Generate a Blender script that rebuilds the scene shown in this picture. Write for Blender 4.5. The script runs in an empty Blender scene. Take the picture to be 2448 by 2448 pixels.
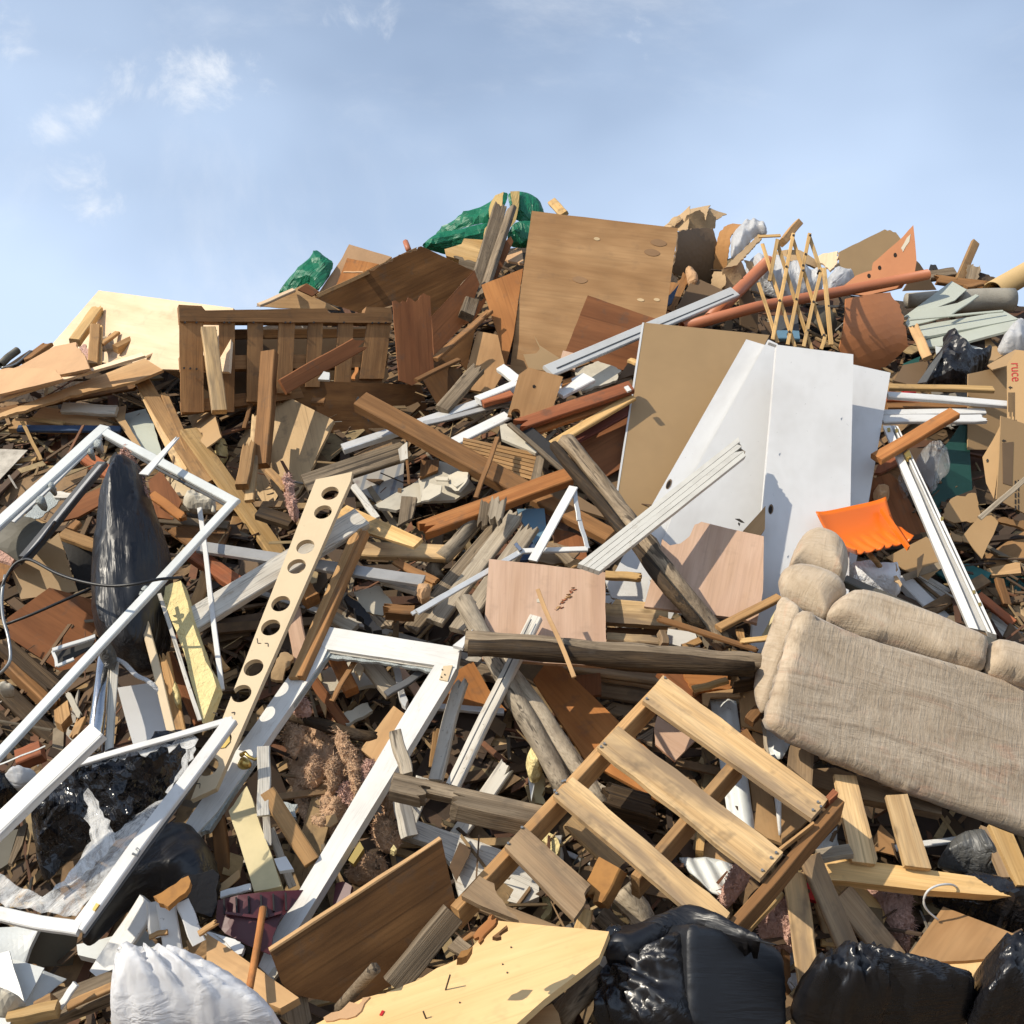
import bpy, bmesh, math, random
import numpy as np
from mathutils import Vector, Matrix, noise, geometry

random.seed(7)
scene = bpy.context.scene
COL = scene.collection

# ------------------------------------------------------------------ camera
CAM = Vector((0.0, 0.0, 1.6))
PITCH = math.radians(11.0)
FOV = math.radians(48.5)
cam_d = bpy.data.cameras.new('camera')
cam_d.sensor_width = 36.0
cam_d.sensor_fit = 'HORIZONTAL'
cam_d.angle = FOV
cam_d.clip_start = 0.05
cam_d.clip_end = 4000.0
cam = bpy.data.objects.new('camera', cam_d)
cam.location = CAM
cam.rotation_euler = (math.pi/2 + PITCH, 0, 0)
COL.objects.link(cam)
scene.camera = cam

# ------------------------------------------------------------------ light
LDIR = Vector((0.690, 0.470, -0.56)).normalized()        # the way the sunlight travels
SUN_EL = math.asin(-LDIR.z)
sun_d = bpy.data.lights.new('sun', 'SUN')
sun_d.energy = 4.7
sun_d.angle = math.radians(0.53)
sun_d.color = (1.0, 0.91, 0.76)
sun = bpy.data.objects.new('sun', sun_d)
sun.rotation_euler = LDIR.to_track_quat('-Z', 'Y').to_euler()
sun.location = (-6, -4, 9)
COL.objects.link(sun)

world = bpy.data.worlds.new('World')
scene.world = world
world.use_nodes = True
wn = world.node_tree
wn.nodes.clear()
def wnode(t, **kw):
    n = wn.nodes.new(t)
    for k, v in kw.items():
        setattr(n, k, v)
    return n
w_out = wnode('ShaderNodeOutputWorld')
w_bg = wnode('ShaderNodeBackground')
w_bg.inputs['Strength'].default_value = 0.135
w_sky = wnode('ShaderNodeTexSky', sky_type='NISHITA')
w_sky.sun_disc = False
w_sky.sun_elevation = SUN_EL
w_sky.sun_rotation = math.atan2(-LDIR.x, -LDIR.y)
w_sky.altitude = 100
w_sky.air_density = 1.0
w_sky.dust_density = 1.3
w_sky.ozone_density = 2.2
w_tc = wnode('ShaderNodeTexCoord')
def wnoise(scale, detail, rough, mscale, loc=(0, 0, 0), rot=(0, 0, 0), dist=0.0):
    mp = wnode('ShaderNodeMapping')
    mp.inputs['Scale'].default_value = mscale
    mp.inputs['Location'].default_value = loc
    mp.inputs['Rotation'].default_value = rot
    wn.links.new(w_tc.outputs['Generated'], mp.inputs['Vector'])
    nz = wnode('ShaderNodeTexNoise')
    nz.inputs['Scale'].default_value = scale
    nz.inputs['Detail'].default_value = detail
    nz.inputs['Roughness'].default_value = rough
    nz.inputs['Distortion'].default_value = dist
    wn.links.new(mp.outputs['Vector'], nz.inputs['Vector'])
    return nz.outputs['Fac']
def wmath(op, a, b=None, clamp=False):
    m = wnode('ShaderNodeMath', operation=op)
    m.use_clamp = clamp
    for i, v in enumerate((a, b)):
        if v is None:
            continue
        if isinstance(v, (int, float)):
            m.inputs[i].default_value = v
        else:
            wn.links.new(v, m.inputs[i])
    return m.outputs[0]
def wrange(v, a, b, c=0.0, d=1.0):
    m = wnode('ShaderNodeMapRange', interpolation_type='SMOOTHSTEP')
    wn.links.new(v, m.inputs['Value'])
    m.inputs['From Min'].default_value = a
    m.inputs['From Max'].default_value = b
    m.inputs['To Min'].default_value = c
    m.inputs['To Max'].default_value = d
    return m.outputs['Result']
# thin veil everywhere, wisps in streaks, a few brighter puffs (the same all round the sky)
veil = wrange(wnoise(1.5, 4, 0.55, (1, 1, 1.8), (3, 1, 0)), 0.30, 0.72, 0.22, 0.66)
w_sep = wnode('ShaderNodeSeparateXYZ')
wn.links.new(w_tc.outputs['Generated'], w_sep.inputs[0])
low = wrange(w_sep.outputs['Z'], 0.20, 0.66, 0.58, 0.04)
high = wrange(w_sep.outputs['Z'], 0.45, 0.95, 1.0, 0.35)
veil = wmath('MULTIPLY', wmath('ADD', veil, low, True), high)
wisp = wmath('MULTIPLY', wrange(wnoise(2.4, 8, 0.64, (1.0, 1.0, 2.2), (1.3, 0.4, 2.0), (0.3, 0.5, 0.4), 0.5), 0.50, 0.80), 0.38)
puff = wmath('MULTIPLY', wrange(wnoise(5.0, 8, 0.6, (1.35, 1.0, 1.0), (4.62, 0.3, 0.12), (0.0, 0.5, 0.0), 0.3), 0.61, 0.76), 0.6)
def cloud_at(px, py, rx, ry, wt):
    u = (px-1224.0)/2717.0; v = (1224.0-py)/2717.0
    d = Vector((u, math.cos(PITCH)-v*math.sin(PITCH), math.sin(PITCH)+v*math.cos(PITCH))).normalized()
    sb = wnode('ShaderNodeVectorMath', operation='SUBTRACT')
    wn.links.new(w_tc.outputs['Generated'], sb.inputs[0]); sb.inputs[1].default_value = d
    ml = wnode('ShaderNodeMapping'); ml.inputs['Scale'].default_value = (1/rx, 1/ry, 1/ry); ml.inputs['Rotation'].default_value = (0, math.radians(-35), 0)
    wn.links.new(sb.outputs[0], ml.inputs['Vector'])
    ln = wnode('ShaderNodeVectorMath', operation='LENGTH')
    wn.links.new(ml.outputs[0], ln.inputs[0])
    return wrange(ln.outputs['Value'], 0.0, 1.7, wt, 0.0)
tex = wnoise(15.0, 9, 0.64, (1.0, 1.0, 1.0), (0.2, 0.7, 0.1), (0, 0.6, 0), 0.4)
blobs = None
for c in ((415, 205, .085, .040, 1.0), (205, 265, .07, .026, .60), (190, 415, .055, .024, .62), (240, 500, .055, .026, .62), (560, 150, .05, .022, .68), (110, 310, .04, .02, .66), (860, 40, .09, .03, .72), (0, 60, .05, .03, .58), (1535, 75, .05, .03, .72), (480, 430, .04, .02, .66)):
    f = cloud_at(*c)
    blobs = f if blobs is None else wmath('MAXIMUM', blobs, f)
near = wmath('MULTIPLY', wrange(wmath('ADD', tex, wmath('MULTIPLY', wmath('SUBTRACT', blobs, 1.0), 0.42)), 0.33, 0.64), 0.78)
cl = wmath('ADD', wmath('ADD', wisp, wmath('MULTIPLY', puff, 0.4)), near, True)
w_veil = wnode('ShaderNodeMix', data_type='RGBA')
w_veil.inputs[7].default_value = (5.15, 6.35, 8.2, 1)
wn.links.new(veil, w_veil.inputs[0])
wn.links.new(w_sky.outputs[0], w_veil.inputs[6])
w_mix = wnode('ShaderNodeMix', data_type='RGBA')
w_mix.inputs[7].default_value = (7.6, 7.8, 8.1, 1)
wn.links.new(cl, w_mix.inputs[0])
wn.links.new(w_veil.outputs[2], w_mix.inputs[6])
wn.links.new(w_mix.outputs[2], w_bg.inputs['Color'])
wn.links.new(w_bg.outputs[0], w_out.inputs[0])

vs = scene.view_settings
vs.view_transform = 'Standard'
vs.look = 'None'
vs.exposure = 0.0
vs.gamma = 1.0
vs.use_curve_mapping = False
scene.cycles.use_adaptive_sampling = True
scene.cycles.adaptive_threshold = 0.02
scene.cycles.max_bounces = 5
scene.cycles.diffuse_bounces = 2
scene.cycles.glossy_bounces = 2
scene.cycles.transmission_bounces = 4
scene.cycles.transparent_max_bounces = 6

# ------------------------------------------------------------------ where a spot of the picture lies on the slope of the pile
FPX = 1224.0/math.tan(FOV/2)
CP, SP = math.cos(PITCH), math.sin(PITCH)
CROP = dict(a=(0,600), b=(600,400), c=(1200,400), d=(1848,500), e=(0,1000), f=(500,900), g=(1000,900), h=(1848,1000),
            i=(0,1400), j=(500,1400), k=(1000,1400), l=(1500,1400), m=(0,1848), n=(500,1848), o=(1000,1848), p=(1848,1848),
            q=(1400,900), r=(1450,1848), s=(1848,1400), t=(1500,420))
def src(crop, x, y):
    if crop == '0':
        return (float(x), float(y))
    o = CROP[crop]
    return (o[0] + x/3.22, o[1] + y/3.22)
def ray(p):
    u = (p[0]-1224.0)/FPX
    v = (1224.0-p[1])/FPX
    return Vector((u, CP - v*SP, SP + v*CP))      # length along the view axis is 1
def proj(P):
    q = P - CAM
    f = q.y*CP + q.z*SP
    up = -q.y*SP + q.z*CP
    return (1224.0 + FPX*q.x/f, 1224.0 - FPX*up/f)
M_SL = 1.15
Y0, Z0 = 3.4, 0.815
def slope_z(y):
    return Z0 + M_SL*(y-Y0)
def slope_t(p):
    r = ray(p)
    return (CAM.z - Z0 + M_SL*Y0)/(M_SL*r.y - r.z)
DB = [(400, -0.05), (900, 0.0), (1100, 0.30), (1300, 0.45), (1600, 0.62), (1900, 0.85), (2200, 1.10), (2500, 1.32), (2900, 1.5)]
def lay(p):
    """how far the layers stack out from the slope, row by row"""
    y = p[1]
    if y <= DB[0][0]: return DB[0][1]
    for (y0, a), (y1, b) in zip(DB, DB[1:]):
        if y <= y1:
            return a + (b-a)*(y-y0)/(y1-y0)
    return DB[-1][1]
def at(p, d=0.0):
    r = ray(p)
    return CAM + r*(slope_t(p) - d + lay(p))
def at0(p, d=0.0):
    return CAM + ray(p)*(slope_t(p) - d)
SN = Vector((0, -M_SL, 1)).normalized()

N_S = tuple(SN)
N_V = (0.0, -0.93, 0.36)
N_U = (-0.10, -0.42, 0.90)
N_D = (0.12, -0.95, -0.30)
N_L = (-0.50, -0.62, 0.60)
N_R = (0.52, -0.80, 0.28)
N_RD = (0.50, -0.85, -0.18)

def jit(v, deg, rnd):
    v = Vector(v).normalized()
    a = math.tan(math.radians(deg))
    return (v + Vector((rnd.uniform(-a, a), rnd.uniform(-a, a), rnd.uniform(-a, a)))).normalized()

# ------------------------------------------------------------------ materials
MATS = {}
def nt_new(name):
    m = bpy.data.materials.new(name)
    m.use_nodes = True
    nt = m.node_tree
    nt.nodes.clear()
    out = nt.nodes.new('ShaderNodeOutputMaterial')
    b = nt.nodes.new('ShaderNodeBsdfPrincipled')
    nt.links.new(b.outputs[0], out.inputs[0])
    MATS[name] = m
    return m, nt, b, out
class NT:
    def __init__(s, nt):
        s.nt = nt
    def n(s, t, **kw):
        x = s.nt.nodes.new(t)
        for k, v in kw.items():
            setattr(x, k, v)
        return x
    def l(s, a, b):
        s.nt.links.new(a, b)
    def coord(s, scale=(1, 1, 1), rnd=True):
        tc = s.n('ShaderNodeTexCoord')
        mp = s.n('ShaderNodeMapping')
        mp.inputs['Scale'].default_value = scale
        s.l(tc.outputs['Object'], mp.inputs['Vector'])
        if rnd:
            oi = s.n('ShaderNodeObjectInfo')
            mu = s.n('ShaderNodeMath', operation='MULTIPLY')
            mu.inputs[1].default_value = 57.0
            s.l(oi.outputs['Random'], mu.inputs[0])
            cx = s.n('ShaderNodeCombineXYZ')
            s.l(mu.outputs[0], cx.inputs[0]); s.l(mu.outputs[0], cx.inputs[1])
            s.l(cx.outputs[0], mp.inputs['Location'])
        return mp.outputs['Vector']
    def noise(s, vec, scale, detail=5, rough=0.6, dist=0.0):
        x = s.n('ShaderNodeTexNoise')
        x.inputs['Scale'].default_value = scale
        x.inputs['Detail'].default_value = detail
        x.inputs['Roughness'].default_value = rough
        x.inputs['Distortion'].default_value = dist
        s.l(vec, x.inputs['Vector'])
        return x.outputs['Fac']
    def voro(s, vec, scale, feature='F1'):
        x = s.n('ShaderNodeTexVoronoi', feature=feature)
        x.inputs['Scale'].default_value = scale
        s.l(vec, x.inputs['Vector'])
        return x.outputs['Distance']
    def rng(s, v, a, b, c=0.0, d=1.0):
        m = s.n('ShaderNodeMapRange')
        s.l(v, m.inputs['Value'])
        m.inputs['From Min'].default_value = a
        m.inputs['From Max'].default_value = b
        m.inputs['To Min'].default_value = c
        m.inputs['To Max'].default_value = d
        return m.outputs['Result']
    def math(s, op, a, b):
        m = s.n('ShaderNodeMath', operation=op)
        for i, v in enumerate((a, b)):
            if isinstance(v, (int, float)):
                m.inputs[i].default_value = v
            else:
                s.l(v, m.inputs[i])
        return m.outputs[0]
    def mix(s, fac, a, b, blend='MIX'):
        m = s.n('ShaderNodeMix', data_type='RGBA', blend_type=blend)
        for i, v in ((0, fac), (6, a), (7, b)):
            if isinstance(v, (int, float)):
                m.inputs[i].default_value = v
            elif isinstance(v, tuple):
                m.inputs[i].default_value = (*v, 1)
            else:
                s.l(v, m.inputs[i])
        return m.outputs[2]
    def bump(s, h, strength, dist, bsdf):
        b = s.n('ShaderNodeBump')
        b.inputs['Strength'].default_value = strength
        b.inputs['Distance'].default_value = dist
        s.l(h, b.inputs['Height'])
        s.l(b.outputs[0], bsdf.inputs['Normal'])
        return b
    def objvar(s, lo, hi):
        oi = s.n('ShaderNodeObjectInfo')
        return s.rng(oi.outputs['Random'], 0, 1, lo, hi)

def sat(c, k=1.06):
    l = 0.3*c[0] + 0.6*c[1] + 0.1*c[2]
    q = tuple(max(0.004, l + (x-l)*k) for x in c)
    return (min(0.9, q[0]*1.06), q[1]*0.99, q[2]*0.92)
def wood(name, dark, light, gx=1.2, gy=22.0, stain=(0.05, 0.04, 0.03), stain_amt=0.35, knots=0.0, rough=0.75, var=(0.72, 1.18), bump=0.25, stain_scale=3.0, fibre=0.35, figure=0.0, grime=1.0):
    dark, light, stain = sat(dark), sat(light), sat(stain)
    m, nt, b, out = nt_new(name)
    N = NT(nt)
    v = N.coord((gx, gy, gy))
    g = N.noise(v, 1.0, 3, 0.62, 0.5)
    c = N.mix(N.rng(g, 0.30, 0.70), dark, light)
    if figure > 0:                                         # broad flame figure of rotary-cut veneer
        vf = N.coord((0.8, 5.0, 5.0))
        w = N.n('ShaderNodeTexWave', wave_type='RINGS', rings_direction='Y')
        w.inputs['Scale'].default_value = 1.6
        w.inputs['Distortion'].default_value = 6.0
        w.inputs['Detail'].default_value = 3.0
        w.inputs['Detail Scale'].default_value = 0.8
        N.l(vf, w.inputs['Vector'])
        c = N.mix(N.rng(w.outputs['Fac'], 0.2, 0.9, 0, figure), c, tuple(0.62*x for x in dark))
    vfib = N.coord((gx*3, gy*9, gy*9))
    fb = N.noise(vfib, 1.0, 2, 0.6)
    c = N.mix(N.rng(fb, 0.45, 0.72, 0, fibre), c, tuple(0.5*x for x in dark))
    vs_ = N.coord((0.7, 3.6, 3.6))
    st = N.noise(vs_, stain_scale, 4, 0.72, 0.4)
    c = N.mix(N.rng(st, 0.43, 0.64, 0, stain_amt), c, stain)
    gr = N.noise(N.coord((1, 1, 1)), 9.0, 3, 0.75)
    c = N.mix(N.rng(gr, 0.56, 0.72, 0, 0.5*grime), c, (0.10, 0.08, 0.06))
    sk = N.noise(N.coord((0.9, 75, 75)), 1.0, 2, 0.7)
    c = N.mix(N.rng(sk, 0.60, 0.70, 0, 0.45*grime), c, tuple(0.42*x for x in dark))
    if bump >= 0.5:
        pit = N.noise(N.coord((4, 26, 26)), 1.0, 3, 0.75, 0.6)
        c = N.mix(N.rng(pit, 0.60, 0.68, 0, 0.75), c, (0.035, 0.026, 0.018))
        ck = N.noise(N.coord((0.5, 34, 34)), 1.0, 2, 0.6)
        c = N.mix(N.rng(ck, 0.63, 0.67, 0, 0.8), c, (0.03, 0.022, 0.016))
    if knots > 0:
        vk = N.coord((1.0, 2.6, 2.6))
        k = N.voro(vk, 3.2)
        c = N.mix(N.rng(k, 0.045, 0.10, knots, 0), c, tuple(0.35*x for x in dark))
    mul = N.objvar(*var)
    cx = N.n('ShaderNodeCombineXYZ')
    for q in range(3):
        N.l(mul, cx.inputs[q])
    c = N.mix(1.0, c, cx.outputs[0], 'MULTIPLY')
    N.l(c, b.inputs['Base Color'])
    b.inputs['Roughness'].default_value = rough
    b.inputs['Specular IOR Level'].default_value = 0.25
    N.bump(N.math('ADD', fb, g), bump, 0.004, b)
    return m

def paint(name, col, dirt=(0.25, 0.22, 0.18), dirt_amt=0.25, chip=0.0, chipcol=(0.32, 0.25, 0.17), rough=0.5, grain=0.0, crack=0.0, scale=4.0):
    m, nt, b, out = nt_new(name)
    N = NT(nt)
    v = N.coord((1, 1.6, 1.6))
    d = N.noise(v, scale, 4, 0.7, 0.2)
    c = N.mix(N.rng(d, 0.48, 0.80, 0, dirt_amt), col, dirt)
    sp = N.noise(N.coord((1, 1, 1)), 55.0, 3, 0.7)
    c = N.mix(N.rng(sp, 0.68, 0.74, 0, min(1, dirt_amt*1.6)), c, tuple(0.5*x for x in dirt))
    h = d
    if grain > 0:
        g = N.noise(N.coord((1.5, 30, 30)), 1.0, 5, 0.6, 0.3)
        c = N.mix(N.rng(g, 0.5, 0.75, 0, grain), c, chipcol)
        h = g
    if crack > 0:
        g2 = N.noise(N.coord((0.8, 16, 16)), 1.0, 4, 0.7, 1.0)
        c = N.mix(N.rng(N.math('ABSOLUTE', N.math('SUBTRACT', g2, 0.5), 0), 0.0, 0.022, crack, 0), c, (0.05, 0.045, 0.04))
    if chip > 0:
        cn = N.noise(N.coord((1.5, 5, 5)), 5.0, 6, 0.75)
        c = N.mix(N.rng(cn, 0.60, 0.64, 0, chip), c, chipcol)
    N.l(c, b.inputs['Base Color'])
    b.inputs['Roughness'].default_value = rough
    N.bump(h, 0.15, 0.003, b)
    return m

def plain(name, col, rough=0.6, metal=0.0, spot=0.25, scale=6.0, bump=0.1, bscale=40.0, var=(0.9, 1.1), dark=None, bdist=0.003, **extra):
    m, nt, b, out = nt_new(name)
    N = NT(nt)
    d = N.noise(N.coord((1, 1, 1)), scale, 4, 0.68, 0.2)
    c = N.mix(N.rng(d, 0.42, 0.78, 0, spot), col, dark or tuple(0.45*x for x in col))
    mul = N.objvar(*var)
    cx = N.n('ShaderNodeCombineXYZ')
    for q in range(3):
        N.l(mul, cx.inputs[q])
    c = N.mix(1.0, c, cx.outputs[0], 'MULTIPLY')
    N.l(c, b.inputs['Base Color'])
    b.inputs['Roughness'].default_value = rough
    b.inputs['Metallic'].default_value = metal
    for k, v in extra.items():
        b.inputs[k.replace('_', ' ')].default_value = v
    if bump:
        N.bump(N.noise(N.coord((1, 1, 1)), bscale, 4, 0.6), bump, bdist, b)
    return m

def plastic_film(name, col, rough=0.22, crumple=0.5, scale=15.0, trans=0.0, alpha=1.0, wrinkle=0.6):
    m, nt, b, out = nt_new(name)
    N = NT(nt)
    geo = N.n('ShaderNodeNewGeometry')
    nrm = geo.outputs['Normal']
    if crumple > 0:                    # film breaks into flat facets of two sizes along sharp creases
        for sc, k in ((scale, crumple), (scale*2.3, crumple*0.6)):
            vec = N.coord((0.55, 1, 1))
            nn = N.n('ShaderNodeTexNoise'); nn.inputs['Scale'].default_value = 9.0
            N.l(vec, nn.inputs['Vector'])
            w = N.n('ShaderNodeVectorMath', operation='MULTIPLY_ADD')
            N.l(nn.outputs['Color'], w.inputs[0]); w.inputs[1].default_value = (0.14, 0.14, 0.14); N.l(vec, w.inputs[2])
            vo = N.n('ShaderNodeTexVoronoi', feature='F1')
            vo.inputs['Scale'].default_value = sc
            N.l(w.outputs[0], vo.inputs['Vector'])
            sub = N.n('ShaderNodeVectorMath', operation='SUBTRACT'); sub.inputs[1].default_value = (0.5, 0.5, 0.5)
            N.l(vo.outputs['Color'], sub.inputs[0])
            ma = N.n('ShaderNodeVectorMath', operation='MULTIPLY_ADD')
            N.l(sub.outputs[0], ma.inputs[0]); ma.inputs[1].default_value = (k, k, k); N.l(nrm, ma.inputs[2])
            no = N.n('ShaderNodeVectorMath', operation='NORMALIZE')
            N.l(ma.outputs[0], no.inputs[0])
            nrm = no.outputs[0]
    # taut wrinkles run along the body
    w1 = N.math('ABSOLUTE', N.math('SUBTRACT', N.noise(N.coord((2.0, 16, 16)), 1.0, 3, 0.5, 0.9), 0.5), 0)
    w2 = N.math('ABSOLUTE', N.math('SUBTRACT', N.noise(N.coord((5.0, 42, 42)), 1.0, 2, 0.5, 0.6), 0.5), 0)
    msk = N.rng(N.noise(N.coord((1, 1, 1)), 5.0, 2, 0.5), 0.40, 0.62)
    h = N.math('MULTIPLY', N.math('ADD', w1, N.math('MULTIPLY', w2, 0.5)), msk)
    bp = N.bump(h, wrinkle, 0.05, b)
    N.l(nrm, bp.inputs['Normal'])
    dust = N.noise(N.coord((1, 1, 1)), 7.0, 6, 0.7)
    c = N.mix(N.rng(dust, 0.55, 0.85, 0, 0.05), col, (0.22, 0.20, 0.17))
    N.l(c, b.inputs['Base Color'])
    N.l(N.rng(dust, 0.35, 0.8, rough, rough+0.22), b.inputs['Roughness'])
    b.inputs['Specular IOR Level'].default_value = 0.55
    if alpha < 1.0:
        b.inputs['Alpha'].default_value = alpha
    if trans > 0:
        tr = nt.nodes.new('ShaderNodeBsdfTranslucent')
        N.l(c, tr.inputs['Color'])
        mx = nt.nodes.new('ShaderNodeMixShader')
        mx.inputs[0].default_value = trans
        N.l(b.outputs[0], mx.inputs[1]); N.l(tr.outputs[0], mx.inputs[2]); N.l(mx.outputs[0], out.inputs[0])
    return m

wood('pine', (0.50, 0.32, 0.13), (0.72, 0.53, 0.28), stain_amt=0.35, stain=(0.30, 0.22, 0.13), knots=0.6)
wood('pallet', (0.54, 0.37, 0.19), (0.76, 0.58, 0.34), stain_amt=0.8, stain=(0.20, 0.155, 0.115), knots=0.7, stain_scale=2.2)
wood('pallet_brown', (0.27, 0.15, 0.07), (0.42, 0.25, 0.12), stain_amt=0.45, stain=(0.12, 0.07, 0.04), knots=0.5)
wood('pallet_grey', (0.26, 0.18, 0.11), (0.44, 0.33, 0.21), stain_amt=0.5, stain=(0.12, 0.10, 0.08), knots=0.5)
wood('lumber', (0.34, 0.20, 0.09), (0.52, 0.34, 0.17), stain_amt=0.4, stain=(0.15, 0.10, 0.06), knots=0.5)
wood('brown_lumber', (0.20, 0.105, 0.045), (0.36, 0.20, 0.09), stain_amt=0.4, stain=(0.08, 0.05, 0.03))
wood('cedar', (0.36, 0.15, 0.055), (0.52, 0.25, 0.10), stain_amt=0.3, stain=(0.12, 0.06, 0.03))
wood('old_wood', (0.16, 0.125, 0.085), (0.36, 0.30, 0.22), gy=30, stain_amt=0.5, stain=(0.07, 0.055, 0.04), bump=0.6, fibre=0.55)
wood('grey_wood', (0.30, 0.26, 0.20), (0.52, 0.47, 0.38), gy=26, stain_amt=0.4, stain=(0.14, 0.12, 0.09), bump=0.5, fibre=0.5)
wood('rotten', (0.035, 0.024, 0.016), (0.15, 0.105, 0.06), gy=26, stain_amt=0.55, stain=(0.02, 0.015, 0.01), bump=0.9, fibre=0.6)
wood('ply_pale', grime=0.35, dark=(0.64, 0.50, 0.35), light=(0.78, 0.66, 0.50), gy=7, stain_amt=0.18, stain=(0.45, 0.33, 0.2), bump=0.1, fibre=0.12, knots=0.0, var=(0.95, 1.05))
wood('ply_knotty', (0.42, 0.31, 0.18), (0.55, 0.42, 0.26), gy=7, stain_amt=0.2, stain=(0.25, 0.17, 0.10), bump=0.1, fibre=0.2, knots=0.9, var=(0.95, 1.05))
wood('ply_brown', grime=0.35, dark=(0.34, 0.205, 0.10), light=(0.46, 0.30, 0.16), gy=6, stain_amt=0.35, stain=(0.20, 0.10, 0.04), bump=0.12, fibre=0.25, figure=0.22, stain_scale=1.3)
wood('ply_tan', grime=0.35, dark=(0.42, 0.27, 0.14), light=(0.55, 0.38, 0.21), gy=9, stain_amt=0.25, stain=(0.28, 0.17, 0.09), bump=0.1, fibre=0.2, figure=0.2)
wood('ply_yellow', grime=0.35, dark=(0.62, 0.42, 0.20), light=(0.74, 0.55, 0.30), gy=6, stain_amt=0.3, stain=(0.50, 0.30, 0.13), bump=0.1, fibre=0.1, stain_scale=2.0, var=(0.97, 1.03))
wood('ply_pink', grime=0.35, dark=(0.42, 0.29, 0.215), light=(0.55, 0.41, 0.32), gy=10, stain_amt=0.25, stain=(0.40, 0.27, 0.17), bump=0.1, fibre=0.22, var=(0.95, 1.06))
wood('red_panel', (0.19, 0.078, 0.035), (0.30, 0.135, 0.062), gy=8, stain_amt=0.35, stain=(0.10, 0.045, 0.022), bump=0.1, fibre=0.2, var=(0.8, 1.1))
wood('orange_ply', (0.36, 0.155, 0.055), (0.48, 0.235, 0.09), gy=9, stain_amt=0.25, stain=(0.22, 0.09, 0.035), bump=0.1, fibre=0.25, figure=0.25)
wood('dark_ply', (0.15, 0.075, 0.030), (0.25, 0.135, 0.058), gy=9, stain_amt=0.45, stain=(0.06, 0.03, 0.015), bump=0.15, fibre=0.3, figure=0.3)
wood('redwood', (0.27, 0.09, 0.045), (0.42, 0.17, 0.085), stain_amt=0.3, stain=(0.12, 0.05, 0.03))
wood('maroon_wood', (0.13, 0.045, 0.035), (0.21, 0.08, 0.06), stain_amt=0.2)
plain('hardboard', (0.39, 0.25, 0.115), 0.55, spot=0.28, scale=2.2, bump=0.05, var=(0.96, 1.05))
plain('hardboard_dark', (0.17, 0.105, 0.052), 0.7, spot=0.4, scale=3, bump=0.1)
plain('particle', (0.55, 0.33, 0.17), 0.85, spot=0.35, scale=5, bump=0.3, bscale=90, var=(0.9, 1.1))
plain('cardboard', (0.42, 0.265, 0.125), 0.9, spot=0.18, scale=3, bump=0.1, bscale=25, var=(0.9, 1.08))
plain('kraft', (0.44, 0.295, 0.155), 0.9, spot=0.25, scale=5, bump=0.6, bscale=14, bdist=0.012)
plain('kraft_orange', (0.46, 0.225, 0.075), 0.85, spot=0.25, scale=5, bump=0.5, bscale=14, bdist=0.012)
paint('white', (0.66, 0.65, 0.62), dirt_amt=0.32, chip=0.18, rough=0.4)
paint('white_clean', (0.67, 0.665, 0.65), dirt_amt=0.30, rough=0.35, scale=1.6)
paint('moulding_white', (0.66, 0.63, 0.55), dirt_amt=0.4, rough=0.6, chip=0.35, grain=0.12)
paint('white_trim', (0.70, 0.69, 0.66), dirt_amt=0.25, rough=0.45, chip=0.25)
paint('white_worn', (0.62, 0.58, 0.50), dirt_amt=0.45, chip=0.6, rough=0.7, grain=0.5, crack=0.5)
paint('white_sash', (0.70, 0.68, 0.63), dirt_amt=0.30, rough=0.45, crack=0.12, chip=0.2)
paint('cream_board', (0.62, 0.48, 0.30), dirt_amt=0.35, rough=0.6, dirt=(0.40, 0.33, 0.2), grain=0.12, chipcol=(0.45, 0.36, 0.2))
paint('grey_trim', (0.55, 0.55, 0.53), dirt_amt=0.35, rough=0.5)
paint('vinyl_green', (0.44, 0.46, 0.38), dirt_amt=0.2, rough=0.45)
paint('vinyl_white', (0.60, 0.62, 0.60), dirt_amt=0.35, rough=0.45)
paint('blue_paint', (0.035, 0.07, 0.14), dirt_amt=0.4, rough=0.5)
paint('blue_pale', (0.12, 0.23, 0.32), dirt_amt=0.3, rough=0.5, chip=0.3)
paint('plaster', (0.52, 0.47, 0.37), dirt_amt=0.5, rough=0.9, scale=7)
plain('green_board', (0.012, 0.075, 0.06), 0.6, spot=0.4)
plain('teal_board', (0.02, 0.12, 0.11), 0.6, spot=0.4)
plain('drab_panel', (0.10, 0.09, 0.065), 0.6, spot=0.4, scale=4)
plain('dark_cloth', (0.035, 0.033, 0.03), 0.9, spot=0.4)
plain('aluminium', (0.66, 0.66, 0.64), 0.4, metal=0.35, spot=0.35, scale=10, bump=0.05)
plain('aluminium_dull', (0.44, 0.43, 0.41), 0.5, metal=0.3, spot=0.45, scale=8, bump=0.08)
plain('steel_dark', (0.10, 0.10, 0.10), 0.5, metal=0.3, spot=0.4)
plain('chrome', (0.60, 0.60, 0.60), 0.16, metal=1.0, spot=0.2, bump=0.25, bscale=12, bdist=0.01)
plain('brass', (0.62, 0.44, 0.14), 0.3, metal=0.9, spot=0.3, bump=0.02)
plain('rust', (0.36, 0.17, 0.045), 0.9, spot=0.75, scale=9, bump=0.6, bscale=30, dark=(0.10, 0.045, 0.02))
plain('nail', (0.06, 0.05, 0.045), 0.6, metal=0.4, bump=0.0)
plain('black_rubber', (0.012, 0.012, 0.013), 0.45, spot=0.2)
plain('conduit_grey', (0.30, 0.31, 0.31), 0.35, metal=0.6, spot=0.3)
plain('terracotta', (0.46, 0.16, 0.072), 0.5, spot=0.2, scale=4, bump=0.02, var=(0.95, 1.05))
plain('terracotta_panel', (0.44, 0.17, 0.06), 0.55, spot=0.45, scale=3.5, bump=0.15, bscale=15, dark=(0.30, 0.105, 0.035), var=(1, 1))
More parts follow.
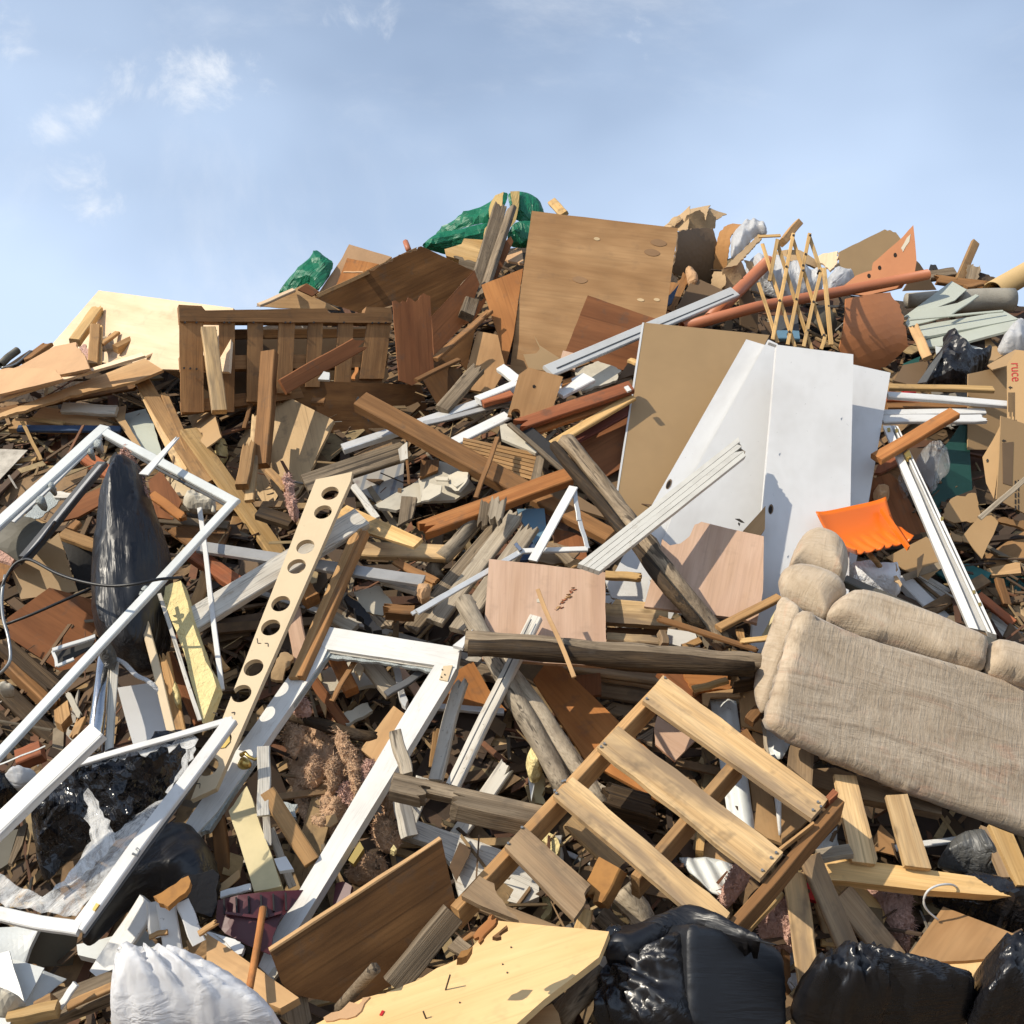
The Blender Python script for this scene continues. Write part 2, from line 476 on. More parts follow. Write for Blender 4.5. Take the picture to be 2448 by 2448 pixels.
plain('orange_plastic', (0.80, 0.165, 0.012), 0.32, spot=0.08, bump=0.0, var=(1, 1), Subsurface_Weight=0.0)
plain('maroon_plastic', (0.085, 0.014, 0.018), 0.4, spot=0.3, bump=0.03)
plain('red_plastic', (0.45, 0.018, 0.02), 0.5, spot=0.2)
plain('foam', (0.70, 0.57, 0.27), 0.9, spot=0.35, scale=9, bump=1.0, bscale=28, bdist=0.02, dark=(0.45, 0.36, 0.14))
plain('foam_face', (0.60, 0.50, 0.28), 0.8, spot=0.5, scale=6, bump=0.2, dark=(0.36, 0.31, 0.17))
plain('insulation_pink', (0.68, 0.42, 0.33), 0.95, spot=0.5, scale=12, bump=1.0, bscale=70, bdist=0.02, dark=(0.42, 0.22, 0.16))
plain('insulation_tan', (0.60, 0.385, 0.235), 0.95, spot=0.6, scale=10, bump=1.0, bscale=70, bdist=0.02, dark=(0.34, 0.20, 0.12))
plain('carpet', (0.36, 0.33, 0.27), 1.0, spot=0.35, scale=14, bump=0.8, bscale=120)
plain('tube_tan', (0.58, 0.40, 0.18), 0.7, spot=0.15, bump=0.05)
plain('glass_dust', (0.42, 0.45, 0.43), 0.5, spot=0.5, scale=40, bump=1.0, bscale=160, bdist=0.008)
plain('mound_dirt', (0.060, 0.042, 0.028), 1.0, spot=0.6, scale=4, bump=1.0, bscale=20, bdist=0.03)
plain('print_red', (0.42, 0.028, 0.03), 0.8, spot=0.15, bump=0.0)
plain('print_black', (0.035, 0.028, 0.022), 0.9, spot=0.1, bump=0.0)
plain('print_grey', (0.20, 0.23, 0.28), 0.9, spot=0.1, bump=0.0)
plain('dark_hole', (0.02, 0.014, 0.01), 1.0, bump=0.0)
plain('charred', (0.018, 0.017, 0.018), 0.8, spot=0.3, bump=0.8, bscale=40)
plain('patch', (0.27, 0.15, 0.065), 0.7, spot=0.3, scale=10, bump=0.05)
plain('patch_pale', (0.55, 0.40, 0.22), 0.7, spot=0.2, bump=0.05)
plastic_film('bag_black', (0.008, 0.008, 0.010), 0.33, 0.22, 11.0, wrinkle=0.5)
plastic_film('bag_flat', (0.010, 0.011, 0.014), 0.42, 0.0, wrinkle=0.12)
plastic_film('bag_black_shiny', (0.009, 0.009, 0.011), 0.15, 0.55, 13.0, wrinkle=0.8)
plastic_film('bag_crinkled', (0.010, 0.010, 0.012), 0.11, 0.95, 15.0, wrinkle=0.5)
plastic_film('bag_taut', (0.009, 0.009, 0.011), 0.24, 0.16, 12.0, wrinkle=0.35)
plastic_film('bag_white', (0.86, 0.86, 0.87), 0.38, 0.12, 8.0, trans=0.35, wrinkle=0.5)
plastic_film('film_white', (0.68, 0.68, 0.68), 0.35, 0.4, 14.0, trans=0.35)
plastic_film('film_clear', (0.75, 0.75, 0.74), 0.12, 0.9, 16.0, alpha=0.28)
plastic_film('film_grey', (0.12, 0.12, 0.115), 0.35, 0.4, 10.0, trans=0.2)
plastic_film('tarp_green', (0.012, 0.20, 0.10), 0.36, 0.30, 7.0, trans=0.25)
plastic_film('tarp_yellow', (0.62, 0.44, 0.17), 0.5, 0.2, 8.0, trans=0.3)
plastic_film('paper_white', (0.72, 0.72, 0.72), 0.6, 0.35, 10.0)

def fabric():
    m, nt, b, out = nt_new('sofa_fabric')
    N = NT(nt)
    big = N.noise(N.coord((1.0, 3.0, 1.5), rnd=False), 2.6, 6, 0.62, 0.9)
    c = N.mix(N.rng(big, 0.34, 0.66), (0.39, 0.30, 0.205), (0.57, 0.46, 0.335))
    band = N.noise(N.coord((1.1, 7.5, 4), rnd=False), 1.5, 6, 0.66, 1.6)
    c = N.mix(N.rng(band, 0.50, 0.64, 0, 0.6), c, (0.25, 0.175, 0.115))
    b2 = N.noise(N.coord((1.6, 6, 4), rnd=False), 2.3, 5, 0.6, 1.2)
    c = N.mix(N.rng(b2, 0.56, 0.70, 0, 0.5), c, (0.50, 0.29, 0.19))
    dash = N.noise(N.coord((75, 14, 14), rnd=False), 1.0, 4, 0.7, 0.2)
    c = N.mix(N.rng(dash, 0.50, 0.66, 0, 0.25), c, (0.62, 0.54, 0.42))
    d2 = N.noise(N.coord((110, 22, 22), rnd=False), 1.0, 3, 0.7, 0.2)
    c = N.mix(N.rng(d2, 0.52, 0.66, 0, 0.26), c, (0.20, 0.15, 0.10))
    N.l(c, b.inputs['Base Color'])
    b.inputs['Roughness'].default_value = 0.95
    b.inputs['Specular IOR Level'].default_value = 0.1
    b.inputs['Sheen Weight'].default_value = 0.2
    N.bump(N.math('ADD', dash, N.math('MULTIPLY', band, 2.0)), 0.5, 0.008, b)
fabric()

def wallpaper():
    m, nt, b, out = nt_new('wallpaper')
    N = NT(nt)
    w = N.n('ShaderNodeTexWave', wave_type='BANDS', bands_direction='Y')
    w.inputs['Scale'].default_value = 4.5
    N.l(N.coord((1, 1, 1)), w.inputs['Vector'])
    fl = N.voro(N.coord((1, 1, 1)), 16.0)
    c = N.mix(N.rng(w.outputs['Fac'], 0.80, 0.95, 0, 0.8), (0.40, 0.38, 0.35), (0.17, 0.20, 0.25))
    c = N.mix(N.rng(fl, 0.10, 0.30, 0.6, 0), c, (0.20, 0.14, 0.14))
    N.l(c, b.inputs['Base Color'])
    b.inputs['Roughness'].default_value = 0.8
wallpaper()

def scrap_mat():
    m, nt, b, out = nt_new('scrap')
    N = NT(nt)
    at_ = N.n('ShaderNodeAttribute', attribute_name='piece_colour')
    g = N.noise(N.coord((9, 9, 9), rnd=False), 2.0, 6, 0.7)
    c = N.mix(N.rng(g, 0.4, 0.75, 0, 0.6), at_.outputs['Color'], (0.05, 0.035, 0.022))
    N.l(c, b.inputs['Base Color'])
    b.inputs['Roughness'].default_value = 0.85
scrap_mat()

def screen_mat():
    m, nt, b, out = nt_new('torn_screen')
    N = NT(nt)
    b.inputs['Base Color'].default_value = (0.80, 0.79, 0.76, 1)
    b.inputs['Roughness'].default_value = 0.8
    f = N.noise(N.coord((5, 14, 5)), 2.2, 6, 0.78, 1.0)
    N.l(N.rng(f, 0.36, 0.66, 0.06, 0.68), b.inputs['Alpha'])
screen_mat()

def sky_ground():
    m, nt, b, out = nt_new('ground')
    N = NT(nt)
    d = N.noise(N.coord((1, 1, 1), rnd=False), 1.2, 8, 0.7)
    c = N.mix(d, (0.11, 0.085, 0.06), (0.24, 0.19, 0.135))
    N.l(c, b.inputs['Base Color'])
    b.inputs['Roughness'].default_value = 1.0
    N.bump(N.noise(N.coord((1, 1, 1), rnd=False), 14, 6, 0.7), 0.6, 0.03, b)
sky_ground()

# ------------------------------------------------------------------ builders
def tag(o, label=None, cat=None, group=None, kind=None):
    for k, v in (('label', label), ('category', cat), ('group', group), ('kind', kind)):
        if v:
            o[k] = v
    return o
def link_mesh(name, verts, faces, mat, M=None, parent=None, smooth=False):
    me = bpy.data.meshes.new(name)
    me.from_pydata([tuple(v) for v in verts], [], faces)
    me.update()
    if smooth:
        me.polygons.foreach_set('use_smooth', [True]*len(me.polygons))
    me.materials.append(MATS[mat])
    o = bpy.data.objects.new(name, me)
    COL.objects.link(o)
    if M is not None:
        o.matrix_world = M
    if parent is not None:
        o.parent = parent
        o.matrix_parent_inverse = pw(parent).inverted()
    return o
def pw(o):
    if o.parent is None:
        return o.matrix_basis.copy()
    return pw(o.parent) @ o.matrix_parent_inverse @ o.matrix_basis
def empty(name, loc, label, cat, group=None):
    o = bpy.data.objects.new(name, None)
    o.empty_display_size = 0.1
    COL.objects.link(o)
    o.location = loc
    return tag(o, label, cat, group)
def frame(origin, x, z):
    z = Vector(z).normalized()
    x = Vector(x)
    x = (x - z*x.dot(z)).normalized()
    y = z.cross(x)
    M = Matrix((x, y, z)).transposed().to_4x4()
    M.translation = origin
    return M
def hit(p, P0, n):
    r = ray(p)
    t = (P0 - CAM).dot(n)/r.dot(n)
    return CAM + r*t, t

def plane_for(px, n, d, dmin=-0.12, anchor=None):
    """plane with normal n through the slope at the outline's middle (or anchor), moved out until no corner is sunk deeper than dmin"""
    n = Vector(n).normalized()
    if anchor is None:
        cx = sum(p[0] for p in px)/len(px); cy = sum(p[1] for p in px)/len(px)
        anchor = (cx, cy)
    for p in px:                       # never let the plane turn edge-on to a corner
        r = ray(p).normalized()
        k = -n.dot(r)
        if k < 0.16:
            n = (n - r*(0.18-k)).normalized()
    P0 = at(anchor, d)
    if dmin is not None:
        for it in range(4):
            worst = min(slope_t(p) + lay(p) - hit(p, P0, n)[1] for p in px)
            if worst < dmin:
                P0 = P0 - ray(anchor)*(dmin - worst)*0.9
    return P0, n

def ragged(pts, amp, rnd, seg=0.05):
    out = []
    N = len(pts)
    for i in range(N):
        a, b = Vector(pts[i]), Vector(pts[(i+1) % N])
        am = amp.get(i, amp.get('*', 0.0)) if isinstance(amp, dict) else amp
        out.append(a)
        L = (b-a).length
        if am <= 0 or L < 0.02:
            continue
        big = am > 0.006
        k = max(2, min(int(L/(0.016 if big else seg)), 60 if big else 8))
        nrm = Vector((-(b-a).y, (b-a).x)).normalized()
        w = rnd.uniform(0, 100)
        for j in range(1, k):
            f = j/k
            off = noise.noise((w+f*L*14, 0, 0))*am*0.9 + rnd.uniform(-am, am)*0.45
            out.append(a.lerp(b, f) + nrm*off)
    return out
def inside(p, poly):
    x, y = p
    c = False
    n = len(poly)
    j = n-1
    for i in range(n):
        xi, yi = poly[i][0], poly[i][1]
        xj, yj = poly[j][0], poly[j][1]
        if (yi > y) != (yj > y) and x < (xj-xi)*(y-yi)/(yj-yi) + xi:
            c = not c
        j = i
    return c
def mesh2d(outer, holes=(), step=None, rnd=None):
    loops = [outer] + list(holes)
    V = []; E = []
    for lp in loops:
        s = len(V)
        V += [Vector((p[0], p[1])) for p in lp]
        E += [(s+i, s+(i+1) % len(lp)) for i in range(len(lp))]
    nb = len(V)
    if step:
        xs = [p[0] for p in outer]; ys = [p[1] for p in outer]
        P = np.array([(p[0], p[1]) for p in outer]); Q = np.roll(P, -1, axis=0)
        row = 0
        y = min(ys) + step*0.5
        while y < max(ys):
            x = min(xs) + step*(0.5 if row % 2 else 1.0)
            while x < max(xs):
                c = (x + rnd.uniform(-.2, .2)*step, y + rnd.uniform(-.2, .2)*step)
                if inside(c, outer) and not any(inside(c, h) for h in holes):
                    cc = np.array(c)
                    ab = Q-P; tt = np.clip(((cc-P)*ab).sum(1)/np.maximum((ab*ab).sum(1), 1e-12), 0, 1)
                    if np.sqrt(((P+ab*tt[:, None]-cc)**2).sum(1)).min() > step*0.35:
                        V.append(Vector(c))
                x += step
            y += step*0.87
            row += 1
    r = geometry.delaunay_2d_cdt(V, E, [], 0, 1e-6)
    vo, fo = r[0], r[2]
    tris = []
    for f in fo:
        if len(f) != 3:
            continue
        c = ((vo[f[0]].x+vo[f[1]].x+vo[f[2]].x)/3, (vo[f[0]].y+vo[f[1]].y+vo[f[2]].y)/3)
        if inside(c, outer) and not any(inside(c, h) for h in holes):
            a, b, c3 = (vo[k] for k in f)
            if (b-a).cross(c3-a) < 0:
                f = (f[0], f[2], f[1])
            tris.append(tuple(f))
    return vo, tris
def solid(vo, tris, ztop, zbot):
    """top and bottom sheets and the walls between them"""
    n = len(vo)
    V = [(v.x, v.y, ztop[i]) for i, v in enumerate(vo)] + [(v.x, v.y, zbot[i]) for i, v in enumerate(vo)]
    F = list(tris) + [(c+n, b+n, a+n) for a, b, c in tris]
    ed = {}
    for a, b, c in tris:
        for e in ((a, b), (b, c), (c, a)):
            ed[e] = 1
    for a, b in ed:
        if (b, a) not in ed:
            F.append((b, a, a+n, b+n))
    return V, F

COUNT = [0]
def P(crop, pts, mat, label, name='panel', cat='panel', n=None, d=0.12, th=0.014, rag=0.002, holes=(), bend=0.0, gdir=None, parent=None, dmin=-0.12, anchor=None, group=None, jitter=7, plane=None, off=0.0, wave=None):
    """a sheet whose outline is the given corners, lying in a plane with normal n"""
    COUNT[0] += 1
    rnd = random.Random(COUNT[0]*13+5)
    px = [src(crop, *p) for p in pts]
    if plane is None:
        nn = jit(n or N_S, jitter if n is None else jitter*0.4, rnd)
        P0, nn = plane_for(px, nn, d, dmin, src(crop, *anchor) if anchor else None)
    else:
        P0, nn = plane
        P0 = P0 + nn*off
    W = [hit(p, P0, nn)[0] for p in px]
    org = sum(W, Vector())/len(W)
    if gdir is not None:
        g0, g1 = (hit(src(crop, *q), P0, nn)[0] for q in gdir)
        xa = g1-g0
    else:
        k = max(range(len(W)), key=lambda i: (W[(i+1) % len(W)]-W[i]).length)
        xa = W[(k+1) % len(W)]-W[k]
    M = frame(org, xa, nn)
    Mi = M.inverted()
    L2 = [(Mi @ w).xy for w in W]
    area = sum(L2[i].x*L2[(i+1) % len(L2)].y - L2[(i+1) % len(L2)].x*L2[i].y for i in range(len(L2)))
    rg = rag
    if area < 0:
        L2 = L2[::-1]
        if isinstance(rag, dict):
            nL = len(L2)
            rg = {('*' if k == '*' else (nL-2-k) % nL): v for k, v in rag.items()}
    L2 = ragged(L2, rg, rnd)
    H = []
    for h in holes:
        if len(h) == 3:              # round hole: picture spot and radius in metres
            c = (Mi @ hit(src(crop, h[0], h[1]), P0, nn)[0]).xy
            H.append([Vector((c.x + h[2]*math.cos(a), c.y + h[2]*math.sin(a))) for a in [2*math.pi*k/22 for k in range(22)]])
    size = max((a-b).length for a in L2 for b in L2)
    step = None
    if bend or wave:
        step = size/12 if not wave else min(size/12, wave[1]/6)
    vo, tris = mesh2d(L2, H, step, rnd)
    z = [0.0]*len(vo)
    if bend:
        r0 = size/2
        ph = rnd.uniform(0, 6)
        z = [-bend*((v.x/r0)**2) + 0.25*bend*math.sin(v.y/r0*2+ph) for v in vo]
    if wave:                         # (amplitude, wavelength): corrugation across the sheet's width
        z = [zz + wave[0]*math.sin(2*math.pi*v.y/wave[1]) for zz, v in zip(z, vo)]
    V, F = solid(vo, tris, [q for q in z], [q-th for q in z])
    o = link_mesh(name, V, F, mat, M, parent, smooth=bool(wave))
    if parent is None:
        tag(o, label, cat, group)
    elif label:
        o['label'] = label
    return o

def B(crop, x0, y0, x1, y1, w, mat, d, label, name='board', cat='board', t=0.034, n=None, roll=0.0, e='cc', bow=0.0, parent=None, group=None, d1=None, jitter=16, taper=1.0, wm=None, world=None, ns=8, deep=False):
    """a length of wood or trim between two spots, w wide in the picture, t thick"""
    COUNT[0] += 1
    rnd = random.Random(COUNT[0]*17+3)
    sc = 1.0 if crop == '0' else 1/3.22
    if world:
        A, Bq = world
    else:
        A = at(src(crop, x0, y0), d)
        Bq = at(src(crop, x1, y1), d if d1 is None else d1)
    ax = (Bq-A)
    L = ax.length
    ax.normalize()
    nn = jit(n or N_S, jitter if n is None else 2, rnd)
    nn = (nn - ax*nn.dot(ax)).normalized()
    mid = (A+Bq)/2
    if nn.dot(mid-CAM) > 0:
        nn = -nn
    if roll:
        nn = Matrix.Rotation(math.radians(roll), 3, ax) @ nn
    if wm is None:
        wv = nn.cross(ax)
        c0, c1 = proj(mid-wv*0.01), proj(mid+wv*0.01)
        a0, a1 = proj(mid-ax*0.05), proj(mid+ax*0.05)
        ux, uy = a1[0]-a0[0], a1[1]-a0[1]
        ul = math.hypot(ux, uy) or 1
        app = abs((c1[0]-c0[0])*uy/ul - (c1[1]-c0[1])*ux/ul)/0.02
        full = FPX/((mid-CAM).y*CP + (mid-CAM).z*SP)
        wm = w*sc/max(app, 0.5*full)
    if not deep:
        t = min(t, wm*(1.05 if t >= 0.04 else 0.5))
    ch = min(0.004, wm*0.08, t*0.2)
    cols = [-wm/2, -wm/2+ch] + [(-wm/2+ch) + (wm-2*ch)*k/6 for k in range(1, 6)] + [wm/2-ch, wm/2]
    nc = len(cols)
    jag = []
    for side in (0, 1):
        br = e[side] == 'b'
        ph = rnd.uniform(0, 50)
        sk = rnd.uniform(-0.04, 0.04)*wm
        row = []
        for k in range(nc):
            if br:
                row.append((rnd.random()**1.6)*wm*0.75 + abs(noise.noise((ph+k*0.6, 1, 2)))*wm*0.6)
            else:
                row.append(sk*(k/(nc-1)-0.5))
        jag.append(row)
    V = []; F = []
    wob = rnd.uniform(0, 50)
    for i in range(ns+1):
        f = i/ns
        x = -L/2 + L*f
        zb = -bow*(1-(2*f-1)**2)
        wsc = 1.0 + (taper-1.0)*f + 0.02*noise.noise((wob+f*3, 0, 0))
        ydr = 0.006*noise.noise((wob+f*2, 3, 0))
        top = []; bot = []
        for k, cy in enumerate(cols):
            dx = 0.0
            if i == 0: dx = jag[0][k]
            if i == ns: dx = -jag[1][k]
            if i == 1: dx = max(0, jag[0][k]*0.999 - L/ns) if jag[0][k] > L/ns else 0
            if i == ns-1: dx = -max(0, jag[1][k]*0.999 - L/ns) if jag[1][k] > L/ns else 0
            zt = t/2 - (ch if k in (0, nc-1) else 0)
            top.append((x+dx, cy*wsc+ydr, zt+zb))
            bot.append((x+dx*0.8, cy*wsc+ydr, -zt+zb))
        V += top + bot[::-1]
    R = 2*nc
    for i in range(ns):
        for k in range(R):
            a = i*R+k; b = i*R+(k+1) % R
            F.append((a, a+R, b+R, b))
    for base, flip in ((0, True), (ns*R, False)):
        for k in range(nc-1):
            q = (base+k, base+k+1, base+R-2-k, base+R-1-k)
            F.append(q if flip else q[::-1])
    M = frame(mid, ax, nn)
    o = link_mesh(name, V, F, mat, M, parent)
    if parent is None:
        tag(o, label, cat, group)
    elif label:
        o['label'] = label
    return o

def grid_tube(pts, radii, seg=14, rough=0.0, rnd=None, cap=True, flat=None, hollow=0.0):
    V = []; F = []
    n = len(pts)
    pts = [Vector(p) for p in pts]
    up = Vector((0.13, 0.2, 1.0))
    seedo = rnd.uniform(0, 40) if rnd else 0
    for i, p in enumerate(pts):
        tdir = (pts[min(i+1, n-1)] - pts[max(i-1, 0)]).normalized()
        u = tdir.cross(up).normalized()
        v = u.cross(tdir)
        for k in range(seg):
            a = 2*math.pi*k/seg
            rr = radii[i]
            if rough:
                rr *= 1 + rough*noise.noise((math.cos(a)*1.7+seedo, math.sin(a)*1.7, i*0.35))
            q = u*math.cos(a)*rr + v*math.sin(a)*rr*(flat or 1.0)
            V.append(p+q)
    for i in range(n-1):
        for k in range(seg):
            a = i*seg+k; b = i*seg+(k+1) % seg
            F.append((a, b, b+seg, a+seg))
    if cap:
        if hollow:
            for base, sgn in ((0, 1), ((n-1)*seg, -1)):
                c = pts[0] if base == 0 else pts[-1]
                nx = (pts[1]-pts[0]) if base == 0 else (pts[-2]-pts[-1])
                nx = nx.normalized()*radii[0]*2.5
                s1 = len(V)
                V += [c + (V[base+k]-c)*hollow for k in range(seg)]
                s2 = len(V)
                V += [c + nx + (V[base+k]-c)*hollow for k in range(seg)]
                for k in range(seg):
                    k2 = (k+1) % seg
                    F.append((base+k, s1+k, s1+k2, base+k2)); F.append((s1+k, s2+k, s2+k2, s1+k2))
                F.append(tuple(range(s2, s2+seg)))
        else:
            F.append(tuple(range(seg))[::-1]); F.append(tuple(range((n-1)*seg, n*seg)))
    return V, F
def T(crop, path, w, mat, label, name='pipe', cat='pipe', d=0.3, rough=0.0, taper=1.0, seg=14, parent=None, sub=1, hollow=0.0, flat=None, group=None):
    """a round length along spots of the picture; a spot may carry its own distance"""
    COUNT[0] += 1
    rnd = random.Random(COUNT[0]*11+1)
    sc = 1.0 if crop == '0' else 1/3.22
    pts = [at(src(crop, q[0], q[1]), q[2] if len(q) > 2 else d) for q in path]
    if sub > 1 and len(pts) > 2:
        out = []
        ext = [pts[0]*2-pts[1]] + pts + [pts[-1]*2-pts[-2]]
        for i in range(1, len(ext)-2):
            p0, p1, p2, p3 = ext[i-1], ext[i], ext[i+1], ext[i+2]
            for k in range(sub):
                t = k/sub
                out.append(0.5*((2*p1) + (p2-p0)*t + (2*p0-5*p1+4*p2-p3)*t*t + (3*p1-p0-3*p2+p3)*t**3))
        out.append(pts[-1])
        pts = out
    elif sub > 1:
        pts = [pts[0].lerp(pts[1], k/sub) for k in range(sub+1)]
    mid = sum(pts, Vector())/len(pts)
    dep = (mid-CAM).y*CP + (mid-CAM).z*SP
    r = w*sc*dep/FPX/2
    n = len(pts)
    radii = [r*(1+(taper-1)*i/(n-1)) for i in range(n)]
    M = frame(mid, pts[-1]-pts[0], N_S)
    Mi = M.inverted()
    V, F = grid_tube([Mi @ p for p in pts], radii, seg, rough, rnd, hollow=hollow, flat=flat)
    o = link_mesh(name, V, F, mat, M, parent, smooth=True)
    if parent is None:
        tag(o, label, cat, group)
    elif label:
        o['label'] = label
    return o

def ridge(p, f):
    a = noise.noise(p*f)
    return 1-abs(a)*2
def blob(crop, pts, mat, label, name='bag', cat='bag', n=None, d=0.3, H=0.15, R=None, amp=0.02, freq=7.0, mode='crumple', step=None, parent=None, dmin=-0.15, back=0.05, rag=0.01, group=None, smooth=True, stretch=None, anchor=None, plane=None, off=0.0, fine=0.0, centre=None):
    """a soft filled shape (bag, cushion, wad): the outline lies on a plane, the body swells out of it"""
    COUNT[0] += 1
    rnd = random.Random(COUNT[0]*19+2)
    px = [src(crop, *p) for p in pts]
    if plane is None:
        nn = Vector(n or N_S).normalized()
        P0, nn = plane_for(px, nn, d, dmin, src(crop, *anchor) if anchor else None)
    else:
        P0, nn = plane
        P0 = P0+nn*off
    W = [hit(p, P0, nn)[0] for p in px]
    org = sum(W, Vector())/len(W)
    k = max(range(len(W)), key=lambda i: (W[(i+1) % len(W)]-W[i]).length)
    xa = W[(k+1) % len(W)]-W[k]
    if stretch is not None:
        xa = hit(src(crop, *stretch[1]), P0, nn)[0] - hit(src(crop, *stretch[0]), P0, nn)[0]
    M = frame(org, xa, nn)
    Mi = M.inverted()
    L2 = [(Mi @ w).xy for w in W]
    area = sum(L2[i].x*L2[(i+1) % len(L2)].y - L2[(i+1) % len(L2)].x*L2[i].y for i in range(len(L2)))
    if area < 0:
        L2 = L2[::-1]
    size = max((a-b).length for a in L2 for b in L2)
    # round the corners off, then roughen
    for it in range(2):
        q = []
        for i in range(len(L2)):
            a, b = L2[i], L2[(i+1) % len(L2)]
            q += [a.lerp(b, 0.2), a.lerp(b, 0.8)]
        L2 = q
    L2 = ragged(L2, rag, rnd, seg=0.03)
    step = step or (max(size/52, 0.006) if mode == 'tuft' else max(size/34, 0.008))
    vo, tris = mesh2d(L2, [], step, rnd)
    Pn = np.array([(p[0], p[1]) for p in L2]); Qn = np.roll(Pn, -1, axis=0)
    ab = Qn-Pn; ab2 = np.maximum((ab*ab).sum(1), 1e-12)
    dist = []
    for v in vo:
        c = np.array((v.x, v.y))
        tt = np.clip(((c-Pn)*ab).sum(1)/ab2, 0, 1)
        dist.append(float(np.sqrt(((Pn+ab*tt[:, None]-c)**2).sum(1)).min()))
    R = R or max(dist)
    rc = (Mi @ hit(src(crop, *centre), P0, nn)[0]).xy if centre else Vector((0, 0))
    so = Vector((rnd.uniform(0, 60), rnd.uniform(0, 60), rnd.uniform(0, 60)))
    zt = []; zb = []
    for v, ds in zip(vo, dist):
        u = min(ds/R, 1.0)
        h = H*math.sqrt(max(0.0, 1-(1-u)**2))
        p3 = Vector((v.x, v.y, h)) + so
        edge = min(1.0, ds/(R*0.35))
        if mode == 'crumple':
            q = 0.6*ridge(p3, freq) + 0.3*ridge(p3, freq*2.3) - 0.55*noise.voronoi(p3*freq*0.8)[0][0]
        elif mode == 'folds':
            ps = Vector((p3.x*0.22, p3.y, p3.z))
            q = ridge(ps, freq) + 0.4*ridge(ps, freq*2.4)
        elif mode == 'radial':
            an = math.atan2(v.y-rc.y, v.x-rc.x); rr = math.hypot(v.y-rc.y, v.x-rc.x)
            q = (ridge(Vector((an*freq*0.25, rr*1.6, so.z)), 1.0) + 0.5*ridge(Vector((an*freq*0.6, rr*2.5, so.x)), 1.0))*min(1.0, rr/0.04)*math.exp(-rr*2.2)*1.6 + 0.35*ridge(p3, 5.0)
        elif mode == 'tuft':
            q = noise.noise(p3*freq) + 0.6*noise.noise(p3*freq*2.7) + 0.35*noise.noise(p3*freq*6.5) + 0.25*noise.noise(p3*freq*14)
        else:
            q = noise.noise(p3*freq) + 0.35*noise.noise(p3*freq*2.5)
        h += amp*q*edge + fine*rnd.uniform(-1, 1)*edge
        zt.append(h if ds > 1e-5 else 0.0)
        zb.append(-back*math.sqrt(max(0.0, 1-(1-u)**2)) - 0.002)
    V, F = solid(vo, tris, zt, zb)
    if mode == 'tuft':                     # loose fibres standing out of the wad
        for q in range(int(500 + 1800*min(size, 0.5))):
            k = rnd.randrange(len(vo))
            p = Vector((vo[k].x, vo[k].y, zt[k]))
            dv = Vector((rnd.gauss(0, 1), rnd.gauss(0, 1), rnd.gauss(0.12, 0.22))).normalized()
            side = Vector((rnd.gauss(0, 1), rnd.gauss(0, 1), rnd.gauss(0, 1))).normalized()
            Lf = rnd.uniform(0.006, 0.018); wf = rnd.uniform(0.0008, 0.0028); p = p + Vector((0, 0, rnd.uniform(0, 0.006)))
            s = len(V)
            for jj in range(3):
                c = p + dv*Lf*jj/2 + side*Lf*0.3*(jj/2)**2 - Vector((0, 0, Lf*0.2*(jj/2)**2))
                ww = wf*(1-jj*0.4)
                V += [tuple(c + side.cross(dv).normalized()*ww), tuple(c - side.cross(dv).normalized()*ww)]
            F += [(s, s+1, s+3, s+2), (s+2, s+3, s+5, s+4)]
    o = link_mesh(name, V, F, mat, M, parent, smooth=smooth)
    if parent is None:
        tag(o, label, cat, group)
    elif label:
        o['label'] = label
    return o

def base_of(crop, x, y, d=0.1):
    return at(src(crop, x, y), d)
def nails(parent, crop, spots, plane, mat='nail', r=0.004, h=0.006):
    P0, nn = plane
    for (x, y) in spots:
        c = hit(src(crop, x, y), P0, nn)[0]
        V, F = grid_tube([Vector((0, 0, -0.004)), Vector((0, 0, h))], [r, r], 8)
        link_mesh('nail', V, F, mat, frame(c, (1, 0, 0.2), nn), parent)
def text_on(parent, crop, body, p0, p1, plane, height, mat, off=0.002, rot90=None, name='printed_word', sx=1.0):
    """flat lettering from p0 towards p1 on a plane"""
    P0, nn = plane
    A = hit(src(crop, *p0), P0, nn)[0]; Bq = hit(src(crop, *p1), P0, nn)[0]
    cu = bpy.data.curves.new(name, 'FONT')
    cu.body = body
    cu.size = 1.0
    o = bpy.data.objects.new(name+'_tmp', cu)
    COL.objects.link(o)
    dg = bpy.context.evaluated_depsgraph_get()
    me = bpy.data.meshes.new_from_object(o.evaluated_get(dg))
    bpy.data.objects.remove(o); bpy.data.curves.remove(cu)
    xs = [v.co.x for v in me.vertices]; ys = [v.co.y for v in me.vertices]
    Lw = (Bq-A).length
    for v in me.vertices:
        v.co.x = (v.co.x-min(xs))/(max(xs)-min(xs))*Lw
        v.co.y = (v.co.y)/(max(ys)-0)*height
        v.co.z = 0
    me.materials.clear()
    me.materials.append(MATS[mat])
    M = frame(A + nn*off, Bq-A, nn)
    q = bpy.data.objects.new(name, me)
    COL.objects.link(q)
    q.matrix_world = M
    q.parent = parent
    q.matrix_parent_inverse = pw(parent).inverted()
    return q
def plane_at(crop, x, y, n, d):
    nn = Vector(n).normalized()
    a = src(crop, x, y)
    return at(a, d), nn

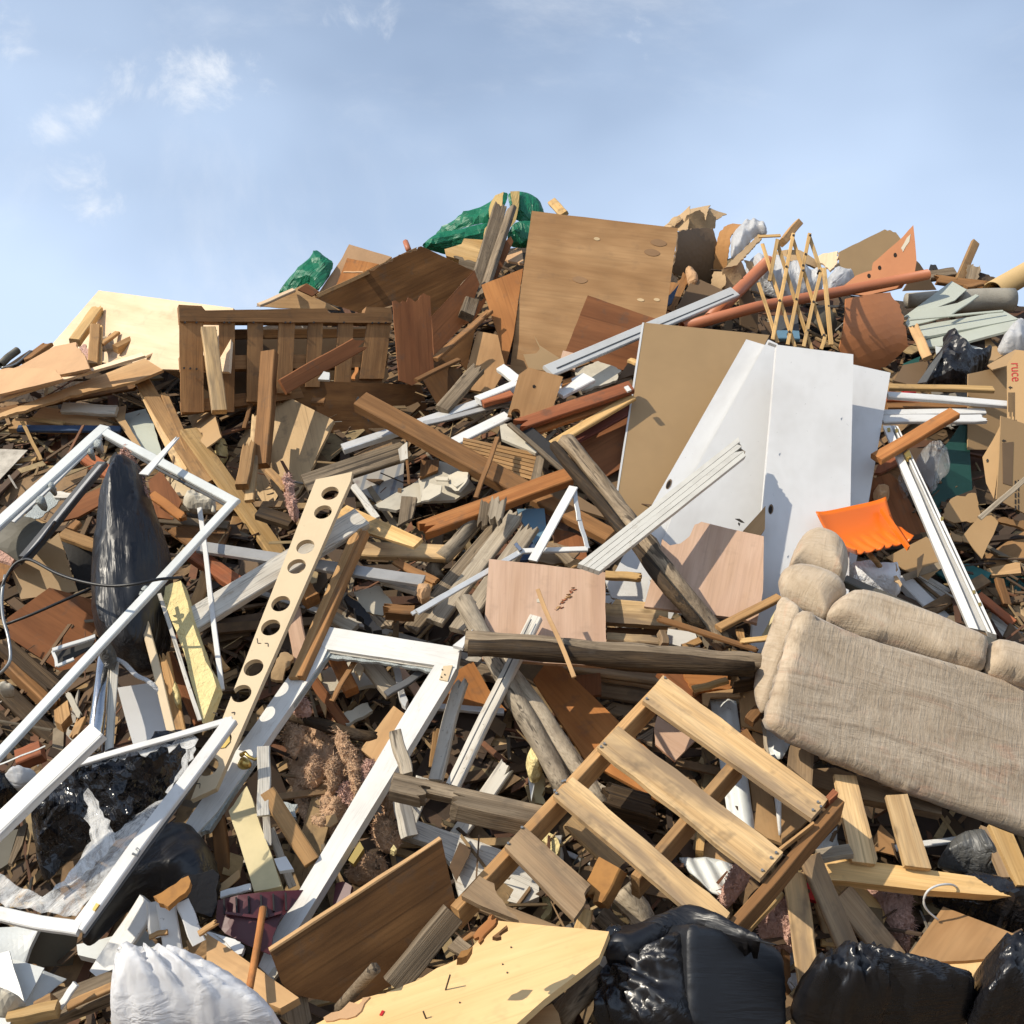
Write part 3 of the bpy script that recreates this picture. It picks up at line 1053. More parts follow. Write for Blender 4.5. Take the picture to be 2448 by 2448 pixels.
# ------------------------------------------------------------------ the setting
def build_ground():
    S = 1500.0
    V = [(-S, -S, 0), (S, -S, 0), (S, S, 0), (-S, S, 0)]
    o = link_mesh('ground', V, [(0, 1, 2, 3)], 'ground')
    tag(o, 'bare brown earth the pile stands on', None, None, 'structure')
SIL = [(-900, 1250), (-300, 980), (0, 930), (250, 860), (430, 800), (640, 790), (720, 740), (800, 690), (900, 650), (1010, 640), (1180, 600), (1260, 590), (1600, 620), (1700, 610),
       (1800, 660), (2000, 700), (2150, 715), (2448, 730), (2800, 800), (3400, 1100)]
def sil(x):
    if x <= SIL[0][0]: return SIL[0][1]
    for (x0, y0), (x1, y1) in zip(SIL, SIL[1:]):
        if x0 <= x <= x1:
            return y0 + (y1-y0)*(x-x0)/(x1-x0)
    return SIL[-1][1]
def build_mound():
    cols = [-1500 + 60*k for k in range(100)]
    V = []; F = []
    nr = 0
    for c in cols:
        top = sil(c)
        col = []
        for k in range(46):
            py = top + (3000-top)*(k/45)
            q = at0((c, py), -0.46)
            ro = 0.14*noise.noise((q.x*1.1, q.z*1.1, 0)) + 0.09*noise.noise((q.x*3, q.z*3, 4))
            q = q + Vector((0, ro, ro*0.6))
            col.append(q)
        t = col[0]
        backs = [t + Vector((0, 0.6*s, -0.5*s)) for s in (8, 5, 3, 1.5, 0.5)]
        foot = [Vector((col[-1].x, col[-1].y-0.4, -0.3))]
        col = [Vector((b.x*1.0, b.y, max(b.z, -0.3))) for b in backs] + col + foot
        nr = len(col)
        V += col
    for i in range(len(cols)-1):
        for k in range(nr-1):
            a = i*nr+k
            F.append((a, a+1, a+nr+1, a+nr))
    o = link_mesh('mound', V, F, 'mound_dirt')
    tag(o, 'dark heap of dirt and rubble inside the debris pile', None, None, 'structure')
PAL = [((0.40, 0.26, 0.12), 20), ((0.28, 0.17, 0.08), 26), ((0.17, 0.10, 0.05), 26), ((0.10, 0.06, 0.035), 18), ((0.20, 0.085, 0.04), 12), ((0.34, 0.27, 0.18), 6), ((0.55, 0.50, 0.42), 3), ((0.60, 0.43, 0.21), 9)]
def build_scraps(name, label, count, smin, smax, dlo, dhi, seed):
    rnd = random.Random(seed)
    V = []; F = []; C = []
    cols = [c for c, w in PAL for _ in range(w)]
    for _ in range(count):
        px = rnd.uniform(-500, 2950)
        top = sil(px) + 25
        py = top + (2700-top)*rnd.random()
        c = at0((px, py), rnd.uniform(dlo, dhi))
        L = smin + (smax-smin)*rnd.random()**2.2
        kind = rnd.random()
        if kind < 0.74:                  # laths and splintered boards
            L = L*1.5 + (0.15 if smax > 0.3 else 0.0)
            w = rnd.uniform(0.010, 0.045) if smax > 0.3 else rnd.uniform(0.003, 0.014)
            t = min(w*0.5, rnd.uniform(0.003, 0.014))
        elif kind < 0.88:                # wider boards
            w = rnd.uniform(0.05, 0.10) if smax > 0.3 else rnd.uniform(0.012, 0.03)
            t = rnd.uniform(0.006, 0.018) if smax > 0.3 else 0.004; L *= 1.3
        else:                            # torn sheets
            L *= 0.9; w = L*rnd.uniform(0.3, 0.9); t = rnd.uniform(0.002, 0.006)
        tip = rnd.uniform(0.05, 1.0) if rnd.random() < 0.5 else 1.0
        if py < top + 140:
            L = min(L, 0.30)
        nn = jit(N_S, 26 if L < 0.3 else 9, rnd)
        th = rnd.uniform(0, math.pi)
        x0 = Vector((math.cos(th), 0.66*math.sin(th), 0.755*math.sin(th)))
        M = frame(c, x0, nn)
        s = len(V)
        sk = [rnd.uniform(-0.25, 0.25)*w for _ in range(4)]
        for z in (-t/2, t/2):
            for q, (a, b) in enumerate(((-1, -1), (1, -1), (1, 1), (-1, 1))):
                V.append(M @ Vector((a*L/2 + sk[q]*2.0, b*w/2*(tip if a > 0 else 1.0) + sk[(q+1) % 4]*0.4, z)))
        F += [(s+3, s+2, s+1, s), (s+4, s+5, s+6, s+7), (s, s+1, s+5, s+4), (s+1, s+2, s+6, s+5), (s+2, s+3, s+7, s+6), (s+3, s, s+4, s+7)]
        k = rnd.uniform(0.30, 1.0)
        cc = rnd.choice(cols)
        C += [(cc[0]*k, cc[1]*k, cc[2]*k, 1)]*24
    o = link_mesh(name, V, F, 'scrap')
    at_ = o.data.color_attributes.new('piece_colour', 'FLOAT_COLOR', 'CORNER')
    at_.data.foreach_set('color', np.array(C, dtype=np.float32).ravel())
    tag(o, label, 'debris', None, 'stuff')
build_ground()
build_mound()
build_scraps('wood_scraps', 'broken wood scraps and splinters filling the gaps of the pile', 6800, 0.14, 0.85, -0.46, -0.04, 3)
build_scraps('splinters', 'small chips and splinters strewn between the boards', 5200, 0.03, 0.20, -0.24, 0.07, 9)

# ================================================================== the things in the pile
# ------------------------------------------------------------------ upper left
P('a', [(760,303),(1795,440),(1760,930),(1000,900),(360,765)], 'ply_pale', 'large pale plywood sheet on the left skyline', 'plywood_sheet', 'plywood', n=(-0.50,-0.80,0.30), d=-0.1, th=0.016, dmin=-0.35)
B('a', 575,705,760,445,72,'pine',0.18,'short lumber stud leaning on the pale skyline plywood sheet', e='cb', t=0.045)
B('a', 715,890,735,585,78,'lumber',0.22,'short upright stub standing before the pale skyline plywood', t=0.04, e='cc')
B('a', 762,880,772,580,34,'pine',0.20,'narrow batten nailed alongside the short upright stub', name='batten', cat='batten', t=0.03)
B('a', 780,720,905,628,28,'lumber',0.2,'thin stick poking right from the short upright stub', name='stick', cat='stick')
B('a', 890,758,1020,692,40,'lumber',0.18,'small block end lying low on the pale skyline plywood', name='wood_block', cat='wood block', t=0.05)
P('a', [(785,660),(850,645),(905,745),(790,760)], 'grey_wood', 'small torn grey scrap behind the short upright stub', 'scrap', 'scrap', d=0.1, rag=0.01)
P('a', [(610,740),(640,715),(690,760),(680,870),(640,800)], 'insulation_pink', 'small pinkish torn wad beside the short upright stub', 'torn_wad', 'scrap', d=0.22, rag=0.015)
P('a', [(830,770),(1080,775),(1010,850),(835,880)], 'ply_pale', 'pale plywood offcut behind the skyline stub', 'plywood_offcut', 'plywood', n=N_U, d=0.08)
T('a', [(0,880),(60,820),(135,765)], 60, 'drab_panel', 'dark green pipe end at the far left skyline', 'pipe', 'pipe', d=0.1, hollow=0.8)
T('a', [(10,900),(120,870),(240,770)], 16, 'conduit_grey', 'bent grey rod over the dark pipe at far left', 'rod', 'rod', d=0.12, sub=5)
B('a', 40,920,250,780,34,'rotten',0.1,'thin dark stick at the far left skyline', name='stick', cat='stick')
B('a', 180,860,385,710,40,'brown_lumber',0.1,'brown broken stick on the far left skyline', name='stick', cat='stick', e='bb')
P('a', [(150,885),(420,735),(570,703),(650,800),(690,905),(300,985),(0,1085),(-60,960)], 'particle', 'tan particle board sheet lying flat at far left', 'particle_board', 'panel', n=(-0.40,-0.72,0.56), d=0.34, rag={'*':0.003, 2:0.01})
P('a', [(-80,930),(60,900),(420,905),(480,985),(-80,1120)], 'particle', 'pinkish chipped board at the far left edge', 'particle_board', 'panel', n=(-0.35,-0.75,0.56), d=0.40, rag=0.004)
P('a', [(-60,1085),(690,905),(1090,780),(1112,805),(560,970),(-60,1160)], 'ply_pale', 'long pale sheet edge slanting across the left slope', 'plywood_sheet', 'plywood', n=(-0.3,-0.75,0.58), d=0.46, rag={'*':0.003, 3:0.006})
P('a', [(-60,1270),(540,1045),(1110,828),(1255,915),(1050,1000),(560,1110),(-60,1300)], 'ply_tan', 'split brown plywood sheet below the long pale sheet edge', 'plywood_sheet', 'plywood', n=(-0.2,-0.75,0.62), d=0.38, rag={'*':0.003, 4:0.01, 5:0.015})
B('a', -40,1240,1060,1040,50,'brown_lumber',0.06,'splintered brown edge under the split plywood at left', e='bb', name='splintered_strip', cat='board', n=N_V)
P('a', [(1112,830),(1388,688),(1400,985)], 'ply_brown', 'brown plywood corner just left of the upper pallet', 'plywood_corner', 'plywood', n=(0.2,-0.95,0.1), d=0.2)
B('a', 1115,815,1380,690,24,'ply_pale',0.28,'pale strip painted as the sunlit plywood edge left of the upper pallet', name='strip', cat='strip', t=0.012)  # sunlight on the plywood's top edge, put in as a paler strip
B('a', 482,1212,900,1232,72,'white_worn',0.22,'pale painted board left of the bent siding', t=0.03, n=N_V)
B('a', 290,1250,880,1335,95,'ply_tan',0.14,'tan board below the pale painted board', t=0.02)
B('a', 225,1290,500,1330,22,'pine',0.2,'thin yellow sliver under the tan board at left', name='sliver', cat='sliver', e='bb')
B('a', 95,1345,935,1358,80,'ply_tan',0.12,'tan batten behind the blue edged rail', name='batten', cat='batten')
B('a', 140,1368,935,1372,42,'blue_paint',0.20,'dark blue painted rail lying level at left', name='rail', cat='rail', t=0.03)
B('a', 165,1305,315,1610,28,'pine',0.26,'thin stick crossing the dark blue rail', name='stick', cat='stick', e='bc')
B('a', 75,1622,280,1606,30,'pine',0.22,'short yellow stick left of the white screen frame', name='stick', cat='stick')
P('a', [(0,1560),(110,1570),(90,1640),(20,1690),(-30,1640)], 'old_wood', 'torn grey scrap at the left edge above the white frame', 'scrap', 'scrap', d=0.18, rag=0.02)
P('a', [(110,1600),(240,1570),(250,1770),(140,1760)], 'steel_dark', 'dark blue grey plate inside the left debris', 'plate', 'plate', d=0.05)
P('a', [(-40,1730),(260,1800),(250,1850),(120,1850),(-40,1800)], 'foam_face', 'dirty foam strip left of the white frame bar', 'foam_strip', 'foam', d=0.24, rag=0.02)
P('a', [(-40,1800),(200,1860),(60,1990),(-40,1990)], 'cream_board', 'cream board corner at left behind the white frame', 'board_corner', 'board', d=0.2)
P('a', [(370,1400),(700,1380),(640,1560),(330,1640)], 'red_panel', 'dark red brown panel piece under the blue rail', 'panel_piece', 'panel', d=0.02)
P('a', [(640,1560),(880,1560),(890,1700),(690,1790),(440,1800)], 'hardboard_dark', 'brown board behind the white frame top corner', 'board_piece', 'panel', d=0.1)
B('a', 660,1590,890,1750,100,'redwood',0.22,'reddish board behind the black upright bag top')
P('a', [(838,1213),(1100,1168),(1180,1330),(1240,1565),(1060,1520)], 'vinyl_green', 'curled pale siding offcut below the upper pallet', 'siding_offcut', 'siding', n=(-0.2,-0.7,0.68), d=0.24, bend=0.05, th=0.005, rag=0.004)
P('a', [(835,1215),(970,1190),(960,1290),(1100,1530),(1050,1520)], 'cardboard', 'tan paper backing strip along the curled siding', 'paper_strip', 'paper', n=(-0.2,-0.7,0.68), d=0.26, th=0.004)
B('a', 1050,930,1590,1800,115,'lumber',0.38,'long splintered board slanting right of the curled siding', e='bc', t=0.03, bow=0.02)
B('a', 1110,1070,1450,1760,95,'pallet',0.33,'nail studded board under the long splintered board', e='bc', t=0.03)
B('a', 1260,1090,1560,1790,60,'lumber',0.36,'narrow strip alongside the long splintered board', name='strip', cat='strip', e='bb')
P('a', [(1440,1262),(1555,1170),(1600,1240),(1640,1225),(1705,1430),(1590,1515),(1500,1400)], 'cardboard', 'torn cardboard flap below the upper pallet', 'cardboard_flap', 'cardboard', n=N_L, d=0.3, th=0.006, rag={'*':0.004, 0:0.02, 2:0.02})
blob('a', [(1650,1520),(1750,1470),(1755,1560),(1700,1640),(1660,1600)], 'foam', 'small crumbled foam lump below the upper pallet', 'foam_lump', 'foam', d=0.22, H=0.04, amp=0.02, freq=20)
P('a', [(1240,1700),(1560,1880),(1400,1990),(1300,1850)], 'cream_board', 'cream board under the white frame right bar', 'board_piece', 'board', d=0.25, rag=0.006)
B('f', -160,420,560,1420,118,'pine',0.40,'long yellow plank running down behind the drilled board', t=0.03)

# the pallet standing on edge at upper left: deck facing us, in its own shade
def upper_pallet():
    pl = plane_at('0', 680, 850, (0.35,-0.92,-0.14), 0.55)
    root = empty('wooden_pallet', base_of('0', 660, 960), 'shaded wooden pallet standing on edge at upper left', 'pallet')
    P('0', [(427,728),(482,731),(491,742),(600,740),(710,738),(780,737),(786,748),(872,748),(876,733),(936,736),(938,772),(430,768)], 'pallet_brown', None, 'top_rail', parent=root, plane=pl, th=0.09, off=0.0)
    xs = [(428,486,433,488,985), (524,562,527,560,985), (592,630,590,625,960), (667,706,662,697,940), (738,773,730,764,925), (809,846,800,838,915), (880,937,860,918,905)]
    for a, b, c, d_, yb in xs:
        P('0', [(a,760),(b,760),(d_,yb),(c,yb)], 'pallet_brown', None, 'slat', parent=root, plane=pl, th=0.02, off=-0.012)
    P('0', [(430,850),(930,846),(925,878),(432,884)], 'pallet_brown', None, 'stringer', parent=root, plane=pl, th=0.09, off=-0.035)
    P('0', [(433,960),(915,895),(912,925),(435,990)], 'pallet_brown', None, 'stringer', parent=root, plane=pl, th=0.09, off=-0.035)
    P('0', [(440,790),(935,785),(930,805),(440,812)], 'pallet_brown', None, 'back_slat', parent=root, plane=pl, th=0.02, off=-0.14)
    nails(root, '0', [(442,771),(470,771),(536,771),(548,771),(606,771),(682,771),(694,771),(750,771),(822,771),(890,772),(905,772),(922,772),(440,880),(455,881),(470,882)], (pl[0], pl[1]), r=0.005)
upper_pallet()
P('0', [(450,790),(900,780),(930,900),(880,960),(450,990)], 'hardboard_dark', 'dark sheet added to shade the gaps of the upper pallet', 'board', 'panel', n=(0.3,-0.93,-0.1), d=0.18)  # added dark sheet, makes the gaps between the slats read as shade
B('a', 1605,600,1690,1240,115,'pallet',0.95,'weathered post leaning before the left of the upper pallet', t=0.05, n=(0.3,-0.9,-0.1), d1=0.55)
B('b', 240,1690,870,1340,125,'red_panel',0.62,'dark red board with splintered end before the upper pallet', e='cb', n=N_D, d1=0.75)
B('f', 465,-180,405,690,112,'brown_lumber',0.75,'tall brown stud standing before the knotty plywood', t=0.05, n=(-0.2,-0.9,0.2), d1=0.50)
P('f', [(520,110),(960,338),(815,640),(820,650),(690,900),(520,1060),(370,1050),(110,720),(395,200)], 'ply_knotty', 'knotty light plywood sheet under the upper pallet', 'plywood_sheet', 'plywood', n=(-0.25,-0.86,0.42), d=0.30, gdir=((520,110),(690,900)))
B('f', 255,850,315,505,95,'lumber',0.55,'broken stud leaning low on the knotty plywood', e='cb', t=0.04)
B('f', 315,960,370,290,70,'pallet',0.50,'torn narrow board beside the tall brown stud', e='cb', t=0.03)
B('f', 165,1310,285,880,95,'lumber',0.32,'short stud continuing below the white frame corner')
P('f', [(-10,260),(45,275),(95,450),(30,510),(-20,540)], 'cardboard', 'curled cardboard scrap left of the tall brown stud', 'cardboard_scrap', 'cardboard', n=N_L, d=0.34, th=0.005)
B('f', 270,400,330,170,30,'brown_lumber',0.3,'thin dark lath left of the tall brown stud', name='lath', cat='lath')
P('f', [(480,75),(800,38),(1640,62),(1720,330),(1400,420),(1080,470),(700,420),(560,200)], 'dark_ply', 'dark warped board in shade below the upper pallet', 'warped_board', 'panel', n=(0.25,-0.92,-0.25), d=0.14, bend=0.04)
B('f', 790,195,890,195,40,'brown_lumber',0.4,'small wood block on the dark warped board', name='wood_block', cat='wood block')
P('f', [(1150,150),(1250,240),(1230,330),(1180,260)], 'charred', 'black torn scrap on the dark warped board', 'scrap', 'scrap', d=0.35, rag=0.02)
B('b', 1410,1480,1840,1110,38,'brown_lumber',0.42,'thin pale edged lath rising right of the brown stub', name='lath', cat='lath', t=0.02)
P('b', [(1090,1030),(1210,1000),(1380,990),(1410,1580),(1240,1680),(1140,1640)], 'red_panel', 'red brown broken board stub right of the upper pallet', 'board_stub', 'board', n=(0.25,-0.93,-0.12), d=0.62, rag={'*':0.003, 0:0.03, 1:0.03}, gdir=((1200,1000),(1230,1600)))
P('b', [(1390,1150),(1720,790),(1760,900),(1650,1200),(1410,1450)], 'red_panel', 'brown panel leaning behind the tall dark plank', 'panel', 'panel', n=(0.35,-0.9,-0.1), d=0.3)
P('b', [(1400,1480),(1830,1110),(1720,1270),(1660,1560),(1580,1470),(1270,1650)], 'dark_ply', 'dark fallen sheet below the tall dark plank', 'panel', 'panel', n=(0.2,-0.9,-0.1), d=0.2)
P('b', [(1740,1260),(1900,1290),(1960,1560),(1850,1740),(1600,1700),(1660,1560)], 'ply_brown', 'brown sheet low left of the big stained plywood', 'panel', 'panel', n=N_V, d=0.22)
B('b', 1470,1870,1760,1540,100,'old_wood',0.45,'grey plank lying on the dark fallen sheet', e='cb', n=N_V)
B('b', 1270,1640,1600,1480,26,'brown_lumber',0.42,'thin lath along the top of the dark fallen sheet', name='lath', cat='lath')
P('b', [(1480,1520),(1640,1560),(1530,1720),(1440,1830),(1330,1640)], 'dark_ply', 'dark board with saw lines near centre top', 'board', 'board', n=(0.15,-0.95,0.0), d=0.30)
P('b', [(515,1630),(560,1570),(605,1580),(600,1635)], 'grey_trim', 'small grey plastic scrap under the upper pallet', 'scrap', 'scrap', n=N_V, d=0.75)
B('b', 790,1635,815,1545,28,'orange_ply',0.72,'short orange stick under the upper pallet', name='stick', cat='stick')

# the skyline left of centre
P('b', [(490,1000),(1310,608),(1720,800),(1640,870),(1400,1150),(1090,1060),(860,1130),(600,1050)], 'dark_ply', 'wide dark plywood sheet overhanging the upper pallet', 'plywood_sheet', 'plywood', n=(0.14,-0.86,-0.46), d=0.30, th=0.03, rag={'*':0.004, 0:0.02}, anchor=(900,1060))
B('b', 495,1000,1280,628,30,'lumber',0.60,'splintered lumber edge along the overhanging dark sheet', name='lumber_edge', cat='board', e='bb', d1=0.72, n=N_D, t=0.04)
P('b', [(520,965),(700,700),(755,592),(1085,690),(830,860),(650,915)], 'particle', 'tan open carton panel on the left skyline', 'carton_panel', 'cardboard', n=(0.1,-0.92,0.2), d=0.02, dmin=-0.3)
P('b', [(655,912),(740,698),(985,745),(800,840)], 'orange_ply', 'orange inner panel of the skyline carton', 'carton_panel', 'cardboard', n=(0.0,-0.85,0.2), d=0.10, dmin=-0.3)
B('b', 712,806,860,808,10,'particle',0.18,'thin pale shelf edge inside the skyline carton', name='shelf_edge', cat='strip', t=0.02)
blob('b', [(190,985),(300,860),(460,710),(478,655),(505,632),(570,690),(650,735),(520,955),(430,900),(330,940)], 'tarp_green', 'small green tarp flap on the left skyline', 'tarp', 'tarp', n=(-0.3,-0.85,0.4), d=0.0, H=0.03, amp=0.05, freq=5, mode='crumple', smooth=False, step=0.035, dmin=-0.3, rag=0.004, stretch=((300,900),(520,680)))
P('b', [(40,1068),(330,940),(430,893),(530,960),(490,1000),(690,1100),(300,1085)], 'ply_tan', 'tan broken sheet under the small green tarp flap', 'panel', 'panel', n=(0.0,-0.9,-0.2), d=0.1, rag=0.006, dmin=-0.3)
B('b', 60,1062,330,945,24,'ply_pale',0.2,'pale strip painted as the sunlit sheet edge under the small green tarp', name='strip', cat='strip')  # paler wood along the tan sheet's edge stands in for sunlight
P('b', [(360,940),(430,893),(525,955),(470,990)], 'red_panel', 'small brown square beneath the small green tarp', 'panel_piece', 'panel', n=(0.2,-0.9,0.0), d=0.25)
T('b', [(1215,640),(1190,575)], 44, 'terracotta', 'terracotta pipe stub on the skyline', 'pipe_stub', 'pipe', d=-0.1)
def big_tarp():
    root = empty('tarp', base_of('b', 1650, 640, 0.0), 'large green tarp with yellow bands on the centre skyline', 'tarp')
    kw = dict(parent=root, mode='crumple', smooth=False, rag=0.003, back=0.01, step=0.035)
    up = plane_at('b', 1650, 430, (-0.35,-0.80,0.45), 0.02)
    blob('b', [(1400,525),(1500,440),(1680,350),(1850,262),(1930,190),(1990,200),(1900,420),(1760,430),(1600,475)], 'tarp_green', None, 'lit_fold', plane=up, H=0.03, amp=0.05, freq=4, stretch=((1420,500),(1850,300)), **kw)
    lo = plane_at('b', 1600, 540, (0.1,-0.95,-0.30), 0.05)
    blob('b', [(1300,612),(1380,540),(1450,500),(1600,478),(1780,430),(1900,420),(1960,520),(1800,640),(1640,690),(1480,670)], 'tarp_green', None, 'shaded_fold', plane=lo, H=0.03, amp=0.05, freq=4, stretch=((1420,560),(1850,480)), **kw)
    rt = plane_at('c', 200, 300, (0.15,-0.93,0.30), 0.10)
    blob('c', [(40,200),(130,183),(210,198),(290,248),(325,345),(330,420),(100,420),(60,300)], 'tarp_green', None, 'lit_fold', plane=rt, H=0.03, amp=0.05, freq=4, stretch=((140,200),(140,400)), **kw)
    rl = plane_at('c', 150, 500, (0.2,-0.93,-0.30), 0.12)
    blob('c', [(40,520),(100,410),(330,415),(300,620),(50,620)], 'tarp_green', None, 'shaded_fold', plane=rl, H=0.03, amp=0.05, freq=4, stretch=((140,420),(160,600)), **kw)
    P('b', [(1830,330),(1850,262),(1880,215),(1945,188),(1930,300),(1890,470),(1850,560),(1788,548),(1800,470),(1840,430)], 'tarp_yellow', None, 'yellow_band', parent=root, plane=up, off=0.10, th=0.004, rag=0.006)
    P('c', [(65,185),(135,183),(130,300),(105,415),(50,480),(40,420),(80,300)], 'tarp_yellow', None, 'yellow_band', parent=root, plane=rt, off=0.075, th=0.004, rag=0.004)
big_tarp()
P('b', [(1490,630),(1620,590),(1640,548),(1815,560),(1800,700),(1760,750),(1500,680)], 'pine', 'stacked yellow wood offcut below the large green tarp', 'offcut', 'wood block', n=(-0.1,-0.95,0.1), d=0.25, th=0.06, dmin=-0.2)
P('b', [(1560,680),(1780,740),(1750,800),(1640,790)], 'old_wood', 'splintered chunk below the large green tarp', 'chunk', 'wood block', n=(0.1,-0.95,0.1), d=0.25, rag=0.02, dmin=-0.2)
B('b', 1660,1150,1920,300,105,'old_wood',0.30,'tall dark plank leaning up to the green tarp', t=0.05, n=(0.2,-0.95,-0.05), e='cb', d1=0.55)
B('b', 1780,1000,2010,310,46,'old_wood',0.42,'narrow weathered strip along the tall dark plank', name='strip', cat='strip', t=0.03, n=(-0.6,-0.75,0.1), e='bb', d1=0.62)
P('b', [(1900,620),(2000,530),(2020,570),(1880,890),(1730,1170),(1600,1230)], 'red_panel', 'narrow brown panel right of the tall dark plank', 'panel', 'panel', n=(0.3,-0.9,0.0), d=0.22)
P('b', [(1930,690),(2080,600),(2100,740),(1980,720)], 'particle', 'pink lit board glimpsed beside the big stained plywood', 'board_piece', 'board', n=N_U, d=0.05, dmin=-0.3)
B('c', 385,265,480,365,68,'pine',-0.25,'pale board end above the big stained plywood', t=0.03, n=(-0.3,-0.9,0.2), d1=-0.2)
P('0', [(1151,681),(1250,642),(1228,800),(1207,880),(1190,800)], 'orange_ply', 'orange veneer corner left of the big stained plywood', 'plywood_corner', 'plywood', n=(-0.1,-0.93,0.25), d=0.35, gdir=((1151,681),(1190,800)))

# the big stained plywood sheet with its oval patches
def big_ply():
    pts = [(230,335),(1355,468),(1240,1290),(1000,1400),(80,1700),(60,1560)]
    px = [src('c', *p) for p in pts]
    pl = plane_for(px, (-0.06,-0.965,0.16), 0.15, -0.05)
    o = P('c', pts, 'ply_brown', 'big stained brown plywood sheet facing us at centre top', 'plywood_sheet', 'plywood', plane=pl, gdir=((230,335),(1355,468)), th=0.018)
    for k, (x, y, rx, ry, mt) in enumerate([(1205,580,64,28,'patch'),(1155,655,62,28,'patch'),(600,865,58,27,'patch'),(1068,1020,28,12,'patch_pale'),(1192,1018,24,12,'patch_pale'),(730,550,24,13,'patch_pale')]):
        pp = [(x+rx*math.cos(a)*abs(math.cos(a))**0.3, y+ry*math.sin(a)+0.1*rx*math.cos(a)) for a in [2*math.pi*q/14 for q in range(14)]]
        P('c', pp, mt, None, 'patch', parent=o, plane=pl, off=0.0025, th=0.004, rag=0)
big_ply()
P('c', [(660,985),(1230,1182),(1075,1600),(480,1440)], 'red_panel', 'dark red brown square leaning on the big stained plywood', 'panel', 'panel', n=(0.1,-0.97,0.1), d=0.55, dmin=0.30)
P('c', [(250,1298),(290,1370),(450,1472),(400,1580),(205,1545),(165,1440),(262,1432),(292,1395)], 'hardboard', 'curved hardboard offcut below the big stained plywood', 'hardboard_offcut', 'hardboard', n=(0.0,-0.95,0.1), d=0.62, th=0.006)
def holed_board():
    pts = [(205,1540),(470,1612),(385,1870),(215,1935),(45,1905),(130,1595)]
    pl = plane_for([src('c', *p) for p in pts], (0.1,-0.95,0.1), 0.70, 0.4)
    o = P('c', pts, 'ply_brown', 'small brown board with a round hole below centre top', 'board', 'board', plane=pl, holes=[(108,1893,0.022)], th=0.03)
    P('c', [(235,1680),(250,1672),(262,1686),(250,1700),(238,1696)], 'dark_hole', None, 'knot', parent=o, plane=pl, off=0.002, th=0.003, rag=0)
holed_board()
_o = B('c', 355,1572,1790,962,92,'grey_trim',0.72,'long grooved grey trim slanting behind the tan hardboard', name='edge_strip', cat='trim', t=0.02, n=N_V, d1=0.62)
B('c', 420,1545,1780,975,8,'steel_dark',0.735,None,'groove', parent=_o, t=0.004, n=N_V, d1=0.635)
P('c', [(470,1410),(600,1440),(560,1560),(440,1520)], 'ply_pink', 'small pink board behind the long grey trim', 'board_piece', 'board', n=N_V, d=0.58)
P('c', [(560,1560),(740,1490),(920,1560),(880,1640),(760,1680),(620,1720)], 'plaster', 'grey torn wallboard below the long grey trim', 'wallboard', 'wallboard', n=N_S, d=0.5, rag=0.01)
P('c', [(880,1640),(985,1480),(1050,1500),(1030,1590)], 'hardboard_dark', 'dark offcut left of the tan hardboard top', 'offcut', 'scrap', d=0.45)
B('c', 980,1485,1045,1508,28,'pine',0.62,'tiny pale stick left of the tan hardboard', name='stick', cat='stick')
B('c', 425,1745,672,1620,92,'white_trim',0.62,'short white trim right of the holed brown board', name='edge_strip', cat='trim', t=0.02)
P('c', [(470,1640),(580,1600),(590,1630),(460,1680)], 'orange_ply', 'small orange chip above the short white trim', 'chip', 'scrap', d=0.62)
B('c', -10,1545,125,1650,70,'white_trim',0.50,'short white board end left of the holed board', n=N_V, t=0.03)
B('g', 460,190,780,60,60,'white_trim',0.5,'white strip end left of the holed brown board', name='strip', cat='strip')
B('g', 490,205,720,140,50,'redwood',0.52,'reddish lath under the white strip end', name='lath', cat='lath')

# ------------------------------------------------------------------ skyline right of centre
P('t', [(385,430),(600,400),(740,400),(700,820),(560,900),(330,720)], 'hardboard_dark', 'dark sheet painted as the shaded cavity right of the big stained plywood', 'cavity_shade', 'paper', n=(0.55,-0.78,-0.28), d=0.0, bend=0.12, dmin=-0.3, rag=0.01)  # bent dark sheet stands in for the shade of an open cavity
def crumpled_paper():
    root = empty('paper_bag', base_of('t', 500, 420, 0.0), 'crumpled brown paper bag on the skyline', 'paper')
    for pp, nv, dd in (([(230,385),(330,320),(400,290),(480,230),(470,300),(440,410),(400,418)], (-0.6,-0.62,0.5), 0.12), ([(480,230),(560,220),(640,228),(600,300),(560,262),(470,300)], (-0.2,-0.6,0.77), 0.12),
                   ([(470,300),(560,262),(600,300),(705,310),(690,402),(560,420),(440,412)], (0.35,-0.9,-0.25), 0.14), ([(640,228),(705,245),(768,290),(705,312),(600,300)], (0.15,-0.75,0.6), 0.12), ([(300,350),(400,290),(420,330),(360,390)], (-0.3,-0.9,0.2), 0.16)):
        P('t', pp, 'kraft', None, 'fold', parent=root, n=nv, d=dd, th=0.004, rag=0.008, bend=0.03, dmin=-0.15)
crumpled_paper()
P('t', [(640,690),(655,600),(700,430),(760,320),(800,268),(880,290),(990,360),(960,400),(870,380),(800,420),(760,600),(735,715)], 'kraft_orange', 'curled orange brown paper sack on the skyline', 'paper_sack', 'paper', n=(-0.2,-0.9,0.3), d=0.28, bend=0.12, th=0.01, rag=0.01)
P('t', [(745,710),(960,500),(1010,440),(1035,480),(840,690),(800,700)], 'kraft', 'folded lip of the brown paper sack', 'paper_lip', 'paper', n=(0.0,-0.7,0.7), d=0.42, th=0.01, rag=0.01)
blob('t', [(790,640),(800,450),(880,380),(1000,360),(1070,390),(1080,450),(990,440),(860,600)], 'film_white', 'white plastic film inside the brown paper sack', 'plastic_film', 'plastic', n=(-0.1,-0.8,0.5), d=0.36, H=0.023, amp=0.035, freq=11, mode='folds')
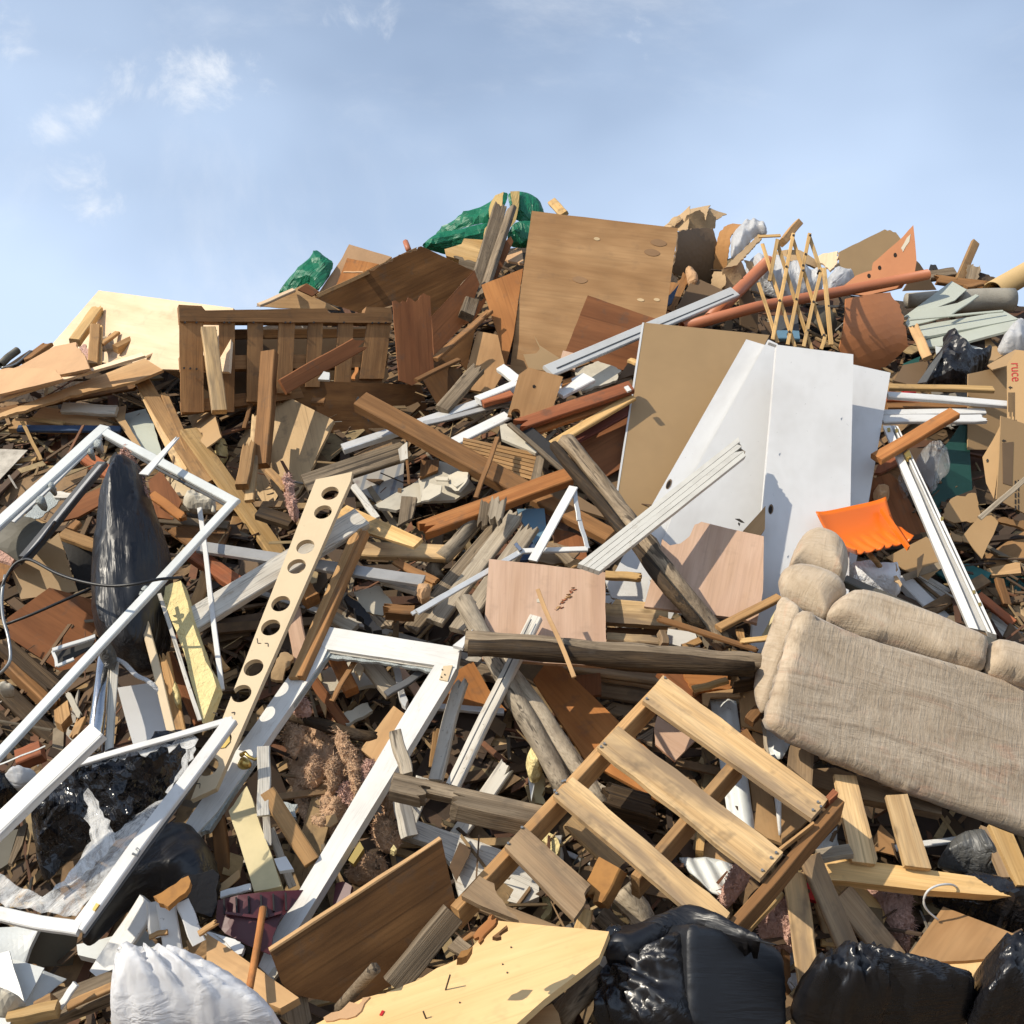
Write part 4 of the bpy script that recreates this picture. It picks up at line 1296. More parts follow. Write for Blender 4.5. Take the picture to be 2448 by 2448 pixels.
def paper_heap():
    root = empty('paper_heap', base_of('t', 800, 880, 0.1), 'lower crumpled part of the brown paper heap', 'paper')
    for pp, nv, dd in (([(630,900),(660,720),(740,715),(760,820),(700,890)], (-0.3,-0.93,0.1), 0.25), ([(740,715),(900,640),(940,740),(860,860),(760,880),(755,800)], (0.4,-0.9,-0.1), 0.27), ([(900,640),(990,650),(1000,760),(950,870),(860,860),(935,740)], (0.0,-0.9,0.3), 0.25)):
        P('t', pp, 'kraft', None, 'fold', parent=root, n=nv, d=dd, th=0.004, rag=0.01, bend=0.03, dmin=-0.15)
paper_heap()
P('t', [(300,1010),(330,820),(390,830),(430,740),(480,800),(350,1060)], 'brown_lumber', 'splintered boards right of the big stained plywood', 'splintered_board', 'board', n=N_V, d=0.18, rag=0.015)
P('t', [(312,930),(395,835),(340,980),(308,1000)], 'blue_paint', 'blue painted sliver right of the big stained plywood', 'painted_sliver', 'sliver', n=N_V, d=0.26)
blob('t', [(445,705),(500,710),(550,790),(530,860),(470,840),(455,770)], 'particle', 'small torn tan wad right of the big plywood', 'torn_wad', 'scrap', n=N_V, d=0.30, H=0.03, amp=0.02, freq=14, smooth=False)
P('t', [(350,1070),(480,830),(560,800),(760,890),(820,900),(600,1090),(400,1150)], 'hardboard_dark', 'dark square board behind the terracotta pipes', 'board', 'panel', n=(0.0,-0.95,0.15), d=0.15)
T('t', [(632,1105),(860,880),(1085,660)], 100, 'terracotta', 'steep terracotta plastic pipe behind the wooden trellis', 'pipe', 'pipe', d=0.42, hollow=0.86, seg=20)
T('t', [(420,1165),(1000,1010),(1600,900),(2310,760)], 84, 'terracotta', 'long terracotta plastic pipe crossing the wooden trellis', 'pipe', 'pipe', d=0.55, hollow=0.86, seg=20)
B('t', 1190,515,1315,365,56,'lumber',0.05,'short brown stud poking up behind the trellis', t=0.05, n=N_R)
def trellis():
    root = empty('trellis', base_of('t', 1330, 1290, 0.4), 'folding wooden trellis fence standing on the white door tops', 'trellis')
    pl = plane_at('t', 1330, 1280, (0.05,-0.97,0.22), 0.62)
    def stick(x0, y0, x1, y1, w, off, nm='slat'):
        A = hit(src('t', x0, y0), *pl)[0] + pl[1]*off
        C = hit(src('t', x1, y1), *pl)[0] + pl[1]*off
        B('t', 0, 0, 0, 0, w, 'pine', 0, None, nm, parent=root, world=(A, C), n=tuple(pl[1]), t=0.012, ns=2)
    for s in [(1150,500,1090,820),(1275,455,1110,1270),(1400,455,1228,1310),(1490,720,1352,1325),(1520,1235,1485,1345)]:
        stick(*s, 28, 0.010)
    for s in [(1400,460,1490,730),(1268,462,1520,1240),(1155,520,1420,1335),(1040,520,1290,1315),(1010,820,1160,1280)]:
        stick(*s, 26, -0.006)
    stick(1505,725,1562,1315, 34, 0.014, 'end_post')
    stick(1000,490,1170,480, 20, 0.02, 'twine_wrap')
    for (x, y) in [(1400,475),(1272,475),(1470,745),(1345,705),(1217,715),(1425,985),(1293,965),(1165,975),(1240,1215),(1385,1205),(1505,1240),(1365,620),(1345,745),(1540,1020)]:
        c = hit(src('t', x, y), *pl)[0]
        V, F = grid_tube([Vector((0, 0, -0.012)), Vector((0, 0, 0.020))], [0.006, 0.006], 8)
        link_mesh('rivet', V, F, 'nail', frame(c, (1, 0, 0.2), pl[1]), root)
trellis()
blob('t', [(900,660),(1150,640),(1230,700),(1420,760),(1530,780),(1480,920),(1200,950),(1050,900),(920,860)], 'film_white', 'dirty white plastic film heaped behind the trellis', 'plastic_film', 'plastic', n=(0.0,-0.85,0.4), d=0.12, H=0.045, amp=0.06, freq=11, mode='folds', dmin=-0.25)
blob('d', [(410,620),(420,540),(480,490),(560,500),(640,510),(560,590),(440,640)], 'film_white', 'small white sheet right of the trellis', 'plastic_film', 'plastic', n=(-0.1,-0.7,0.6), d=0.25, H=0.023, amp=0.03, freq=11, mode='folds')
P('t', [(1150,520),(1330,560),(1440,620),(1500,640),(1480,700),(1180,640)], 'kraft', 'brown paper ridge behind the trellis top', 'paper_ridge', 'paper', n=(0.0,-0.85,0.4), d=-0.1, bend=0.05, dmin=-0.4)
P('t', [(1440,640),(1500,600),(1620,580),(1610,680),(1560,730),(1520,690)], 'ply_pale', 'sunlit splintered board right of the trellis', 'splintered_board', 'board', n=(-0.3,-0.7,0.6), d=-0.05, rag=0.012, dmin=-0.4)
P('t', [(1100,1080),(1310,1070),(1330,1280),(1130,1270)], 'steel_dark', 'dark metal unit behind the trellis foot', 'metal_plate', 'panel', n=N_V, d=0.25)
B('t', 1150,1232,1320,1236,66,'blue_pale',0.32,'pale blue grey board behind the trellis foot', n=N_V)
P('t', [(1380,1060),(1560,990),(1620,1130),(1580,1290),(1500,1220)], 'drab_panel', 'grey cloth lump behind the trellis end post', 'cloth_lump', 'cloth', n=N_D, d=0.3, bend=0.05)
P('t', [(880,770),(1010,1010),(1000,1210),(870,1150),(860,900)], 'hardboard_dark', 'dark brown board under the crossing terracotta pipes', 'board', 'panel', n=N_D, d=0.2)
P('d', [(480,560),(508,330),(860,155),(945,178),(985,232),(880,400),(700,500)], 'hardboard', 'brown hardboard corner on the right skyline', 'hardboard_sheet', 'hardboard', n=(0.2,-0.95,0.15), d=0.0, dmin=-0.35, rag={'*':0.003, 0:0.012, 2:0.015})
def terracotta_sheet():
    root = empty('torn_sheet', base_of('d', 850, 1200, 0.2), 'torn orange brown panel standing at right skyline', 'panel')
    pu = plane_at('d', 900, 500, (-0.35,-0.90,0.25), 0.52)
    o = P('d', [(480,640),(640,510),(760,470),(770,412),(1000,212),(1080,122),(1105,400),(1090,490),(1060,510),(990,600),(720,665)], 'terracotta_panel', None, 'upper_sheet', parent=root, plane=pu, th=0.012, rag={'*':0.004, 7:0.02})
    lo = plane_at('d', 900, 620, (0.18,-0.97,-0.02), 0.66)
    P('d', [(560,690),(720,655),(960,600),(1000,740),(1030,900),(1052,1050),(850,1245),(620,1235),(520,1060)], 'terracotta_panel', None, 'lower_sheet', parent=root, plane=lo, th=0.012, bend=0.10, rag={'*':0.006, 2:0.02, 3:0.02})
    for x, y in ((940,352),(820,450),(738,512)):
        P('d', [(x+13*math.cos(a), y+17*math.sin(a)) for a in [2*math.pi*q/10 for q in range(10)]], 'dark_hole', None, 'bolt_hole', parent=root, plane=pu, off=0.003, th=0.004, rag=0)
    P('d', [(1030,220),(1060,190),(1050,250),(1000,330),(985,300)], 'plaster', None, 'paint_smear', parent=root, plane=pu, off=0.0025, th=0.003, rag=0.006)
terracotta_sheet()
P('d', [(1095,390),(1130,420),(1260,620),(1000,630),(1080,500)], 'hardboard_dark', 'brown panel corner behind the torn orange panel', 'panel', 'panel', n=N_D, d=0.2)
B('d', 1425,565,1556,258,62,'lumber',0.0,'upright stick on the right skyline', t=0.03, n=(0.3,-0.9,0.1), name='stick', cat='stick')
P('d', [(1470,560),(1500,450),(1545,420),(1565,445),(1595,425),(1590,490),(1540,580)], 'old_wood', 'splintered stump beside the upright skyline stick', 'stump', 'wood block', n=N_V, d=0.02, rag=0.02, th=0.05)
B('d', 1190,520,1395,490,62,'old_wood',0.0,'short grey board on the right skyline', t=0.04, n=N_V)
B('d', 1215,465,1255,465,40,'charred',0.0,'tiny black block on the right skyline', name='block', cat='block', t=0.04)
B('d', 1220,540,1700,600,60,'brown_lumber',0.0,'brown boards lying along the right skyline', e='bb', n=N_V)
P('d', [(1540,580),(1570,480),(1640,500),(1750,545),(1700,610)], 'rotten', 'dark rubble clod on the right skyline', 'clod', 'rubble', n=N_S, d=-0.05, rag=0.02, th=0.1)
B('d', 1480,600,1610,575,26,'brown_lumber',0.12,'short brown lath over the pale green siding', name='lath', cat='lath')
T('d', [(1690,640),(1990,470)], 170, 'tube_tan', 'yellow cardboard tube at the right skyline edge', 'cardboard_tube', 'tube', d=0.05, hollow=0.9, seg=24)
T('d', [(1030,705),(1250,690),(1480,670)], 120, 'carpet', 'short beige carpet roll behind the pale green siding', 'carpet_roll', 'carpet', d=0.05, rough=0.05, seg=20, sub=3)
T('d', [(1380,720),(1600,700),(1850,700)], 180, 'carpet', 'thick beige carpet roll at right behind the siding', 'carpet_roll', 'carpet', d=0.10, rough=0.05, seg=22, sub=3)
P('d', [(1005,830),(1375,553),(1490,618),(1400,700),(1120,815)], 'vinyl_green', 'pale green siding sheet lying upper right', 'siding_sheet', 'siding', n=(-0.15,-0.65,0.74), d=0.28, th=0.006)
P('d', [(1020,875),(1060,800),(1420,722),(1555,660),(1340,825),(1040,905)], 'vinyl_green', 'second pale green siding sheet under the first', 'siding_sheet', 'siding', n=(-0.1,-0.75,0.65), d=0.33, th=0.006)
P('d', [(1120,895),(1780,785),(1890,845),(1160,985)], 'vinyl_green', 'long pale green siding strip pointing right', 'siding_strip', 'siding', n=(-0.1,-0.55,0.82), d=0.36, th=0.012)
P('d', [(1165,995),(1895,850),(1935,900),(1420,1040),(1190,1060)], 'vinyl_green', 'lower pale green siding strip pointing right', 'siding_strip', 'siding', n=(-0.1,-0.60,0.78), d=0.40, th=0.012)
B('d', 1050,850,1770,785,14,'vinyl_green',0.44,'thin folded lip along the green siding strip', name='siding_lip', cat='siding', t=0.02)
B('d', 1340,825,1570,665,26,'vinyl_green',0.42,'narrow green siding sliver on top of the sheets', name='siding_sliver', cat='siding', t=0.01)
P('d', [(1250,1050),(1500,1040),(1640,1080),(1650,1130),(1480,1120),(1260,1130)], 'vinyl_white', 'pale folded vinyl under the green siding strips', 'vinyl_piece', 'siding', d=0.36, th=0.006)
B('d', 1080,900,1190,1150,80,'ply_tan',0.46,'short tan board right of the torn orange panel', e='bc', n=N_L)
B('d', 1150,1120,1340,1040,30,'grey_trim',0.3,'grey strip above the black bag at right', name='strip', cat='strip')
blob('d', [(1720,1100),(1760,1000),(1830,930),(1990,850),(1990,1090),(1860,1110)], 'film_white', 'white plastic sheeting at the right edge', 'plastic_sheeting', 'plastic', n=(-0.1,-0.7,0.6), d=0.40, H=0.036, amp=0.05, freq=11, mode='folds')
P('d', [(1630,980),(1660,990),(1780,1120),(1660,1190),(1640,1080)], 'cardboard', 'torn cardboard edge behind the black bag at right', 'cardboard_scrap', 'cardboard', d=0.34, th=0.005, rag=0.006)
blob('d', [(1130,1360),(1240,1150),(1310,1060),(1305,985),(1330,975),(1410,1010),(1465,1100),(1560,1140),(1670,1100),(1685,1115),(1640,1220),(1520,1300),(1500,1390),(1300,1400)], 'bag_black', 'torn black bag above the thin rods at right', 'bag', 'bag', n=(0.0,-0.85,0.5), d=0.42, H=0.10, amp=0.06, freq=7, smooth=False)
P('d', [(1110,1340),(1230,1170),(1310,1080),(1300,1130),(1180,1330)], 'film_grey', 'grey translucent edge of the torn black bag', 'bag_edge', 'plastic', n=N_L, d=0.56, th=0.004)
P('d', [(930,1320),(1000,1200),(1210,1160),(1150,1320),(1090,1360)], 'hardboard_dark', 'brown board under the torn black bag', 'board', 'panel', d=0.3)
P('d', [(1000,1190),(1140,1130),(1120,1180),(1020,1210)], 'green_board', 'dark green scrap right of the torn orange panel', 'scrap', 'scrap', d=0.3)

# ------------------------------------------------------------------ right side
B('d', 885,1372,1692,1388,34,'pine',0.62,'thin wooden rod lying level at right', name='rod', cat='rod', t=0.02)
B('d', 880,1432,1842,1508,40,'white',0.66,'long white rod lying level at right', name='rod', cat='rod', t=0.02)
B('d', 840,1572,1632,1560,42,'white',0.62,'upper white strip right of the white doors', name='strip', cat='strip', t=0.02)
B('d', 838,1622,1642,1615,58,'white',0.66,'lower white strip right of the white doors', name='strip', cat='strip', t=0.02, e='cb')
P('d', [(870,1400),(1290,1440),(1400,1480),(1300,1500),(880,1470)], 'redwood', 'reddish board between the right hand rods', 'board', 'board', d=0.45)
B('d', 870,1520,1500,1530,50,'brown_lumber',0.45,'brown lath between the rods and white strips', name='lath', cat='lath')
B('d', 1000,1410,1090,1405,30,'red_plastic',0.5,'small red scrap under the thin wooden rod', name='scrap', cat='scrap')
B('d', 795,1925,1395,1570,86,'cedar',0.80,'orange brown board crossing the metal door track', t=0.03, n=N_S)
# cardboard carton at the right edge
def carton():
    root = empty('cardboard_box', base_of('d', 1800, 1750, 0.3), 'flattened cardboard box with red lettering at right edge', 'box')
    a = plane_at('d', 1650, 1500, (0.30,-0.93,0.15), 0.50)
    P('d', [(1503,1268),(1690,1228),(1802,1200),(1812,1500),(1815,1850),(1500,1850)], 'cardboard', None, 'side_flap', parent=root, plane=a, th=0.006)
    b = plane_at('d', 1880, 1500, (-0.30,-0.92,0.28), 0.72)
    ff = P('d', [(1800,1200),(1875,1082),(1990,1100),(1990,1960),(1800,1960)], 'cardboard', None, 'front_flap', parent=root, plane=b, th=0.006)
    c = plane_at('d', 1750, 1180, (-0.1,-0.5,0.86), 0.62)
    P('d', [(1650,1200),(1865,1080),(1885,1090),(1800,1205),(1690,1235)], 'cardboard', None, 'top_flap', parent=root, plane=c, th=0.006)
    text_on(ff, 'd', 'ruce', (1832,1188), (1838,1328), b, 0.028, 'print_red', name='red_lettering')
    for y in (1375,):
        P('d', [(1812,1370),(1828,1360),(1828,1368),(1842,1368),(1842,1378),(1828,1378),(1828,1388)], 'print_black', None, 'printed_arrow', parent=ff, plane=b, off=0.002, th=0.002, rag=0)
    for k in range(6):
        x = 1812+k*9
        P('d', [(x,1410),(x+4,1410),(x+4,1560+(k % 3)*35),(x,1560+(k % 3)*35)], 'print_black', None, 'printed_line', parent=ff, plane=b, off=0.002, th=0.002, rag=0)
    for k in range(3):
        x = 1850+k*10
        P('d', [(x,1620),(x+4,1620),(x+4,1740),(x,1740)], 'print_black', None, 'printed_line', parent=ff, plane=b, off=0.002, th=0.002, rag=0)
carton()
def carton2():
    root = empty('cardboard_box', base_of('h', 1800, 700, 0.3), 'torn cardboard box below the lettered box at right edge', 'box')
    a = plane_at('h', 1700, 350, (-0.6,-0.75,0.28), 0.80)
    P('h', [(1760,30),(1760,250),(1725,440),(1700,620),(1640,500),(1612,300),(1690,170)], 'cardboard', None, 'side_flap', parent=root, plane=a, th=0.006)
    b = plane_at('h', 1860, 350, (0.25,-0.95,0.12), 0.86)
    ff = P('h', [(1755,-20),(1990,60),(1990,760),(1720,620),(1742,300)], 'cardboard', None, 'front_flap', parent=root, plane=b, th=0.006)
    P('h', [(1762,172),(1778,160),(1778,167),(1792,167),(1792,177),(1778,177),(1778,186)], 'print_black', None, 'printed_arrow', parent=ff, plane=b, off=0.002, th=0.002, rag=0)
    P('h', [(1765,190),(1850,180),(1840,520),(1770,500)], 'hardboard_dark', None, 'printed_block', parent=ff, plane=b, off=0.002, th=0.002, rag=0)
    for k in range(5):
        y = 480+k*48
        P('h', [(1862,y),(1872,y),(1872,y+34),(1862,y+34)], 'print_black', None, 'printed_mark', parent=ff, plane=b, off=0.002, th=0.002, rag=0)
        P('h', [(1886,y-6),(1894,y-6),(1894,y+30),(1886,y+30)], 'print_black', None, 'printed_mark', parent=ff, plane=b, off=0.002, th=0.002, rag=0)
    P('h', [(1640,320),(1652,310),(1662,322),(1656,340),(1644,338)], 'print_black', None, 'printed_mark', parent=root, plane=a, off=0.002, th=0.002, rag=0)
carton2()
P('h', [(1300,740),(1370,620),(1500,580),(1560,575),(1600,780),(1430,800),(1360,790)], 'cardboard', 'torn cardboard flap right of the metal door track', 'cardboard_flap', 'cardboard', n=(0.1,-0.9,0.3), d=0.52, rag=0.012, th=0.006)
P('h', [(1585,760),(1680,745),(1735,800),(1610,1080),(1510,960),(1440,930)], 'cardboard', 'pointed cardboard flap below the torn box at right', 'cardboard_flap', 'cardboard', n=(-0.1,-0.9,0.3), d=0.58, rag=0.006, th=0.006)
P('h', [(1360,860),(1455,910),(1450,950),(1385,940)], 'cardboard', 'small sunlit cardboard tab right of the door track', 'cardboard_tab', 'cardboard', n=N_L, d=0.56, rag=0.006, th=0.005)
B('h', 1590,770,1990,430,40,'grey_wood',0.92,'thin pale stick across the torn cardboard box', name='stick', cat='stick', t=0.02, d1=1.0)
P('h', [(1250,720),(1220,600),(1290,260),(1440,50),(1505,60),(1535,580),(1340,620),(1290,730)], 'green_board', 'dark green printed board behind the metal door track', 'board', 'board', n=(0.1,-0.95,0.15), d=0.40, th=0.01, rag=0.004)
P('h', [(1250,1180),(1500,1118),(1680,1190),(1590,1345),(1400,1290)], 'teal_board', 'teal green board corner right of the sofa', 'board_corner', 'board', n=(-0.1,-0.85,0.45), d=0.45)
P('h', [(1640,1230),(1930,1100),(1990,1100),(1990,1440),(1830,1420),(1600,1330)], 'teal_board', 'teal green sheet at the right edge above the sofa', 'board_sheet', 'board', n=(0.0,-0.9,0.3), d=0.34)
P('h', [(1560,1110),(1740,990),(1990,830),(1990,1080),(1700,1160)], 'ply_brown', 'brown grained board at the right edge above the sofa', 'board', 'board', n=(-0.1,-0.85,0.45), d=0.42)
P('h', [(1640,1160),(1900,1100),(1910,1190),(1680,1210)], 'ply_tan', 'tan strip under the brown grained board at right', 'strip', 'board', d=0.45)
P('h', [(1720,790),(1760,760),(1990,800),(1990,880),(1830,820)], 'ply_brown', 'splintered brown sheet below the torn cardboard box', 'panel', 'panel', n=N_V, d=0.55, rag=0.012)
B('h', 1740,1240,1800,1440,60,'brown_lumber',0.50,'short brown board across the teal sheet at right')
B('h', 1580,1360,1850,1580,60,'redwood',0.48,'reddish lath running behind the sofa at right', name='lath', cat='lath')
P('h', [(1790,1440),(1990,1420),(1990,1560),(1850,1520)], 'kraft', 'crushed paper under the teal sheet at right', 'crushed_paper', 'paper', d=0.45, bend=0.03)
P('h', [(745,470),(900,420),(960,480),(1190,880),(1180,930),(980,1000),(900,880),(720,690)], 'red_panel', 'brown panel behind the orange shovel', 'panel', 'panel', n=(0.15,-0.95,0.15), d=0.42, gdir=((745,470),(980,1000)))
P('h', [(870,1070),(1180,910),(1240,960),(1300,1150),(1190,1250),(1000,1160)], 'cardboard', 'large folded cardboard right of the orange shovel', 'cardboard_sheet', 'cardboard', n=(0.1,-0.92,0.25), d=0.52, th=0.006)
P('h', [(1110,1080),(1160,1040),(1140,1160),(1110,1220)], 'kraft', 'small sunlit paper tear right of the orange shovel', 'paper_tear', 'paper', n=N_L, d=0.60, th=0.004)
blob('h', [(765,560),(850,545),(900,590),(880,640),(800,670),(780,640)], 'particle', 'crumpled tan wad above the orange shovel', 'torn_wad', 'scrap', n=N_S, d=0.5, H=0.04, amp=0.03, freq=14, smooth=False)
B('h', 1050,1230,1990,1780,150,'white_worn',0.42,'wide grey white board lying behind the sofa back', t=0.03)
B('h', 980,1230,1310,1560,90,'white',0.46,'white plank end between sofa and door track')
B('h', 830,400,1000,470,110,'brown_lumber',0.35,'brown board glimpsed behind the metal door track')
P('h', [(850,260),(930,200),(1000,330),(830,420),(780,420)], 'redwood', 'reddish offcut left of the metal door track', 'offcut', 'scrap', d=0.4)
blob('h', [(1090,330),(1140,260),(1240,238),(1330,290),(1368,410),(1280,480),(1230,580),(1180,470),(1110,420)], 'film_clear', 'crumpled clear plastic bag right of the metal track', 'clear_plastic_bag', 'plastic bag', n=(0,-0.85,0.5), d=0.55, H=0.09, amp=0.05, freq=8, smooth=False)
blob('h', [(950,450),(1030,400),(1080,560),(1010,600)], 'film_clear', 'clear plastic scrap left of the metal track', 'clear_plastic_scrap', 'plastic', n=(0,-0.85,0.5), d=0.5, H=0.05, amp=0.03, freq=9, smooth=False)
def door_track():
    root = empty('door_track', base_of('h', 1640, 1640, 0.3), 'long silver metal sliding door track at right', 'door track')
    pl = plane_at('h', 1300, 860, (-0.30,-0.80,0.52), 0.78)
    P('h', [(845,55),(905,55),(1580,1625),(1505,1610)], 'white_trim', None, 'rail', parent=root, plane=pl, th=0.03, off=0.012)
    P('h', [(905,55),(940,55),(1650,1640),(1580,1625)], 'aluminium_dull', None, 'channel', parent=root, plane=pl, th=0.012, off=-0.012)
    P('h', [(925,55),(962,60),(1720,1665),(1650,1640)], 'white_trim', None, 'rail', parent=root, plane=pl, th=0.03, off=0.016)
    P('h', [(940,60),(948,60),(1690,1650),(1680,1648)], 'steel_dark', None, 'groove', parent=root, plane=pl, th=0.004, off=0.019)
    P('h', [(1005,270),(1045,235),(1065,285),(1025,300)], 'brass', None, 'roller_bracket', parent=root, plane=pl, th=0.03, off=0.034)
    for x, y in ((890,85),(952,92),(1300,770),(1545,1335),(1590,1430)):
        P('h', [(x-12,y-10),(x+12,y-14),(x+14,y+8),(x-8,y+14)], 'brass', None, 'screw_stain', parent=root, plane=pl, th=0.006, off=0.021, rag=0)
door_track()

# orange snow shovel: a scooped ribbed blade on a pole
def shovel():
    root = empty('snow_shovel', base_of('h', 830, 1160, 0.4), 'orange plastic snow shovel blade standing behind the sofa', 'shovel')
    pl = plane_at('h', 700, 900, (0.05,-0.80,0.60), 0.85)
    # blade as a bent grid between its four corners
    c = [(308,790),(843,676),(1052,985),(618,1094)]
    Wc = [hit(src('h', *q), *pl)[0] for q in c]
    nu, nv = 26, 14
    org = sum(Wc, Vector())/4
    M = frame(org, Wc[1]-Wc[0], pl[1]); Mi = M.inverted()
    Lc = [Mi @ w for w in Wc]
    V = []; F = []
    for j in range(nv+1):
        v = j/nv
        for i in range(nu+1):
            u = i/nu
            q = (Lc[0]*(1-u)+Lc[1]*u)*(1-v) + (Lc[3]*(1-u)+Lc[2]*u)*v
            zz = -0.05*math.sin(math.pi*v*0.9) + 0.012*abs(2*u-1)**6
            rib = max(0.0, math.cos(2*math.pi*u*6.0))**4 if v > 0.5 else 0.0
            zz += 0.022*rib*min(1.0, (v-0.5)/0.15) if v > 0.5 else 0
            V.append(q + Vector((0, 0, zz + 0.04)))
    n1 = len(V)
    V += [p + Vector((0, 0, -0.006)) for p in V]
    w = nu+1
    for j in range(nv):
        for i in range(nu):
            a = j*w+i
            F.append((a, a+w, a+w+1, a+1)); F.append((a+n1, a+1+n1, a+w+1+n1, a+w+n1))
    bd = [i for i in range(nu+1)] + [j*w+nu for j in range(1, nv+1)] + [nv*w+i for i in range(nu-1, -1, -1)] + [j*w for j in range(nv-1, 0, -1)]
    for k in range(len(bd)):
        a, b = bd[k], bd[(k+1) % len(bd)]
        F.append((a, b, b+n1, a+n1))
    link_mesh('blade', V, F, 'orange_plastic', M, root, smooth=True)
    P('h', [(830,690),(848,678),(1056,982),(1040,992)], 'orange_plastic', None, 'blade_side', parent=root, plane=pl, th=0.02, off=0.05, rag=0)
    T('h', [(735,1040,0.80),(790,1100,0.76),(900,1240,0.60)], 42, 'lumber', None, 'handle', parent=root, seg=12)
shovel()
blob('h', [(565,1140),(700,1135),(880,1165),(960,1125),(985,1390),(800,1330),(570,1250)], 'paper_white', 'white paper bag with printing wedged behind the sofa', 'paper_bag', 'paper', n=(0,-0.85,0.5), d=0.62, H=0.07, amp=0.03, freq=8)
P('h', [(880,1110),(950,1120),(980,1300),(930,1250)], 'kraft', 'torn white brown paper edge behind the sofa', 'paper_edge', 'paper', d=0.72, th=0.004, rag=0.01)
text_on(bpy.data.objects['paper_bag.001'], 'h', '(5.0)', (620,1232), (690,1246), plane_at('h', 655, 1240, (0,-0.85,0.5), 0.72), 0.018, 'print_grey', name='printed_number')

# the sofa, tipped with its back towards us
def sofa():
    root = empty('sofa', base_of('s', 900, 1500, 0.3), 'worn beige patterned sofa tipped over at right', 'sofa')
    nb = (0.27,-0.95,0.15)
    pl = plane_at('s', 900, 900, nb, 1.22)
    st = ((210,200),(1600,690))
    cu = plane_at('s', 1000, 330, (0.08,-0.90,0.42), 1.20)
    sid = plane_at('l', 1150, 500, (-0.78,-0.52,0.34), 1.20)
    blob('l', [(1180,60),(1335,165),(1270,330),(1150,680),(1040,1010),(985,900),(968,760),(1010,600),(1110,300)], 'sofa_fabric', None, 'side', parent=root, plane=sid, H=0.015, R=0.04, amp=0.006, freq=5, mode='soft', back=0.08, rag=0.001)
    blob('s', [(195,160),(420,280),(700,405),(1100,520),(1620,672),(2050,790),(2050,1990),(1940,1935),(1000,1590),(400,1335),(140,1215),(-70,1060),(0,820),(90,480)], 'sofa_fabric', None, 'back', parent=root, plane=pl, H=0.025, R=0.025, amp=0.009, freq=4, mode='folds', back=0.06, rag=0.001, stretch=st, step=0.022)
    blob('s', [(405,240),(450,150),(540,75),(640,48),(850,92),(1250,250),(1600,400),(1650,440),(1640,560),(1615,670),(1300,585),(950,480),(700,410),(500,300)], 'sofa_fabric', None, 'cushion', parent=root, plane=cu, off=0.02, H=0.06, R=0.045, amp=0.012, freq=5, mode='soft', back=0.12, rag=0.001, stretch=st, step=0.018)
    blob('s', [(1645,450),(1700,432),(1850,460),(2050,560),(2050,800),(1800,735),(1640,670),(1625,560)], 'sofa_fabric', None, 'cushion', parent=root, plane=cu, off=0.02, H=0.06, R=0.045, amp=0.010, freq=5, mode='soft', back=0.12, rag=0.001, stretch=st, step=0.018)
    arm = plane_at('h', 320, 1300, (-0.15,-0.80,0.58), 1.20)
    blob('h', [(35,1260),(70,1200),(180,1160),(330,1175),(520,1250),(580,1345),(470,1440),(420,1560),(300,1500),(150,1420),(55,1350)], 'sofa_fabric', None, 'arm', parent=root, plane=arm, off=0.02, H=0.07, R=0.07, amp=0.012, freq=5, mode='soft', back=0.1, rag=0.001)
    hd = plane_at('h', 350, 1100, (-0.05,-0.75,0.66), 1.12)
    blob('h', [(105,1185),(150,1050),(215,940),(300,902),(380,908),(500,965),(570,1040),(582,1130),(545,1270),(400,1220),(250,1170)], 'sofa_fabric', None, 'armrest', parent=root, plane=hd, off=0.0, H=0.08, R=0.07, amp=0.012, freq=5, mode='soft', back=0.12, rag=0.001)
    B('h', 545,1250,1990,1880,62,'drab_panel',1.02,None,'lining',parent=root, n=(0.1,-0.6,0.8), t=0.03, d1=1.0)
sofa()

# ------------------------------------------------------------------ the white doors and tan hardboard
def tan_board():
    pts = [(1539,771),(1840,801),(1790,900),(1640,1130),(1555,1260),(1459,1292)]
    pl = plane_for([src('0', *p) for p in pts], (0.10,-0.96,0.22), 0.50, 0.30)
    o = P('0', pts, 'hardboard', 'tall tan hardboard sheet left of the white doors', 'hardboard_sheet', 'hardboard', plane=pl, th=0.012)
    P('0', [(1536,771),(1540,771),(1460,1292),(1456,1292)], 'white_clean', None, 'white_edge', parent=o, plane=pl, off=0.002, th=0.016, rag=0)
tan_board()
def door(pts, label, d, n, pull=None, dmin=0.3):
    pl = plane_for(pts, n, d, dmin)
    o = P('0', pts, 'white_clean', label, 'wardrobe_door', 'door', group='white closet doors leaning in a fan', plane=pl, th=0.03, rag=0.0005)
    if pull:
        x, y, sl = pull
        pp = [(x+6*math.cos(a)+sl*math.sin(a)*9, y+12*math.sin(a)) for a in [2*math.pi*q/14 for q in range(14)]]
        P('0', pp, 'hardboard_dark', None, 'finger_pull', parent=o, plane=pl, off=0.002, th=0.004, rag=0)
        pp = [(x-1+4*math.cos(a)+sl*math.sin(a)*8, y+1+9*math.sin(a)) for a in [2*math.pi*q/14 for q in range(14)]]
        P('0', pp, 'dark_hole', None, 'finger_pull', parent=o, plane=pl, off=0.003, th=0.003, rag=0)
    return o, pl
door([(1784,811),(1830,825),(1836,1240),(1790,1290),(1600,1500),(1400,1500),(1500,1310)], 'white closet door fanned out furthest left', 0.60, (0.04,-0.96,0.26), (1599,1157,-0.45), 0.36)
door([(1836,812),(1860,825),(1832,1100),(1828,1215),(1780,1268),(1690,1320),(1570,1330),(1620,1200)], 'second white closet door from the left in the fan', 0.70, (0.10,-0.96,0.24), None, 0.46)
